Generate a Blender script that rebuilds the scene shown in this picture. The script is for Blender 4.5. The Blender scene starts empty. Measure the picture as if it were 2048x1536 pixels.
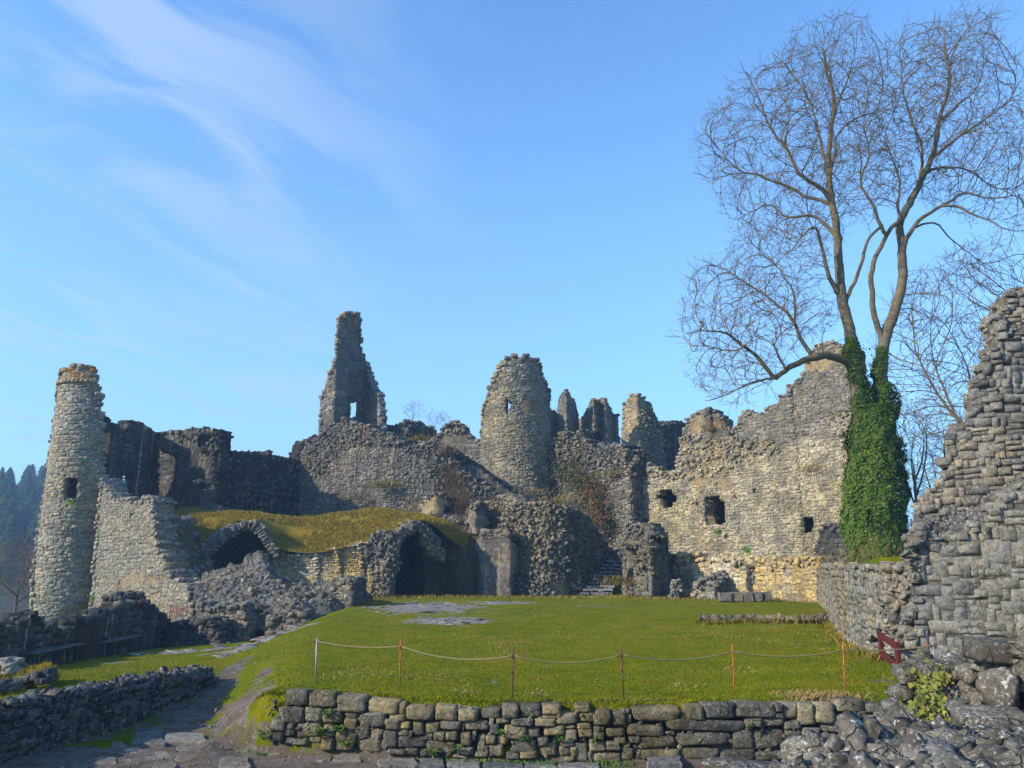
import bpy, bmesh, math, random
import numpy as np
from mathutils import Vector, Matrix, kdtree

random.seed(7)
RNG = np.random.default_rng(7)
R = math.radians
C = bpy.context.scene.collection
SC = bpy.context.scene

# ------------------------------------------------------------------ camera
EYE = 3.5
PITCH = R(13.0)
F = 1562.0
cam_d = bpy.data.cameras.new('camera')
cam_d.sensor_width = 36.0
cam_d.lens = 36.0 * F / 2048.0
cam_d.clip_start = 0.1
cam_d.clip_end = 3000.0
cam = bpy.data.objects.new('camera', cam_d)
C.objects.link(cam)
cam.location = (0, 0, EYE)
cam.rotation_euler = (R(90) + PITCH, 0, 0)
SC.camera = cam

# ------------------------------------------------------------------ light
SUN_AZ_LEFT = 64.0      # degrees to the left of straight behind the camera
SUN_EL = 27.0
a_ = R(SUN_AZ_LEFT); e_ = R(SUN_EL)
SUN_DIR = Vector((-math.sin(a_) * math.cos(e_), -math.cos(a_) * math.cos(e_), math.sin(e_)))
sun_d = bpy.data.lights.new('sun', 'SUN')
sun_d.energy = 5.0
sun_d.angle = R(0.55)
sun_d.color = (1.0, 0.87, 0.67)
sun = bpy.data.objects.new('sun', sun_d)
C.objects.link(sun)
sun.rotation_euler = (-SUN_DIR).to_track_quat('-Z', 'Y').to_euler()

w = bpy.data.worlds.new('World'); SC.world = w; w.use_nodes = True
nt = w.node_tree; nt.nodes.clear()
N = nt.nodes.new; L = nt.links.new
wout = N('ShaderNodeOutputWorld'); bg = N('ShaderNodeBackground')
sky = N('ShaderNodeTexSky'); sky.sky_type = 'NISHITA'; sky.sun_disc = False
sky.sun_elevation = R(SUN_EL)
sky.sun_rotation = math.atan2(SUN_DIR.x, SUN_DIR.y)
sky.altitude = 200; sky.air_density = 1.0; sky.dust_density = 0.6; sky.ozone_density = 3.0
hsv = N('ShaderNodeHueSaturation'); hsv.inputs['Saturation'].default_value = 1.0; hsv.inputs['Value'].default_value = 1.0
tintm = N('ShaderNodeMix'); tintm.data_type = 'RGBA'; tintm.blend_type = 'MULTIPLY'; tintm.inputs['Factor'].default_value = 1.0
tintm.inputs[7].default_value = (1.0, 1.42, 1.72, 1); L(sky.outputs[0], tintm.inputs[6]); L(tintm.outputs[2], hsv.inputs['Color'])
# thin cirrus, streaks in the upper left of the sky: direction -> plane at the cloud height
tc = N('ShaderNodeTexCoord')
sep = N('ShaderNodeSeparateXYZ'); L(tc.outputs['Generated'], sep.inputs[0])
def wm(op, a, b=None, c=None):
    n = N('ShaderNodeMath'); n.operation = op
    for i, v in enumerate((a, b, c)):
        if v is None: continue
        if isinstance(v, (int, float)): n.inputs[i].default_value = v
        else: L(v, n.inputs[i])
    return n.outputs[0]
zc = wm('MAXIMUM', sep.outputs[2], 0.03)
zz = wm('ADD', zc, 0.10)
cx = wm('DIVIDE', sep.outputs[0], zz); cy = wm('DIVIDE', sep.outputs[1], zz)
comb = N('ShaderNodeCombineXYZ'); L(cx, comb.inputs[0]); L(cy, comb.inputs[1])
mp = N('ShaderNodeMapping'); mp.vector_type = 'TEXTURE'; mp.inputs['Rotation'].default_value = (0, 0, R(62)); mp.inputs['Scale'].default_value = (0.85, 0.24, 1)
wn_ = N('ShaderNodeTexNoise'); wn_.inputs['Scale'].default_value = 1.1; wn_.inputs['Detail'].default_value = 2; L(comb.outputs[0], wn_.inputs['Vector'])
wv_ = N('ShaderNodeVectorMath'); wv_.operation = 'MULTIPLY_ADD'; L(wn_.outputs['Color'], wv_.inputs[0]); wv_.inputs[1].default_value = (0.75, 0.75, 0); L(comb.outputs[0], wv_.inputs[2])
L(wv_.outputs[0], mp.inputs[0])
n1 = N('ShaderNodeTexNoise'); n1.inputs['Scale'].default_value = 0.9; n1.inputs['Detail'].default_value = 5; n1.inputs['Roughness'].default_value = 0.55
n1.inputs['Distortion'].default_value = 0.9
L(mp.outputs[0], n1.inputs['Vector'])
n2 = N('ShaderNodeTexNoise'); n2.inputs['Scale'].default_value = 0.9; n2.inputs['Detail'].default_value = 2
L(comb.outputs[0], n2.inputs['Vector'])
r1 = N('ShaderNodeMapRange'); r1.interpolation_type = 'SMOOTHSTEP'; r1.inputs['From Min'].default_value = 0.40; r1.inputs['From Max'].default_value = 0.68
L(n1.outputs[0], r1.inputs['Value'])
r2 = N('ShaderNodeMapRange'); r2.interpolation_type = 'SMOOTHSTEP'; r2.inputs['From Min'].default_value = 0.22; r2.inputs['From Max'].default_value = 0.50
L(n2.outputs[0], r2.inputs['Value'])
# the cirrus bank covers the left (western) part of the sky
r3 = N('ShaderNodeMapRange'); r3.interpolation_type = 'SMOOTHSTEP'; r3.inputs['From Min'].default_value = 0.02; r3.inputs['From Max'].default_value = -0.38
L(sep.outputs[0], r3.inputs['Value'])
cm = wm('MULTIPLY', r1.outputs[0], wm('MULTIPLY', r2.outputs[0], wm('MULTIPLY', r3.outputs[0], 0.50)))
mixc = N('ShaderNodeMix'); mixc.data_type = 'RGBA'
L(cm, mixc.inputs['Factor']); L(hsv.outputs[0], mixc.inputs[6]); mixc.inputs[7].default_value = (3.2, 3.8, 4.7, 1)
# low haze: the sky pales towards the horizon
r4 = N('ShaderNodeMapRange'); r4.interpolation_type = 'SMOOTHSTEP'; r4.inputs['From Min'].default_value = 0.75; r4.inputs['From Max'].default_value = -0.05
L(sep.outputs[2], r4.inputs['Value'])
mixh = N('ShaderNodeMix'); mixh.data_type = 'RGBA'
L(wm('MULTIPLY', r4.outputs[0], 0.55), mixh.inputs['Factor']); L(mixc.outputs[2], mixh.inputs[6]); mixh.inputs[7].default_value = (1.85, 3.2, 4.7, 1)
L(mixh.outputs[2], bg.inputs['Color'])
bg.inputs['Strength'].default_value = 0.15
L(bg.outputs[0], wout.inputs['Surface'])

SC.view_settings.view_transform = 'Standard'
SC.view_settings.look = 'None'
SC.view_settings.exposure = 0.5
SC.view_settings.gamma = 1.0
SC.view_settings.use_curve_mapping = False
SC.render.film_transparent = False
SC.cycles.max_bounces = 5
SC.cycles.diffuse_bounces = 3
SC.cycles.volume_bounces = 0
SC.cycles.transparent_max_bounces = 4

# ------------------------------------------------------------------ pixel -> place
def ray(px, py):
    u = (px - 1024.0) / F; v = (768.0 - py) / F
    return (u, math.cos(PITCH) - v * math.sin(PITCH), math.sin(PITCH) + v * math.cos(PITCH))
def P(px, py, D):
    d = ray(px, py); t = D / d[1]
    return Vector((d[0] * t, D, EYE + d[2] * t))

# ------------------------------------------------------------------ numpy noise
def _hash(ix, iy, iz, seed):
    h = (ix * 374761393 + iy * 668265263 + iz * 2147483647 + seed * 974634777) & 0xffffffff
    h = ((h ^ (h >> 13)) * 1274126177) & 0xffffffff
    return ((h ^ (h >> 16)) & 0xffff) / 65535.0
def vnoise(p, scale=1.0, seed=0):
    q = np.asarray(p, float) * scale
    i = np.floor(q).astype(np.int64); f = q - i; f = f * f * (3 - 2 * f)
    x, y, z = i[..., 0], i[..., 1], i[..., 2]; fx, fy, fz = f[..., 0], f[..., 1], f[..., 2]
    def c(a, b, d): return _hash(x + a, y + b, z + d, seed)
    x00 = c(0,0,0) * (1-fx) + c(1,0,0) * fx; x10 = c(0,1,0) * (1-fx) + c(1,1,0) * fx
    x01 = c(0,0,1) * (1-fx) + c(1,0,1) * fx; x11 = c(0,1,1) * (1-fx) + c(1,1,1) * fx
    return ((x00 * (1-fy) + x10 * fy) * (1-fz) + (x01 * (1-fy) + x11 * fy) * fz) * 2 - 1
def fbm(p, scale=1.0, octv=4, seed=0):
    r = 0; a = 1.0; t = 0
    for k in range(octv):
        r = r + a * vnoise(p, scale * 2 ** k, seed + k * 17); t += a; a *= 0.5
    return r / t
def sstep(a, b, x):
    t = np.clip((x - a) / (b - a), 0, 1); return t * t * (3 - 2 * t)

# ------------------------------------------------------------------ objects
def props(o, label=None, cat=None, group=None, kind=None):
    if label: o['label'] = label
    if cat: o['category'] = cat
    if group: o['group'] = group
    if kind: o['kind'] = kind
    return o
def empty(name, loc=(0, 0, 0), rz=0.0):
    o = bpy.data.objects.new(name, None); C.objects.link(o)
    o.location = loc; o.rotation_euler = (0, 0, rz); o.empty_display_size = 0.3
    return o
def thing(name, label, cat, group=None, loc=(0, 0, 0), rz=0.0):
    return props(empty(name, loc, rz), label, cat, group)
def link(name, me, mat=None, parent=None, loc=None, kind=None):
    if mat is not None and not me.materials: me.materials.append(mat)
    o = bpy.data.objects.new(name, me); C.objects.link(o)
    if parent is not None: o.parent = parent
    if loc is not None: o.location = loc
    if kind: o['kind'] = kind
    return o
def mesh_np(name, V, Fc, smooth=False, attrs=None):
    """V (n,3); Fc list of arrays, each (m,k) for k-gons."""
    me = bpy.data.meshes.new(name)
    V = np.asarray(V, np.float32)
    if isinstance(Fc, np.ndarray): Fc = [Fc]
    Fc = [np.asarray(f, np.int32) for f in Fc if len(f)]
    me.vertices.add(len(V)); me.vertices.foreach_set('co', V.ravel())
    nl = sum(f.size for f in Fc); nf = sum(len(f) for f in Fc)
    me.loops.add(nl); me.loops.foreach_set('vertex_index', np.concatenate([f.ravel() for f in Fc]))
    me.polygons.add(nf)
    sizes = np.concatenate([np.full(len(f), f.shape[1], np.int32) for f in Fc])
    starts = np.concatenate([[0], np.cumsum(sizes)[:-1]]).astype(np.int32)
    me.polygons.foreach_set('loop_start', starts)
    me.update(calc_edges=True)
    if smooth: me.polygons.foreach_set('use_smooth', np.ones(nf, bool))
    for k, v in (attrs or {}).items():
        v = np.asarray(v, np.float32)
        if v.ndim == 1:
            at = me.attributes.new(k, 'FLOAT', 'POINT'); at.data.foreach_set('value', v)
        else:
            at = me.attributes.new(k, 'FLOAT_VECTOR', 'POINT'); at.data.foreach_set('vector', v.ravel())
    me.validate()
    return me
def from_bm(name, bm, smooth=False):
    me = bpy.data.meshes.new(name); bm.to_mesh(me); bm.free()
    if smooth: me.polygons.foreach_set('use_smooth', np.ones(len(me.polygons), bool))
    return me
def parent_at(t, children):
    pass

# ------------------------------------------------------------------ materials
class NT:
    def __init__(s, name):
        s.m = bpy.data.materials.new(name); s.m.use_nodes = True
        s.t = s.m.node_tree; s.t.nodes.clear()
        s.out = s.t.nodes.new('ShaderNodeOutputMaterial')
        s.b = s.t.nodes.new('ShaderNodeBsdfPrincipled')
        s.t.links.new(s.b.outputs[0], s.out.inputs[0])
        s.b.inputs['Roughness'].default_value = 0.9
        s.b.inputs['Specular IOR Level'].default_value = 0.05
        g = s.t.nodes.new('ShaderNodeNewGeometry'); s.pos = g.outputs['Position']; s.nrm = g.outputs['Normal']
    def n(s, typ, **kw):
        x = s.t.nodes.new(typ)
        for k, v in kw.items(): setattr(x, k, v)
        return x
    def put(s, sock, v):
        if hasattr(v, 'is_output'): s.t.links.new(v, sock)
        elif isinstance(v, (tuple, list)) and len(v) == 3 and sock.type == 'RGBA': sock.default_value = (*v, 1)
        else: sock.default_value = v
    def math(s, op, a, b=0.0, c=0.0, clamp=False):
        x = s.n('ShaderNodeMath', operation=op, use_clamp=clamp)
        s.put(x.inputs[0], a); s.put(x.inputs[1], b); s.put(x.inputs[2], c)
        return x.outputs[0]
    def noise(s, scale, detail=3, rough=0.55, vec=None, dist=0.0, stretch=None):
        v = s.pos if vec is None else vec
        if stretch:
            m = s.n('ShaderNodeMapping'); s.put(m.inputs[0], v); m.inputs['Scale'].default_value = stretch; v = m.outputs[0]
        x = s.n('ShaderNodeTexNoise'); s.put(x.inputs['Vector'], v)
        x.inputs['Scale'].default_value = scale; x.inputs['Detail'].default_value = detail
        x.inputs['Roughness'].default_value = rough; x.inputs['Distortion'].default_value = dist
        return x.outputs['Fac']
    def vor(s, scale, feature='F1', out='Distance', vec=None, rnd=1.0):
        x = s.n('ShaderNodeTexVoronoi', feature=feature); s.put(x.inputs['Vector'], s.pos if vec is None else vec)
        x.inputs['Scale'].default_value = scale; x.inputs['Randomness'].default_value = rnd
        return x.outputs[out]
    def warp(s, v, scale, amt):
        x = s.n('ShaderNodeTexNoise'); s.put(x.inputs['Vector'], v); x.inputs['Scale'].default_value = scale
        y = s.n('ShaderNodeVectorMath', operation='MULTIPLY_ADD'); s.put(y.inputs[0], x.outputs['Color']); y.inputs[1].default_value = (amt,) * 3; s.put(y.inputs[2], v)
        return y.outputs[0]
    def step(s, v, a, b):
        x = s.n('ShaderNodeMapRange', interpolation_type='SMOOTHSTEP')
        s.put(x.inputs['Value'], v); x.inputs['From Min'].default_value = a; x.inputs['From Max'].default_value = b
        return x.outputs[0]
    def mix(s, f, a, b, mode='MIX'):
        x = s.n('ShaderNodeMix', data_type='RGBA', blend_type=mode)
        s.put(x.inputs['Factor'], f); s.put(x.inputs[6], a); s.put(x.inputs[7], b)
        return x.outputs[2]
    def sepz(s, v=None):
        x = s.n('ShaderNodeSeparateXYZ'); s.put(x.inputs[0], s.pos if v is None else v); return x.outputs
    def attr(s, name):
        return s.n('ShaderNodeAttribute', attribute_name=name)
    def bump(s, h, strength=0.5, dist=0.05, prev=None):
        x = s.n('ShaderNodeBump'); s.put(x.inputs['Height'], h)
        x.inputs['Strength'].default_value = strength; x.inputs['Distance'].default_value = dist
        if prev is not None: s.put(x.inputs['Normal'], prev)
        return x.outputs[0]
    def done(s, col, nrm=None, rough=None):
        s.put(s.b.inputs['Base Color'], col)
        if nrm is not None: s.put(s.b.inputs['Normal'], nrm)
        if rough is not None: s.put(s.b.inputs['Roughness'], rough)
        return s.m

def stone_mat(name, a, b, warm=(0.42, 0.31, 0.13), warm_amt=0.5, dark=(0.045, 0.045, 0.05), dark_amt=0.5,
              white_amt=0.3, lichen_z=None, top=None, moss=0.0, streak=0.0, fine=6.0, seed=0.0, bumpd=0.05, val=1.0, near=False):
    s = NT(name)
    oi = s.n('ShaderNodeObjectInfo').outputs['Random']
    tint = s.math('FRACT', s.math('ADD', s.attr('tint').outputs['Fac'], oi))
    off = s.n('ShaderNodeVectorMath', operation='ADD'); s.put(off.inputs[0], s.pos); off.inputs[1].default_value = (seed, seed * 1.7, seed * 0.6)
    v = off.outputs[0]
    big = s.noise(0.22, 3, 0.6, vec=v)
    mid = s.noise(0.9, 4, 0.65, vec=v)
    fin = s.noise(fine, 5, 0.7, vec=v)
    col = s.mix(tint, a, b)
    t2 = s.math('FRACT', s.math('MULTIPLY', tint, 7.31))
    # warm weathering: patches and single stones
    wa = s.math('MULTIPLY', s.step(s.math('ADD', big, s.math('MULTIPLY', t2, 0.16)), 0.60 - warm_amt * 0.22, 0.72 - warm_amt * 0.1), min(1.0, warm_amt * 1.3))
    col = s.mix(wa, col, warm)
    if top:
        zt0, zt1, tcol = top
        ft = s.step(s.math('ADD', s.sepz()[2], s.math('MULTIPLY', s.math('SUBTRACT', big, 0.5), 7.0)), zt0, zt1)
        col = s.mix(s.math('MULTIPLY', ft, 0.85), col, tcol)
    # soot and black algae
    da = s.math('MULTIPLY', s.step(s.math('ADD', mid, s.math('MULTIPLY', t2, 0.10)), 0.62 - dark_amt * 0.2, 0.78 - dark_amt * 0.2), dark_amt)
    col = s.mix(da, col, dark)
    if streak:
        st = s.noise(1.0, 4, 0.6, vec=v, stretch=(1.6, 1.6, 0.12))
        col = s.mix(s.math('MULTIPLY', s.step(st, 0.50, 0.66), streak), col, dark)
        st2 = s.noise(1.0, 3, 0.6, vec=off.outputs[0], stretch=(2.7, 2.7, 0.10))
        col = s.mix(s.math('MULTIPLY', s.step(st2, 0.57, 0.70), streak * 0.9), col, (0.62, 0.58, 0.50))
    # per stone value
    vv = s.math('ADD', s.math('MULTIPLY', t2, 0.55), 0.72)
    col = s.mix(1.0, col, vv, 'MULTIPLY')
    # grain
    gr = s.math('MAXIMUM', s.math('ADD', s.math('MULTIPLY', fin, 2.7), -0.36), 0.2)
    col = s.mix(1.0, col, gr, 'MULTIPLY')
    # white crust lichen
    wn = s.noise(fine * 1.1, 3, 0.6, vec=v)
    wl = s.math('MULTIPLY', s.step(wn, 0.66 - 0.07 * white_amt, 0.72), s.math('MULTIPLY', s.step(mid, 0.35, 0.6), white_amt))
    col = s.mix(wl, col, (0.55, 0.55, 0.52))
    if moss:
        mo = s.math('MULTIPLY', s.step(s.noise(1.7, 4, 0.65, vec=v), 0.60 - moss * 0.12, 0.70), min(1.0, moss))
        col = s.mix(mo, col, (0.10, 0.095, 0.018))
    if lichen_z is not None:
        z0, z1 = lichen_z
        zz_ = s.sepz()[2]
        li = s.math('MULTIPLY', s.step(zz_, z0, z1), s.step(s.noise(1.6, 3, 0.6, vec=v), 0.40, 0.56))
        col = s.mix(s.math('MULTIPLY', li, 0.85), col, (0.36, 0.17, 0.03))
    hx = None
    if near:
        cr = s.vor(4.5, 'DISTANCE_TO_EDGE', 'Distance', vec=s.warp(v, 2.5, 0.25))
        crk = s.math('MULTIPLY', s.math('SUBTRACT', 1.0, s.step(cr, 0.0, 0.035)), s.step(s.noise(1.6, 2, 0.5, vec=v), 0.48, 0.60))
        col = s.mix(s.math('MULTIPLY', crk, 0.75), col, (0.02, 0.02, 0.018))
        sp = s.noise(48, 3, 0.75, vec=v); col = s.mix(s.math('MULTIPLY', s.step(sp, 0.53, 0.62), 0.55), col, (0.025, 0.025, 0.025))
        sp2 = s.noise(30, 4, 0.8, vec=v); m2 = s.noise(2.6, 3, 0.6, vec=v)
        col = s.mix(s.math('MULTIPLY', s.math('MULTIPLY', s.step(sp2, 0.52, 0.60), s.step(m2, 0.42, 0.58)), 0.55 + 0.2 * min(1, white_amt)), col, (0.42, 0.42, 0.39))
        hx = s.math('ADD', s.math('MULTIPLY', sp, -0.35), s.math('MULTIPLY', crk, -0.5))
    val = val * 0.84
    if val != 1.0:
        col = s.mix(1.0, col, (val, val, val), 'MULTIPLY')
    h = s.math('ADD', fin, s.math('MULTIPLY', mid, 0.6))
    if hx is not None: h = s.math('ADD', h, hx)
    nr = s.bump(h, 1.0, bumpd * (2.2 if near else 1.5))
    return s.done(col, nr, 0.92)

# ------------------------------------------------------------------ stone templates (unit size)
def make_block(seed, jag=0.07, soft=0.1):
    """dressed or roughly squared stone: eight-cornered rings, face slightly pillowed"""
    rg = np.random.default_rng(seed)
    c = soft
    base = np.array([(-.5+c,-.5),(.5-c,-.5),(.5,-.5+c),(.5,.5-c),(.5-c,.5),(-.5+c,.5),(-.5,.5-c),(-.5,-.5+c)])
    base = base + rg.uniform(-jag, jag, base.shape) * 0.8
    V = []
    for y, k in ((-.5, 0.97), (.45, 1.0), (.5, 0.965)):
        j = rg.uniform(-jag, jag, (8, 2)) * (0.0 if y < 0 else 0.5)
        r = base * k + j
        yy = np.full(8, y) + (rg.uniform(-jag, jag, 8) * .6 if y > 0 else 0)
        V.append(np.stack([r[:, 0], yy, r[:, 1]], 1))
    V = np.concatenate(V); V = np.vstack([V, [[rg.uniform(-.2, .2), .5 + rg.uniform(0, jag * 1.6), rg.uniform(-.2, .2)]]])
    q = []; t = []
    for k in (0, 8):
        for i in range(8):
            j = (i + 1) % 8; q.append((k + i, k + j, k + 8 + j, k + 8 + i))
    for i in range(8): t.append((16 + i, 16 + (i + 1) % 8, 24))
    return V, np.array(q), np.array(t)
def make_rock(seed, n=13):
    rg = np.random.default_rng(seed)
    bm = bmesh.new()
    for k in range(n):
        v = rg.normal(size=3); v /= np.linalg.norm(v); v *= rg.uniform(.42, .58)
        v *= (1.0, 0.95, 0.8); bm.verts.new(v)
    r = bmesh.ops.convex_hull(bm, input=bm.verts)
    bmesh.ops.delete(bm, geom=[v for v in bm.verts if not v.link_faces], context='VERTS')
    bmesh.ops.triangulate(bm, faces=bm.faces)
    bmesh.ops.recalc_face_normals(bm, faces=bm.faces)
    bm.verts.ensure_lookup_table(); bm.verts.index_update()
    V = np.array([v.co[:] for v in bm.verts]); T = np.array([[v.index for v in f.verts] for f in bm.faces]); bm.free()
    return V, np.zeros((0, 4), int), T
def make_big(seed, jag=0.035):
    """near stone: rounded block with chipped, uneven surface (about 180 triangles)"""
    rg = np.random.default_rng(seed)
    bm = bmesh.new(); bmesh.ops.create_cube(bm, size=1.0)
    bmesh.ops.subdivide_edges(bm, edges=bm.edges[:], cuts=4, use_grid_fill=True)
    off = rg.uniform(0, 100, 3)
    corner = rg.uniform(0.88, 1.06, 8)
    for v in bm.verts:
        p = np.array(v.co[:]) * 2
        ci = (p[0] > 0) * 1 + (p[1] > 0) * 2 + (p[2] > 0) * 4
        pw = 13.0; n = (np.abs(p) ** pw).sum() ** (1 / pw)
        q = p / n
        e = np.sort(np.abs(q))
        q = q * (1 + 0.06 * vnoise(q[None] * 0.9 + off, 1.0, seed)[0] + jag * vnoise(q[None] * 2.1 + off, 1.0, seed + 5)[0] + 0.02 * vnoise(q[None] * 5.1 + off, 1.0, seed + 6)[0])
        q *= 1 - (1 - corner[ci]) * (e[1] ** 2)
        v.co = q / 2
    bmesh.ops.triangulate(bm, faces=[f for f in bm.faces if len(f.verts) > 4])
    bm.verts.ensure_lookup_table(); bm.verts.index_update()
    V = np.array([v.co[:] for v in bm.verts])
    Q = np.array([[v.index for v in f.verts] for f in bm.faces if len(f.verts) == 4]).reshape(-1, 4)
    T = np.array([[v.index for v in f.verts] for f in bm.faces if len(f.verts) == 3]).reshape(-1, 3); bm.free()
    return V, Q.astype(int), T.astype(int)
def make_crag(seed, n=17):
    rg = np.random.default_rng(seed); bm = bmesh.new()
    for k in range(n):
        v = rg.uniform(-1, 1, 3); v /= (np.abs(v) ** 4).sum() ** (1 / 4); v *= rg.uniform(.42, .54); bm.verts.new(v)
    bmesh.ops.convex_hull(bm, input=bm.verts)
    bmesh.ops.delete(bm, geom=[v for v in bm.verts if not v.link_faces], context='VERTS')
    bmesh.ops.triangulate(bm, faces=bm.faces); bmesh.ops.subdivide_edges(bm, edges=bm.edges[:], cuts=1, use_grid_fill=True)
    bmesh.ops.triangulate(bm, faces=bm.faces); bmesh.ops.recalc_face_normals(bm, faces=bm.faces); off = rg.uniform(0, 50, 3)
    P0 = np.array([v.co[:] for v in bm.verts]); d = 1 + 0.07 * vnoise(P0 * 3 + off, 1, seed) + 0.05 * vnoise(P0 * 8 + off, 1, seed + 1)
    for v, k in zip(bm.verts, d): v.co = v.co * k
    bm.verts.ensure_lookup_table(); bm.verts.index_update()
    V = np.array([v.co[:] for v in bm.verts]); T = np.array([[v.index for v in f.verts] for f in bm.faces]); bm.free()
    return V, np.zeros((0, 4), int), T
TPL = {}
TPL['crag'] = [make_crag(500 + k) for k in range(14)]
TPL['block'] = [make_block(100 + k) for k in range(14)]
TPL['smooth'] = [make_block(200 + k, 0.035, 0.06) for k in range(10)]
TPL['rock'] = [make_rock(300 + k) for k in range(16)]
TPL['big'] = [make_big(400 + k) for k in range(12)]
_mesh_cache = {}
def tpl_mesh(kind, k, mat):
    key = (kind, k, mat.name)
    if key not in _mesh_cache:
        V, Q, T = TPL[kind][k]
        me = mesh_np('stone_mesh', V, [Q, T], smooth=False)
        me.materials.append(mat); _mesh_cache[key] = me
    return _mesh_cache[key]
def finish_stones(parent, recs, mat, name='stone', limit=300, rest='small_stones', thr=0.0, rec_mats=None):
    """recs: (kind, k, M(3x4), size). The largest become parts, the rest one stuff part."""
    if not recs: return
    recs = sorted(recs, key=lambda r: -r[3])
    big = [r for r in recs[:limit] if r[3] >= thr]; small = recs[len(big):]
    for kind, k, M, sz in big:
        o = bpy.data.objects.new(name, tpl_mesh(kind, k, mat))
        o.parent = parent
        m = Matrix([list(M[0]), list(M[1]), list(M[2]), [0, 0, 0, 1]])
        o.matrix_local = m
        C.objects.link(o)
    if small:
        Vs = []; Qs = []; Ts = []; tint = []; nv = 0
        for kind, k, M, sz in small:
            V, Q, T = TPL[kind][k]
            Vs.append(V @ M[:, :3].T + M[:, 3])
            if len(Q): Qs.append(Q + nv)
            if len(T): Ts.append(T + nv)
            tint.append(np.full(len(V), random.random() * 0.98 + 0.01)); nv += len(V)
        me = mesh_np(rest, np.concatenate(Vs), ([np.concatenate(Qs)] if Qs else []) + ([np.concatenate(Ts)] if Ts else []),
                     attrs={'tint': np.concatenate(tint)})
        link(rest, me, mat, parent, kind='stuff')
def rec(kind, center, t, n, up, dims, tilt=0.0, rand=False):
    k = random.randrange(len(TPL[kind]))
    t = np.asarray(t, float); n = np.asarray(n, float); up = np.asarray(up, float)
    if rand:
        q = np.linalg.qr(np.random.default_rng(random.randrange(1 << 30)).normal(size=(3, 3)))[0]
        if np.linalg.det(q) < 0: q[:, 0] *= -1
        t, n, up = q[:, 0], q[:, 1], q[:, 2]
    elif tilt:
        a, b, c = (random.gauss(0, tilt) for _ in range(3))
        t2 = t + up * a + n * b; n2 = n - t * b + up * c; 
        t = t2 / np.linalg.norm(t2); n = n2 - t * (n2 @ t); n /= np.linalg.norm(n); up = np.cross(t, n)
        if up[2] < 0: up = -up
    M = np.zeros((3, 4)); M[:, 0] = t * dims[0]; M[:, 1] = n * dims[1]; M[:, 2] = up * dims[2]; M[:, 3] = center
    return (kind, k, M, dims[0] * dims[2])

# ------------------------------------------------------------------ plans
class Plan:
    def __init__(s, pts, cyl=None, prof=None):
        s.cyl = cyl; s.prof = prof
        if cyl:
            cx_, cy_, rad = cyl[:3]; a0, a1 = (cyl[3:5] if len(cyl) > 3 else (-105, 105))
            base = math.atan2(-cy_, -cx_)        # towards the camera
            pts = []
            for k in range(41):
                th = R(a0 + (a1 - a0) * k / 40)
                pts.append((cx_ + rad * math.cos(base + th), cy_ + rad * math.sin(base + th)))
        s.p = np.array(pts, float)
        d = np.diff(s.p, axis=0); s.l = np.hypot(d[:, 0], d[:, 1]); s.cum = np.concatenate([[0], np.cumsum(s.l)])
        s.d = d / s.l[:, None]; s.n = np.stack([s.d[:, 1], -s.d[:, 0]], 1)
        s.total = s.cum[-1]
    def seg(s, q):
        return int(np.clip(np.searchsorted(s.cum, q, side='right') - 1, 0, len(s.l) - 1))
    def at(s, q, z):
        i = s.seg(q); p = s.p[i] + s.d[i] * (q - s.cum[i])
        # smooth normal near corners
        n = s.n[i]; r = min(0.45, s.l[i] * 0.5)
        a = q - s.cum[i]; b = s.cum[i + 1] - q
        if i > 0 and 0 <= a < r: n = n * (0.5 + 0.5 * a / r) + s.n[i - 1] * (0.5 - 0.5 * a / r)
        if i < len(s.l) - 1 and 0 <= b < r: n = n * (0.5 + 0.5 * b / r) + s.n[i + 1] * (0.5 - 0.5 * b / r)
        n = n / np.hypot(*n)
        o = s.prof(q, z) if s.prof else 0.0
        return np.array([p[0] + n[0] * o, p[1] + n[1] * o, z]), np.array([n[0], n[1], 0.0]), np.array([s.d[i][0], s.d[i][1], 0.0])
    def hit(s, px, py):
        dx, dy, dz = ray(px, py); best = None; miss = None
        for i in range(len(s.l)):
            ax, ay = s.p[i]; ex, ey = s.d[i]
            det = dx * (-ey) + dy * ex
            if abs(det) < 1e-9: continue
            t = (ax * (-ey) + ay * ex) / det
            u = (t * dx - ax) * ex + (t * dy - ay) * ey
            if t <= 0: continue
            if -1e-6 <= u <= s.l[i] + 1e-6:
                if best is None or t < best[0]: best = (t, s.cum[i] + u)
            elif not s.cyl:
                if i == 0 and -6 < u < 0 and (miss is None or -u < miss[0]): miss = (-u, t, u)
                if i == len(s.l) - 1 and u > s.l[i] and u < s.l[i] + 6:
                    c_ = (u - s.l[i], t, s.cum[i] + u)
                    if miss is None or c_[0] < miss[0]: miss = c_
        if best is None and s.cyl:
            cx_, cy_, rad = s.cyl[:3]; t = cy_ / dy
            side = (t * dx - cx_)
            return (0.0 if side < 0 else s.total), EYE + dz * t * 1.0
        if best is None:
            if miss is None: raise ValueError('no hit %s %s' % (px, py))
            return miss[2], EYE + dz * miss[1]
        return best[1], EYE + dz * best[0]
def in_poly(x, y, poly):
    ins = False; n = len(poly); j = n - 1
    for i in range(n):
        xi, yi = poly[i]; xj, yj = poly[j]
        if (yi > y) != (yj > y) and x < (xj - xi) * (y - yi) / (yj - yi) + xi: ins = not ins
        j = i
    return ins

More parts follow.
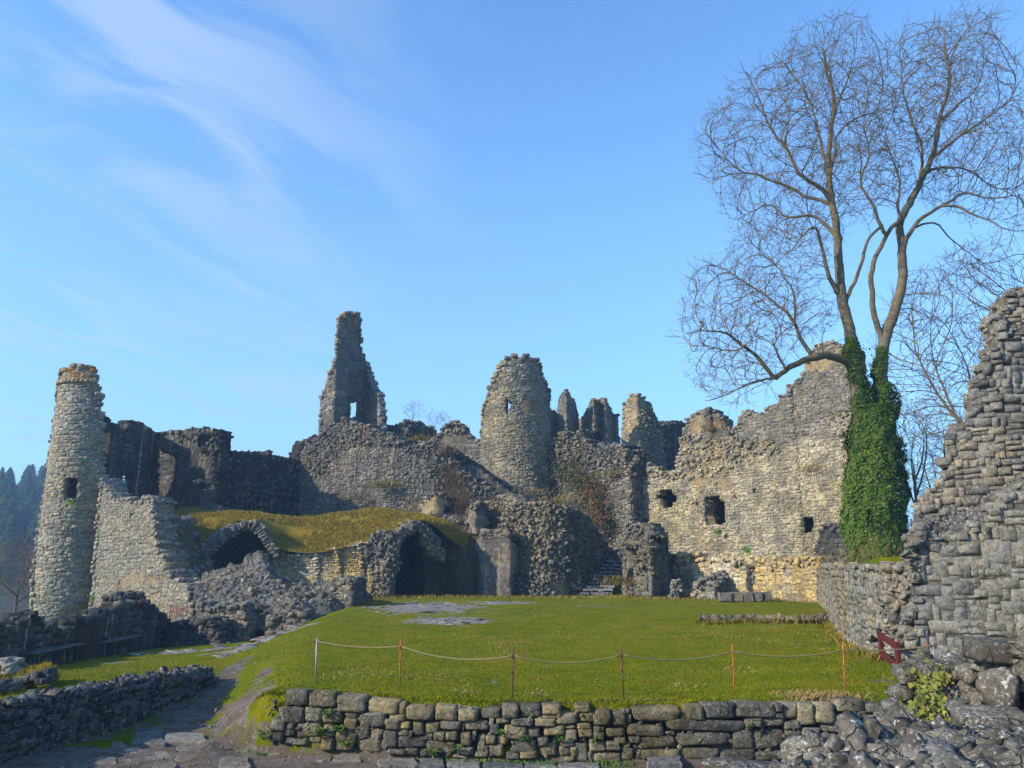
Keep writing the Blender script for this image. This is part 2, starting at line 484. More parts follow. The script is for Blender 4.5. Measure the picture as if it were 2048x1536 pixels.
def ruin(name, label, cat, plan, poly, mat, core_mat=None, holes=(), pyref=1000, thick=1.0, sw=0.46, sh=0.26, depth=0.3,
         mode='course', kind='block', cell=None, cyl=None, prof=None, group=None, edge=True, limit=300, protr=None,
         rag=0.5, zones=None, stone_name='stone', edge_size=1.0, parent=None, tilt=None, fill=1.0):
    """One ruined wall. plan: (px, D) pairs at image row pyref, from left to right; poly/holes: outlines in image pixels, cast
    through the camera onto the wall's own surface, giving (distance along the wall, height)."""
    if cyl: pl = Plan(None, cyl=cyl, prof=prof)
    else: pl = Plan([tuple(P(px, pyref, D)[:2]) for px, D in plan], prof=prof)
    pol = [pl.hit(*q) for q in poly]; hol = [[pl.hit(*q) for q in h] for h in holes]
    zs = zones or []
    zon = [([pl.hit(*q) for q in zp], zk) for zp, zk in zs]
    def inside(a, b): return in_poly(a, b, pol) and not any(in_poly(a, b, h) for h in hol)
    t = parent or thing(name, label, cat, group)
    S = [p[0] for p in pol]; Z = [p[1] for p in pol]
    s0, s1, z0, z1 = min(S), max(S), min(Z), max(Z)
    c = cell or max(0.16, (sw + sh) * 0.40)
    ns = max(1, int(math.ceil((s1 - s0) / c))); nz = max(1, int(math.ceil((z1 - z0) / c)))
    gs = np.linspace(s0, s1, ns + 1); gz = np.linspace(z0, z1, nz + 1)
    jj = np.stack(np.meshgrid(gs, gz, indexing='ij'), -1)
    p3 = np.concatenate([jj, np.full(jj.shape[:2] + (1,), len(C.objects) * 0.37)], -1)
    ja = vnoise(p3, 1.7 / c, 1) * c * 0.30; jb = vnoise(p3, 1.7 / c, 2) * c * 0.30; jd = fbm(p3, 0.9, 3, 3)
    rg_ = vnoise(p3, 0.8 / c, 5) * c * rag; rg2 = vnoise(p3, 0.8 / c, 6) * c * rag
    occ = np.zeros((ns, nz), bool)
    for i in range(ns):
        for j in range(nz):
            occ[i, j] = inside((gs[i] + gs[i+1]) / 2 + rg_[i, j], (gz[j] + gz[j+1]) / 2 + rg2[i, j])
    V = []; idx = {}
    rough = 0.02 if mode == 'course' else 0.14 * min(1.0, sw / 0.34)
    if mode == 'rock': rough = 0.38
    def vid(i, j, k):
        key = (i, j, k)
        if key not in idx:
            q = gs[i] + ja[i, j]; zz_ = gz[j] + jb[i, j]
            p, n, _ = pl.at(q, zz_)
            if k == 0: p = p + n * (jd[i, j] * rough)
            else: p = p - n * thick * (1 + 0.15 * jd[i, j])
            idx[key] = len(V); V.append(p)
        return idx[key]
    Q = []; recs = []
    def oc(i, j): return 0 <= i < ns and 0 <= j < nz and occ[i, j]
    for i in range(ns):
        for j in range(nz):
            if not occ[i, j]: continue
            Q.append((vid(i, j, 0), vid(i+1, j, 0), vid(i+1, j+1, 0), vid(i, j+1, 0)))
            Q.append((vid(i, j, 1), vid(i, j+1, 1), vid(i+1, j+1, 1), vid(i+1, j, 1)))
            for (di, dj, A, B) in ((-1, 0, (i, j), (i, j+1)), (1, 0, (i+1, j+1), (i+1, j)), (0, -1, (i+1, j), (i, j)), (0, 1, (i, j+1), (i+1, j+1))):
                if oc(i + di, j + dj): continue
                Q.append((vid(*A, 0), vid(*B, 0), vid(*B, 1), vid(*A, 1)))
                if edge and not (dj == -1 and j == 0):
                    mq = (gs[A[0]] + gs[B[0]]) / 2; mz = (gz[A[1]] + gz[B[1]]) / 2
                    p, n, tt = pl.at(mq, mz)
                    hol_ = in_poly((gs[A[0]] + gs[B[0]]) / 2 + di * c * .6, (gz[A[1]] + gz[B[1]]) / 2 + dj * c * .6, pol) and mode != 'rubble'
                    es = sh * 1.15 * edge_size * (0.45 if hol_ else 1); nk = max(1, int(round(c / es * 0.9)))
                    d_ = random.uniform(0, 0.5) * es
                    if dj == 0: dmax = min(thick, 1.3)
                    else: dmax = thick
                    while d_ < dmax:
                      for _k in range(nk):
                        z_ = es * random.uniform(0.7, 1.3); oo = random.uniform(-.5, .5) * c
                        if dj == 0: dv = np.array([0, 0, oo]) - tt * di * random.uniform(.3, .7) * es
                        else: dv = tt * oo + np.array([0, 0, -dj * random.uniform(0.2, .6) * es])
                        recs.append(rec('rock' if random.random() < (0.25 if mode == 'course' else .7) else kind, p - n * d_ + dv, tt, n, (0, 0, 1),
                                        (z_ * 1.25, es * random.uniform(.9, 1.6), z_ * random.uniform(.65, 1.0)), tilt=0.10 if mode == 'course' else .3, rand=(mode != 'course' and random.random() < .5)))
                      d_ += es * random.uniform(0.9, 1.5) * (1 if mode == 'course' else 1.15)
    if Q:
        me = mesh_np('wall_core', V, np.array(Q)); link('wall_core', me, core_mat or mat, t)
    if mode == 'rock':
        finish_stones(t, recs, mat, name=stone_name, limit=limit)
        return t, pl
    # stones
    near_ = pl.p[:, 1].mean() < 36; seedw = len(C.objects) * 0.131; fl = 1.0 if near_ else 0.45
    ti = tilt if tilt is not None else (0.022 * fl if mode == 'course' else 0.3)
    z = z0 + random.uniform(-0.5, 0) * sh
    while z < z1:
        h = sh * random.uniform(0.7, 1.35)
        q = s0 - random.random() * sw
        ph = random.random() * 50
        while q < s1:
            wd = sw * random.choice((random.uniform(0.4, .8), random.uniform(0.8, 1.25), random.uniform(1.1, 1.8)))
            cq = q + wd / 2; cz = z + h / 2 + 0.35 * sh * math.sin(cq * 0.55 + z * 0.9) + random.uniform(-.30, .30) * sh
            q += wd
            if not inside(cq, cz): continue
            md = mode
            for zp, zk in zon:
                if in_poly(cq, cz, zp): md = zk; break
            if md == 'bare' : continue
            if md == 'course' and sw < 0.42 and not near_ and vnoise(np.array([[cq * .42, cz * .42, seedw]]), 1.0, 3)[0] + .35 * vnoise(np.array([[cq * 1.9, cz * 1.9, seedw]]), 1.0, 4)[0] > 0.50: continue
            la = inside(cq - wd * .42, cz); ra = inside(cq + wd * .42, cz)
            if not (la and ra):
                if not la and not ra: wd *= .35
                elif not la: cq += wd * .22; wd *= .5
                else: cq -= wd * .22; wd *= .5
            if not inside(cq, cz + h * .42): h_ = h * .6; cz -= h * .2
            else: h_ = h
            edge_st = not (inside(cq + wd, cz) and inside(cq - wd, cz) and inside(cq, cz + h * 1.2))
            p, n, tt = pl.at(cq, cz)
            if md == 'course':
                subs = [(0, 0, wd, h_)]
                if random.random() < 0.16: 
                    f_ = random.uniform(.35, .65)
                    subs = [(0, -h_ / 2 + h_ * f_ / 2, wd, h_ * f_), (0, h_ / 2 - h_ * (1 - f_) / 2, wd, h_ * (1 - f_))]
                elif random.random() < 0.10: subs = [(0, 0.15 * h_, wd, h_ * (1.4 if h_ == h else 1))]
                for ox, oz, ww, hh in subs:
                    dp = depth * random.uniform(.9, 1.1)
                    pr = (protr or 0.03) * fl * random.random() ** 1.3 + 0.008 + (0.13 if mode == 'rubble' else 0)
                    if edge_st: dp = min(thick, dp * random.uniform(1.2, 2.4))
                    recs.append(rec(kind, p + tt * ox + np.array([0, 0, oz]) + n * (pr - dp / 2), tt, n, (0, 0, 1),
                                    (ww * random.uniform(.97, 1.06) * fill, dp, hh * random.uniform(.82, 1.30) * fill), tilt=ti))
            else:
                k_ = 2 if random.random() < 0.6 else 1
                for _ in range(k_):
                    sc_ = 0.95 * math.exp(random.gauss(-.1, .34)) * (0.82 if k_ == 2 else 1)
                    recs.append(rec('rock' if random.random() < .75 else 'block', p + tt * random.uniform(-.5, .5) * wd * (k_ - .6) + np.array([0, 0, random.uniform(-.35, .35) * h]) + n * (random.uniform(-.05, .15) * (protr or 1.0)),
                                    tt, n, (0, 0, 1), (min(1.25 * sw, wd * sc_ * 1.05), depth * random.uniform(.8, 1.5) * min(sc_, 1.2), min(h * sc_ * 1.25, sh * 1.6)), tilt=0.35, rand=random.random() < .35))
        z += h
    finish_stones(t, recs, mat, name=stone_name, limit=limit)
    return t, pl

# ------------------------------------------------------------------ patches: lofted relief
def catmull(A, n, axis):
    A = np.moveaxis(np.asarray(A, float), axis, 0); m = len(A)
    t = np.linspace(0, m - 1, n); i = np.clip(t.astype(int), 0, m - 2); f = (t - i)
    f = f.reshape((-1,) + (1,) * (A.ndim - 1))
    p0 = A[np.clip(i - 1, 0, m-1)]; p1 = A[i]; p2 = A[i + 1]; p3 = A[np.clip(i + 2, 0, m-1)]
    r = 0.5 * ((2 * p1) + (-p0 + p2) * f + (2*p0 - 5*p1 + 4*p2 - p3) * f**2 + (-p0 + 3*p1 - 3*p2 + p3) * f**3)
    return np.moveaxis(r, 0, axis)
def grid_mesh(name, G, smooth=True, attrs=None):
    nu, nv = G.shape[:2]; I = np.arange(nu * nv).reshape(nu, nv)
    Q = np.stack([I[:-1, :-1], I[:-1, 1:], I[1:, 1:], I[1:, :-1]], -1).reshape(-1, 4)
    return mesh_np(name, G.reshape(-1, 3), Q, smooth, attrs)
def patch_grid(rows, step=0.35, disp=0.15, scale=0.8, seed=0, linear=False, world=False):
    """rows from front/bottom to back/top, each row left to right"""
    m = max(len(r) for r in rows); RR = []
    for r in rows:
        a = np.array([tuple(q) if world else tuple(P(*q)) for q in r], float)
        RR.append(catmull(a, 24, 0) if len(r) > 2 else np.stack([a[0] + (a[-1] - a[0]) * k / 23 for k in range(24)]))
    A = np.array(RR)
    wid = np.linalg.norm(np.diff(A, axis=1), axis=2).sum(1).max(); hei = np.linalg.norm(np.diff(A, axis=0), axis=2).sum(0).max()
    nu = max(3, int(hei / step) + 1); nv = max(3, int(wid / step) + 1)
    if linear:
        t = np.linspace(0, len(A) - 1, nu); i = np.clip(t.astype(int), 0, len(A) - 2); f = (t - i)[:, None, None]
        G = A[i] * (1 - f) + A[i + 1] * f
    else: G = catmull(A, nu, 0)
    G = catmull(G, nv, 1)
    du = np.gradient(G, axis=0); dv = np.gradient(G, axis=1)
    n = np.cross(dv, du); n /= np.linalg.norm(n, axis=2, keepdims=True) + 1e-9
    G = G + n * (fbm(G, scale, 4, seed) * disp)[..., None]
    return G, n
def sample_grid(G, n, dens, mask=None, seed=0):
    rg = np.random.default_rng(seed)
    a = np.linalg.norm(np.cross(G[1:, :-1] - G[:-1, :-1], G[:-1, 1:] - G[:-1, :-1]), axis=2)
    if mask is not None: a = a * mask[:-1, :-1]
    tot = a.sum(); k = int(tot * dens)
    if k <= 0: return np.zeros((0, 3)), np.zeros((0, 3))
    idx = rg.choice(a.size, k, p=(a / tot).ravel()); i, j = np.unravel_index(idx, a.shape)
    u = rg.random(k)[:, None]; v = rg.random(k)[:, None]
    p = (G[i, j] * (1-u) + G[i+1, j] * u) * (1-v) + (G[i, j+1] * (1-u) + G[i+1, j+1] * u) * v
    return p, n[i, j]
def scatter_rocks(G, n, dens, size, mask=None, seed=0, kinds=('rock', 'rock', 'block'), sink=0.15, flat=0.75):
    pts, nn = sample_grid(G, n, dens, mask, seed); out = []
    for p, q in zip(pts, nn):
        z_ = size * math.exp(random.gauss(0, 0.38))
        out.append(rec(random.choice(kinds), p - q * z_ * sink, (1, 0, 0), (0, -1, 0), (0, 0, 1), (z_ * random.uniform(.8, 1.4), z_ * random.uniform(.7, 1.2), z_ * flat), rand=True))
    return out

# ------------------------------------------------------------------ grass blades
def blades(name, pts, nn, hgt, wid, mat, parent=None, seed=0, lean=0.5, kind='stuff', per=1, up_bias=0.7, label=None, cat=None):
    rg = np.random.default_rng(seed); m = len(pts)
    if m == 0: return None
    pts = np.asarray(pts, float); h = hgt * rg.uniform(0.5, 1.4, m)
    a = rg.uniform(0, 2 * math.pi, m); t = np.stack([np.cos(a), np.sin(a), np.zeros(m)], 1)
    up = np.asarray(nn, float) * (1 - up_bias) + np.array([0, 0, up_bias]); up /= np.linalg.norm(up, axis=1, keepdims=True)
    b = rg.uniform(0, 2 * math.pi, m); ld = np.stack([np.cos(b), np.sin(b), np.zeros(m)], 1) * (rg.random(m) * lean)[:, None]
    V = np.empty((m, 4, 3))
    V[:, 0] = pts - t * wid / 2 - up * 0.01; V[:, 1] = pts + t * wid / 2 - up * 0.01
    mid = pts + up * (h * .55)[:, None] + ld * (h * .3)[:, None]
    V[:, 2] = mid + t * wid * .35; V[:, 3] = pts + (up + ld) * h[:, None]
    I = np.arange(m)[:, None] * 4
    T = np.concatenate([I + np.array([[0, 1, 2]]), I + np.array([[0, 2, 3]])])
    tint = np.repeat(rg.random(m), 4)
    me = mesh_np(name, V.reshape(-1, 3), T, attrs={'tint': tint})
    o = link(name, me, mat, parent, kind=kind)
    if label: o['label'] = label
    if cat: o['category'] = cat
    return o

# ------------------------------------------------------------------ tubes
def tube_arrays(path, rad, sides=6, V=None, Q=None):
    path = np.asarray(path, float); n = len(path)
    d = np.gradient(path, axis=0); d /= np.linalg.norm(d, axis=1, keepdims=True) + 1e-9
    ref = np.array([0.31, 0.17, 0.93]) if abs(d[0][2]) < .8 else np.array([0.9, 0.3, 0.1])
    base = len(V); th = np.arange(sides) * 2 * math.pi / sides; pr = None
    for i in range(n):
        u = np.cross(d[i], ref if pr is None else pr); u /= np.linalg.norm(u) + 1e-9
        v = np.cross(u, d[i]); pr = v
        ring = path[i] + rad[i] * (np.cos(th)[:, None] * u + np.sin(th)[:, None] * v)
        V.extend(ring)
    for i in range(n - 1):
        for k in range(sides):
            a = base + i * sides + k; b = base + i * sides + (k + 1) % sides
            Q.append((a, b, b + sides, a + sides))
def tube(name, path, rad, mat, parent=None, sides=8, smooth=True, cap=True):
    V = []; Q = []
    if not hasattr(rad, '__len__'): rad = [rad] * len(path)
    tube_arrays(path, rad, sides, V, Q)
    fs = [np.array(Q)]
    if cap:
        fs.append(np.array([list(range(sides))[::-1], [len(V) - sides + k for k in range(sides)]]))
    return link(name, mesh_np(name, V, fs, smooth), mat, parent)
def box(name, size, mat, parent=None, loc=(0, 0, 0), rot=(0, 0, 0), bev=0.01, jag=0.0, seed=0, seg=1):
    bm = bmesh.new(); bmesh.ops.create_cube(bm, size=1.0)
    for v in bm.verts: v.co = (v.co.x * size[0], v.co.y * size[1], v.co.z * size[2])
    if bev: bmesh.ops.bevel(bm, geom=bm.edges[:], offset=bev, segments=seg, affect='EDGES', profile=0.6)
    if jag:
        rg = random.Random(seed)
        for v in bm.verts: v.co += Vector((rg.uniform(-jag, jag), rg.uniform(-jag, jag), rg.uniform(-jag, jag)))
    o = link(name, from_bm(name, bm), mat, parent); o.location = loc; o.rotation_euler = rot
    return o

# ------------------------------------------------------------------ materials
M_GOLD = stone_mat('golden_limestone', (0.47, 0.42, 0.30), (0.37, 0.345, 0.275), warm=(0.47, 0.385, 0.21), warm_amt=0.5, top=(10.6, 13.0, (0.20, 0.19, 0.175)), dark=(0.11, 0.105, 0.10), dark_amt=0.65, white_amt=0.35, seed=3)
M_LIGHT = stone_mat('pale_limestone', (0.30, 0.285, 0.24), (0.235, 0.23, 0.21), warm=(0.31, 0.26, 0.17), warm_amt=0.35, dark=(0.13, 0.13, 0.12), dark_amt=0.35, white_amt=0.3, seed=11)
M_TOWER = stone_mat('tower_limestone', (0.38, 0.355, 0.295), (0.28, 0.27, 0.24), warm=(0.40, 0.31, 0.16), warm_amt=0.35, dark=(0.13, 0.13, 0.12), dark_amt=0.4, white_amt=0.3, lichen_z=(15.2, 16.2), seed=19)
M_GREY = stone_mat('grey_limestone', (0.22, 0.21, 0.19), (0.14, 0.136, 0.128), warm=(0.27, 0.22, 0.14), warm_amt=0.5, streak=0.22, dark=(0.055, 0.052, 0.048), dark_amt=0.6, white_amt=0.35, moss=0.22, seed=27)
M_MID = stone_mat('weathered_limestone', (0.27, 0.255, 0.215), (0.19, 0.183, 0.165), warm=(0.35, 0.29, 0.17), warm_amt=0.5, dark=(0.07, 0.07, 0.07), dark_amt=0.55, white_amt=0.35, lichen_z=(20.3, 22.0), seed=35)
M_DARK = stone_mat('sooty_shade_limestone', (0.125, 0.12, 0.11), (0.075, 0.073, 0.07), warm=(0.19, 0.15, 0.09), warm_amt=0.35, dark=(0.028, 0.028, 0.032), dark_amt=0.6, white_amt=0.4, streak=0.5, seed=43)  # base colour darkened for walls standing in shade, with soot streaks over it
M_KEEP = stone_mat('keep_limestone', (0.30, 0.29, 0.25), (0.19, 0.19, 0.19), warm=(0.36, 0.28, 0.15), warm_amt=0.5, dark=(0.08, 0.08, 0.085), dark_amt=0.5, white_amt=0.3, lichen_z=(24.5, 29.0), seed=51)
M_FANG = stone_mat('streaked_limestone', (0.25, 0.24, 0.21), (0.16, 0.16, 0.16), warm=(0.33, 0.26, 0.13), warm_amt=0.6, dark=(0.07, 0.07, 0.075), dark_amt=0.55, white_amt=0.3, lichen_z=(20.0, 22.5), streak=0.4, seed=58)
M_PALEFANG = stone_mat('buff_limestone', (0.36, 0.32, 0.24), (0.24, 0.23, 0.20), warm=(0.42, 0.32, 0.15), warm_amt=0.6, dark=(0.10, 0.10, 0.10), dark_amt=0.5, white_amt=0.35, seed=62)
M_STAIN = stone_mat('stained_limestone', (0.62, 0.56, 0.43), (0.50, 0.45, 0.35), warm=(0.46, 0.33, 0.13), warm_amt=0.7, dark=(0.09, 0.085, 0.08), dark_amt=0.25, white_amt=0.5, streak=0.6, seed=70)
M_NEAR = stone_mat('near_wall_stone', (0.255, 0.235, 0.19), (0.145, 0.14, 0.125), warm=(0.30, 0.235, 0.11), warm_amt=0.7, dark=(0.035, 0.033, 0.03), dark_amt=0.6, white_amt=0.55, moss=0.35, fine=11.0, seed=77, bumpd=0.02, near=True)
M_ASHLAR = stone_mat('grey_ashlar', (0.305, 0.292, 0.265), (0.235, 0.228, 0.212), warm=(0.29, 0.25, 0.17), warm_amt=0.4, dark=(0.12, 0.12, 0.12), dark_amt=0.5, white_amt=0.45, streak=0.42, fine=9.0, seed=85, bumpd=0.02, near=True)
M_WEAR = stone_mat('buff_wall_stone', (0.33, 0.31, 0.25), (0.21, 0.21, 0.20), warm=(0.36, 0.28, 0.14), warm_amt=0.5, dark=(0.10, 0.10, 0.095), dark_amt=0.4, white_amt=0.5, streak=0.5, fine=9.0, seed=88, bumpd=0.02, near=True)
M_ROUGH = stone_mat('rough_grey_stone', (0.34, 0.32, 0.28), (0.225, 0.215, 0.20), warm=(0.33, 0.26, 0.15), warm_amt=0.5, dark=(0.08, 0.08, 0.08), dark_amt=0.5, white_amt=0.5, fine=10.0, seed=92, bumpd=0.02, near=True)
M_BOULDER = stone_mat('boulder_stone', (0.19, 0.175, 0.15), (0.105, 0.098, 0.085), warm=(0.13, 0.10, 0.05), warm_amt=0.2, dark=(0.04, 0.04, 0.042), dark_amt=0.6, white_amt=1.3, fine=12.0, seed=99, bumpd=0.015, near=True)
M_WALLL = stone_mat('mossy_garden_stone', (0.16, 0.155, 0.15), (0.085, 0.09, 0.10), warm=(0.14, 0.10, 0.05), warm_amt=0.4, dark=(0.03, 0.03, 0.033), dark_amt=0.5, white_amt=0.9, moss=0.2, fine=9.0, seed=105, bumpd=0.02, near=True)
M_SLAB = stone_mat('paving_stone', (0.24, 0.225, 0.21), (0.17, 0.17, 0.17), warm=(0.22, 0.17, 0.10), warm_amt=0.4, dark=(0.09, 0.085, 0.08), dark_amt=0.35, white_amt=0.4, fine=10, seed=111, bumpd=0.008, near=True)
M_CORE = stone_mat('grey_mortar', (0.20, 0.19, 0.165), (0.155, 0.15, 0.135), warm=(0.20, 0.16, 0.09), warm_amt=0.4, dark=(0.05, 0.05, 0.05), dark_amt=0.5, white_amt=0.1, fine=5, seed=120, bumpd=0.08)
M_COREG = stone_mat('lime_mortar', (0.34, 0.295, 0.215), (0.27, 0.24, 0.185), warm=(0.30, 0.22, 0.10), warm_amt=0.5, dark=(0.07, 0.065, 0.06), dark_amt=0.4, white_amt=0.1, fine=5, seed=127, bumpd=0.08)
M_CORED = stone_mat('shade_black_mortar', (0.05, 0.05, 0.05), (0.035, 0.035, 0.04), warm=(0.08, 0.065, 0.04), warm_amt=0.3, dark=(0.02, 0.02, 0.022), dark_amt=0.5, white_amt=0.1, fine=5, seed=131, bumpd=0.08)  # mortar core; its near-black colour also paints the shade inside windows and vaults
M_CORENEAR = stone_mat('earthy_mortar', (0.055, 0.048, 0.036), (0.04, 0.037, 0.03), warm=(0.07, 0.055, 0.03), warm_amt=0.4, dark=(0.02, 0.02, 0.018), dark_amt=0.5, white_amt=0.05, moss=0.5, fine=9, seed=137, bumpd=0.02)
M_ROCK = stone_mat('bare_rock', (0.26, 0.245, 0.22), (0.20, 0.20, 0.20), warm=(0.32, 0.22, 0.13), warm_amt=0.45, dark=(0.07, 0.07, 0.075), dark_amt=0.65, white_amt=0.5, streak=0.3, fine=3.0, seed=141, bumpd=0.2)
M_PAVEROCK = stone_mat('worn_rock_outcrop', (0.30, 0.29, 0.27), (0.22, 0.22, 0.22), warm=(0.26, 0.20, 0.10), warm_amt=0.4, dark=(0.12, 0.12, 0.11), dark_amt=0.4, white_amt=0.2, moss=0.3, fine=5.0, seed=150, bumpd=0.05)

def grass_mat(name, cols, dry=(0.20, 0.155, 0.05), dry_amt=0.3, soil=(0.06, 0.042, 0.025), use_mask=True, seed=0, detail=1.0):
    s = NT(name)
    big = s.noise(0.16 * detail, 3, 0.6); mid = s.noise(0.9 * detail, 4, 0.65); fin = s.noise(14, 4, 0.7); fi2 = s.noise(45, 2, 0.7)
    col = s.mix(s.step(big, 0.35, 0.65), cols[0], cols[1])
    col = s.mix(s.math('MULTIPLY', s.step(mid, 0.42, 0.62), 0.7), col, cols[2])
    col = s.mix(s.math('MULTIPLY', s.step(s.noise(3.2 * detail, 3, 0.6), 0.50, 0.66), 0.45), col, (cols[1][0] * .62, cols[1][1] * .66, cols[1][2]))
    col = s.mix(s.math('MULTIPLY', s.step(s.noise(0.45 * detail, 4, 0.7), 0.50, 0.72), dry_amt), col, dry)
    g = s.math('ADD', s.math('MULTIPLY', fin, 0.9), s.math('MULTIPLY', fi2, 0.7)); g = s.math('ADD', g, 0.22)
    col = s.mix(1.0, col, g, 'MULTIPLY')
    if use_mask:
        mk = s.sepz(s.attr('mask').outputs['Vector'])
        dirt = s.math('ADD', mk[0], s.math('MULTIPLY', s.math('SUBTRACT', s.noise(2.2, 4, 0.65), 0.5), 1.1))
        dcol = s.mix(s.step(s.noise(2.5, 4, 0.65), 0.4, 0.6), (0.115, 0.085, 0.06), (0.16, 0.14, 0.12))
        peb = s.vor(16.0, out='Color'); 
        dcol = s.mix(s.math('MULTIPLY', s.step(s.noise(9, 3, 0.6), 0.58, 0.66), 0.6), dcol, (0.25, 0.24, 0.22))
        col = s.mix(s.step(dirt, 0.42, 0.62), col, dcol)
        rk = s.math('ADD', mk[1], s.math('MULTIPLY', s.math('SUBTRACT', s.noise(1.1, 6, 0.75, dist=0.6), 0.5), 2.6))
        rcol = s.mix(s.noise(3.0, 5, 0.7), (0.12, 0.115, 0.11), (0.33, 0.32, 0.30))
        col = s.mix(s.step(rk, 0.38, 0.56), col, rcol)
        fo = mk[2]
        col = s.mix(fo, col, s.mix(s.noise(0.05, 4, 0.7), (0.05, 0.045, 0.03), (0.07, 0.065, 0.03)))
    h = s.math('ADD', s.math('MULTIPLY', fin, 0.7), fi2)
    return s.done(col, s.bump(h, 0.8, 0.05), 0.95)
M_LAWN = grass_mat('lawn_grass', [(0.135, 0.155, 0.003), (0.10, 0.132, 0.002), (0.185, 0.168, 0.004)], dry=(0.20, 0.145, 0.02), dry_amt=0.65)
M_MOUND = grass_mat('mound_grass', [(0.235, 0.17, 0.012), (0.15, 0.13, 0.010), (0.27, 0.175, 0.02)], dry=(0.17, 0.10, 0.04), dry_amt=0.95, use_mask=False, detail=2.4)
M_SCRUB = grass_mat('scrub_ground', [(0.11, 0.085, 0.045), (0.07, 0.065, 0.03), (0.15, 0.12, 0.07)], dry=(0.16, 0.12, 0.075), dry_amt=0.9, use_mask=False, detail=2.2)
def blade_mat(name, a, b, c):
    s = NT(name); t = s.attr('tint').outputs['Fac']
    col = s.mix(s.step(t, 0.0, 0.7), a, b); col = s.mix(s.step(t, 0.78, 0.95), col, c)
    v = s.math('ADD', s.math('MULTIPLY', s.noise(0.8, 3, 0.6), 1.0), 0.5); col = s.mix(1.0, col, v, 'MULTIPLY')
    s.b.inputs['Subsurface Weight'].default_value = 0.0
    return s.done(col, None, 0.75)
M_BLADE = blade_mat('grass_blade', (0.115, 0.145, 0.003), (0.16, 0.165, 0.004), (0.24, 0.185, 0.02))
M_BLADED = blade_mat('dry_grass_blade', (0.30, 0.21, 0.09), (0.22, 0.16, 0.06), (0.40, 0.30, 0.14))
M_BLADEM = blade_mat('mound_grass_blade', (0.29, 0.205, 0.02), (0.19, 0.16, 0.016), (0.28, 0.155, 0.05))
M_BRUSH = blade_mat('brown_brush', (0.13, 0.085, 0.05), (0.18, 0.115, 0.07), (0.10, 0.09, 0.03))
M_LEAF = blade_mat('ivy_leaf', (0.035, 0.078, 0.010), (0.07, 0.12, 0.016), (0.13, 0.14, 0.03))
M_WEED = blade_mat('weed_leaf', (0.06, 0.15, 0.02), (0.10, 0.20, 0.03), (0.16, 0.22, 0.05))
M_CREEP = blade_mat('creeper_leaf', (0.03, 0.045, 0.012), (0.05, 0.06, 0.018), (0.10, 0.06, 0.03))
M_IVYY = blade_mat('yellowing_ivy_leaf', (0.12, 0.15, 0.03), (0.20, 0.21, 0.05), (0.30, 0.25, 0.07))
M_LICH = blade_mat('moss_tuft', (0.16, 0.13, 0.02), (0.24, 0.18, 0.03), (0.10, 0.12, 0.02))
def bark_mat(name, a, b, green=(0.16, 0.14, 0.03), ga=0.4):
    s = NT(name); n = s.noise(6.0, 4, 0.7, stretch=(1, 1, 0.25))
    col = s.mix(n, a, b); col = s.mix(s.math('MULTIPLY', s.step(s.noise(1.3, 3, 0.6), 0.45, 0.65), ga), col, green)
    return s.done(col, s.bump(n, 0.6, 0.03), 0.9)
M_BARK = bark_mat('ash_bark', (0.085, 0.07, 0.05), (0.20, 0.165, 0.12))
M_TWIG = bark_mat('ash_twig', (0.11, 0.078, 0.038), (0.17, 0.125, 0.06), ga=0.5)
M_FARTWIG = bark_mat('far_twig', (0.13, 0.10, 0.07), (0.18, 0.14, 0.09), ga=0.2)
M_MOSSBARK = bark_mat('mossy_bark', (0.09, 0.08, 0.045), (0.16, 0.14, 0.08), green=(0.12, 0.10, 0.015), ga=0.7)
M_CONIFER = blade_mat('conifer_needles', (0.018, 0.040, 0.022), (0.028, 0.055, 0.028), (0.035, 0.05, 0.03))
def flat_mat(name, col, rough=0.6, metal=0.0, var=0.3, scale=20):
    s = NT(name); s.b.inputs['Metallic'].default_value = metal
    v = s.math('ADD', s.math('MULTIPLY', s.noise(scale, 4, 0.7), var * 2), 1 - var)
    return s.done(s.mix(1.0, col, v, 'MULTIPLY'), s.bump(s.noise(scale * 2, 3, 0.6), 0.3, 0.004), rough)
M_RUST = flat_mat('rusty_orange_steel', (0.36, 0.12, 0.04), 0.8, 0, 0.5, 25)
M_RUSTD = flat_mat('dark_rusty_steel', (0.11, 0.055, 0.035), 0.8, 0, 0.5, 25)
M_GALV = flat_mat('galvanised_steel', (0.28, 0.28, 0.27), 0.5, 0.4, 0.3, 20)
M_ROPE = flat_mat('rope', (0.20, 0.165, 0.085), 0.95, 0, 0.4, 60)
M_REDW = flat_mat('red_painted_wood', (0.095, 0.022, 0.02), 0.6, 0, 0.35, 12)
M_REDI = flat_mat('red_painted_iron', (0.20, 0.06, 0.045), 0.6, 0, 0.35, 12)
M_DWOOD = flat_mat('dark_wood', (0.055, 0.035, 0.022), 0.85, 0, 0.5, 9)
M_GWOOD = flat_mat('grey_timber', (0.12, 0.115, 0.11), 0.85, 0, 0.4, 9)
M_BLACKI = flat_mat('black_iron', (0.03, 0.03, 0.03), 0.6, 0.3, 0.3, 12)
M_BONE = flat_mat('bleached_branch', (0.42, 0.36, 0.25), 0.8, 0, 0.3, 12)

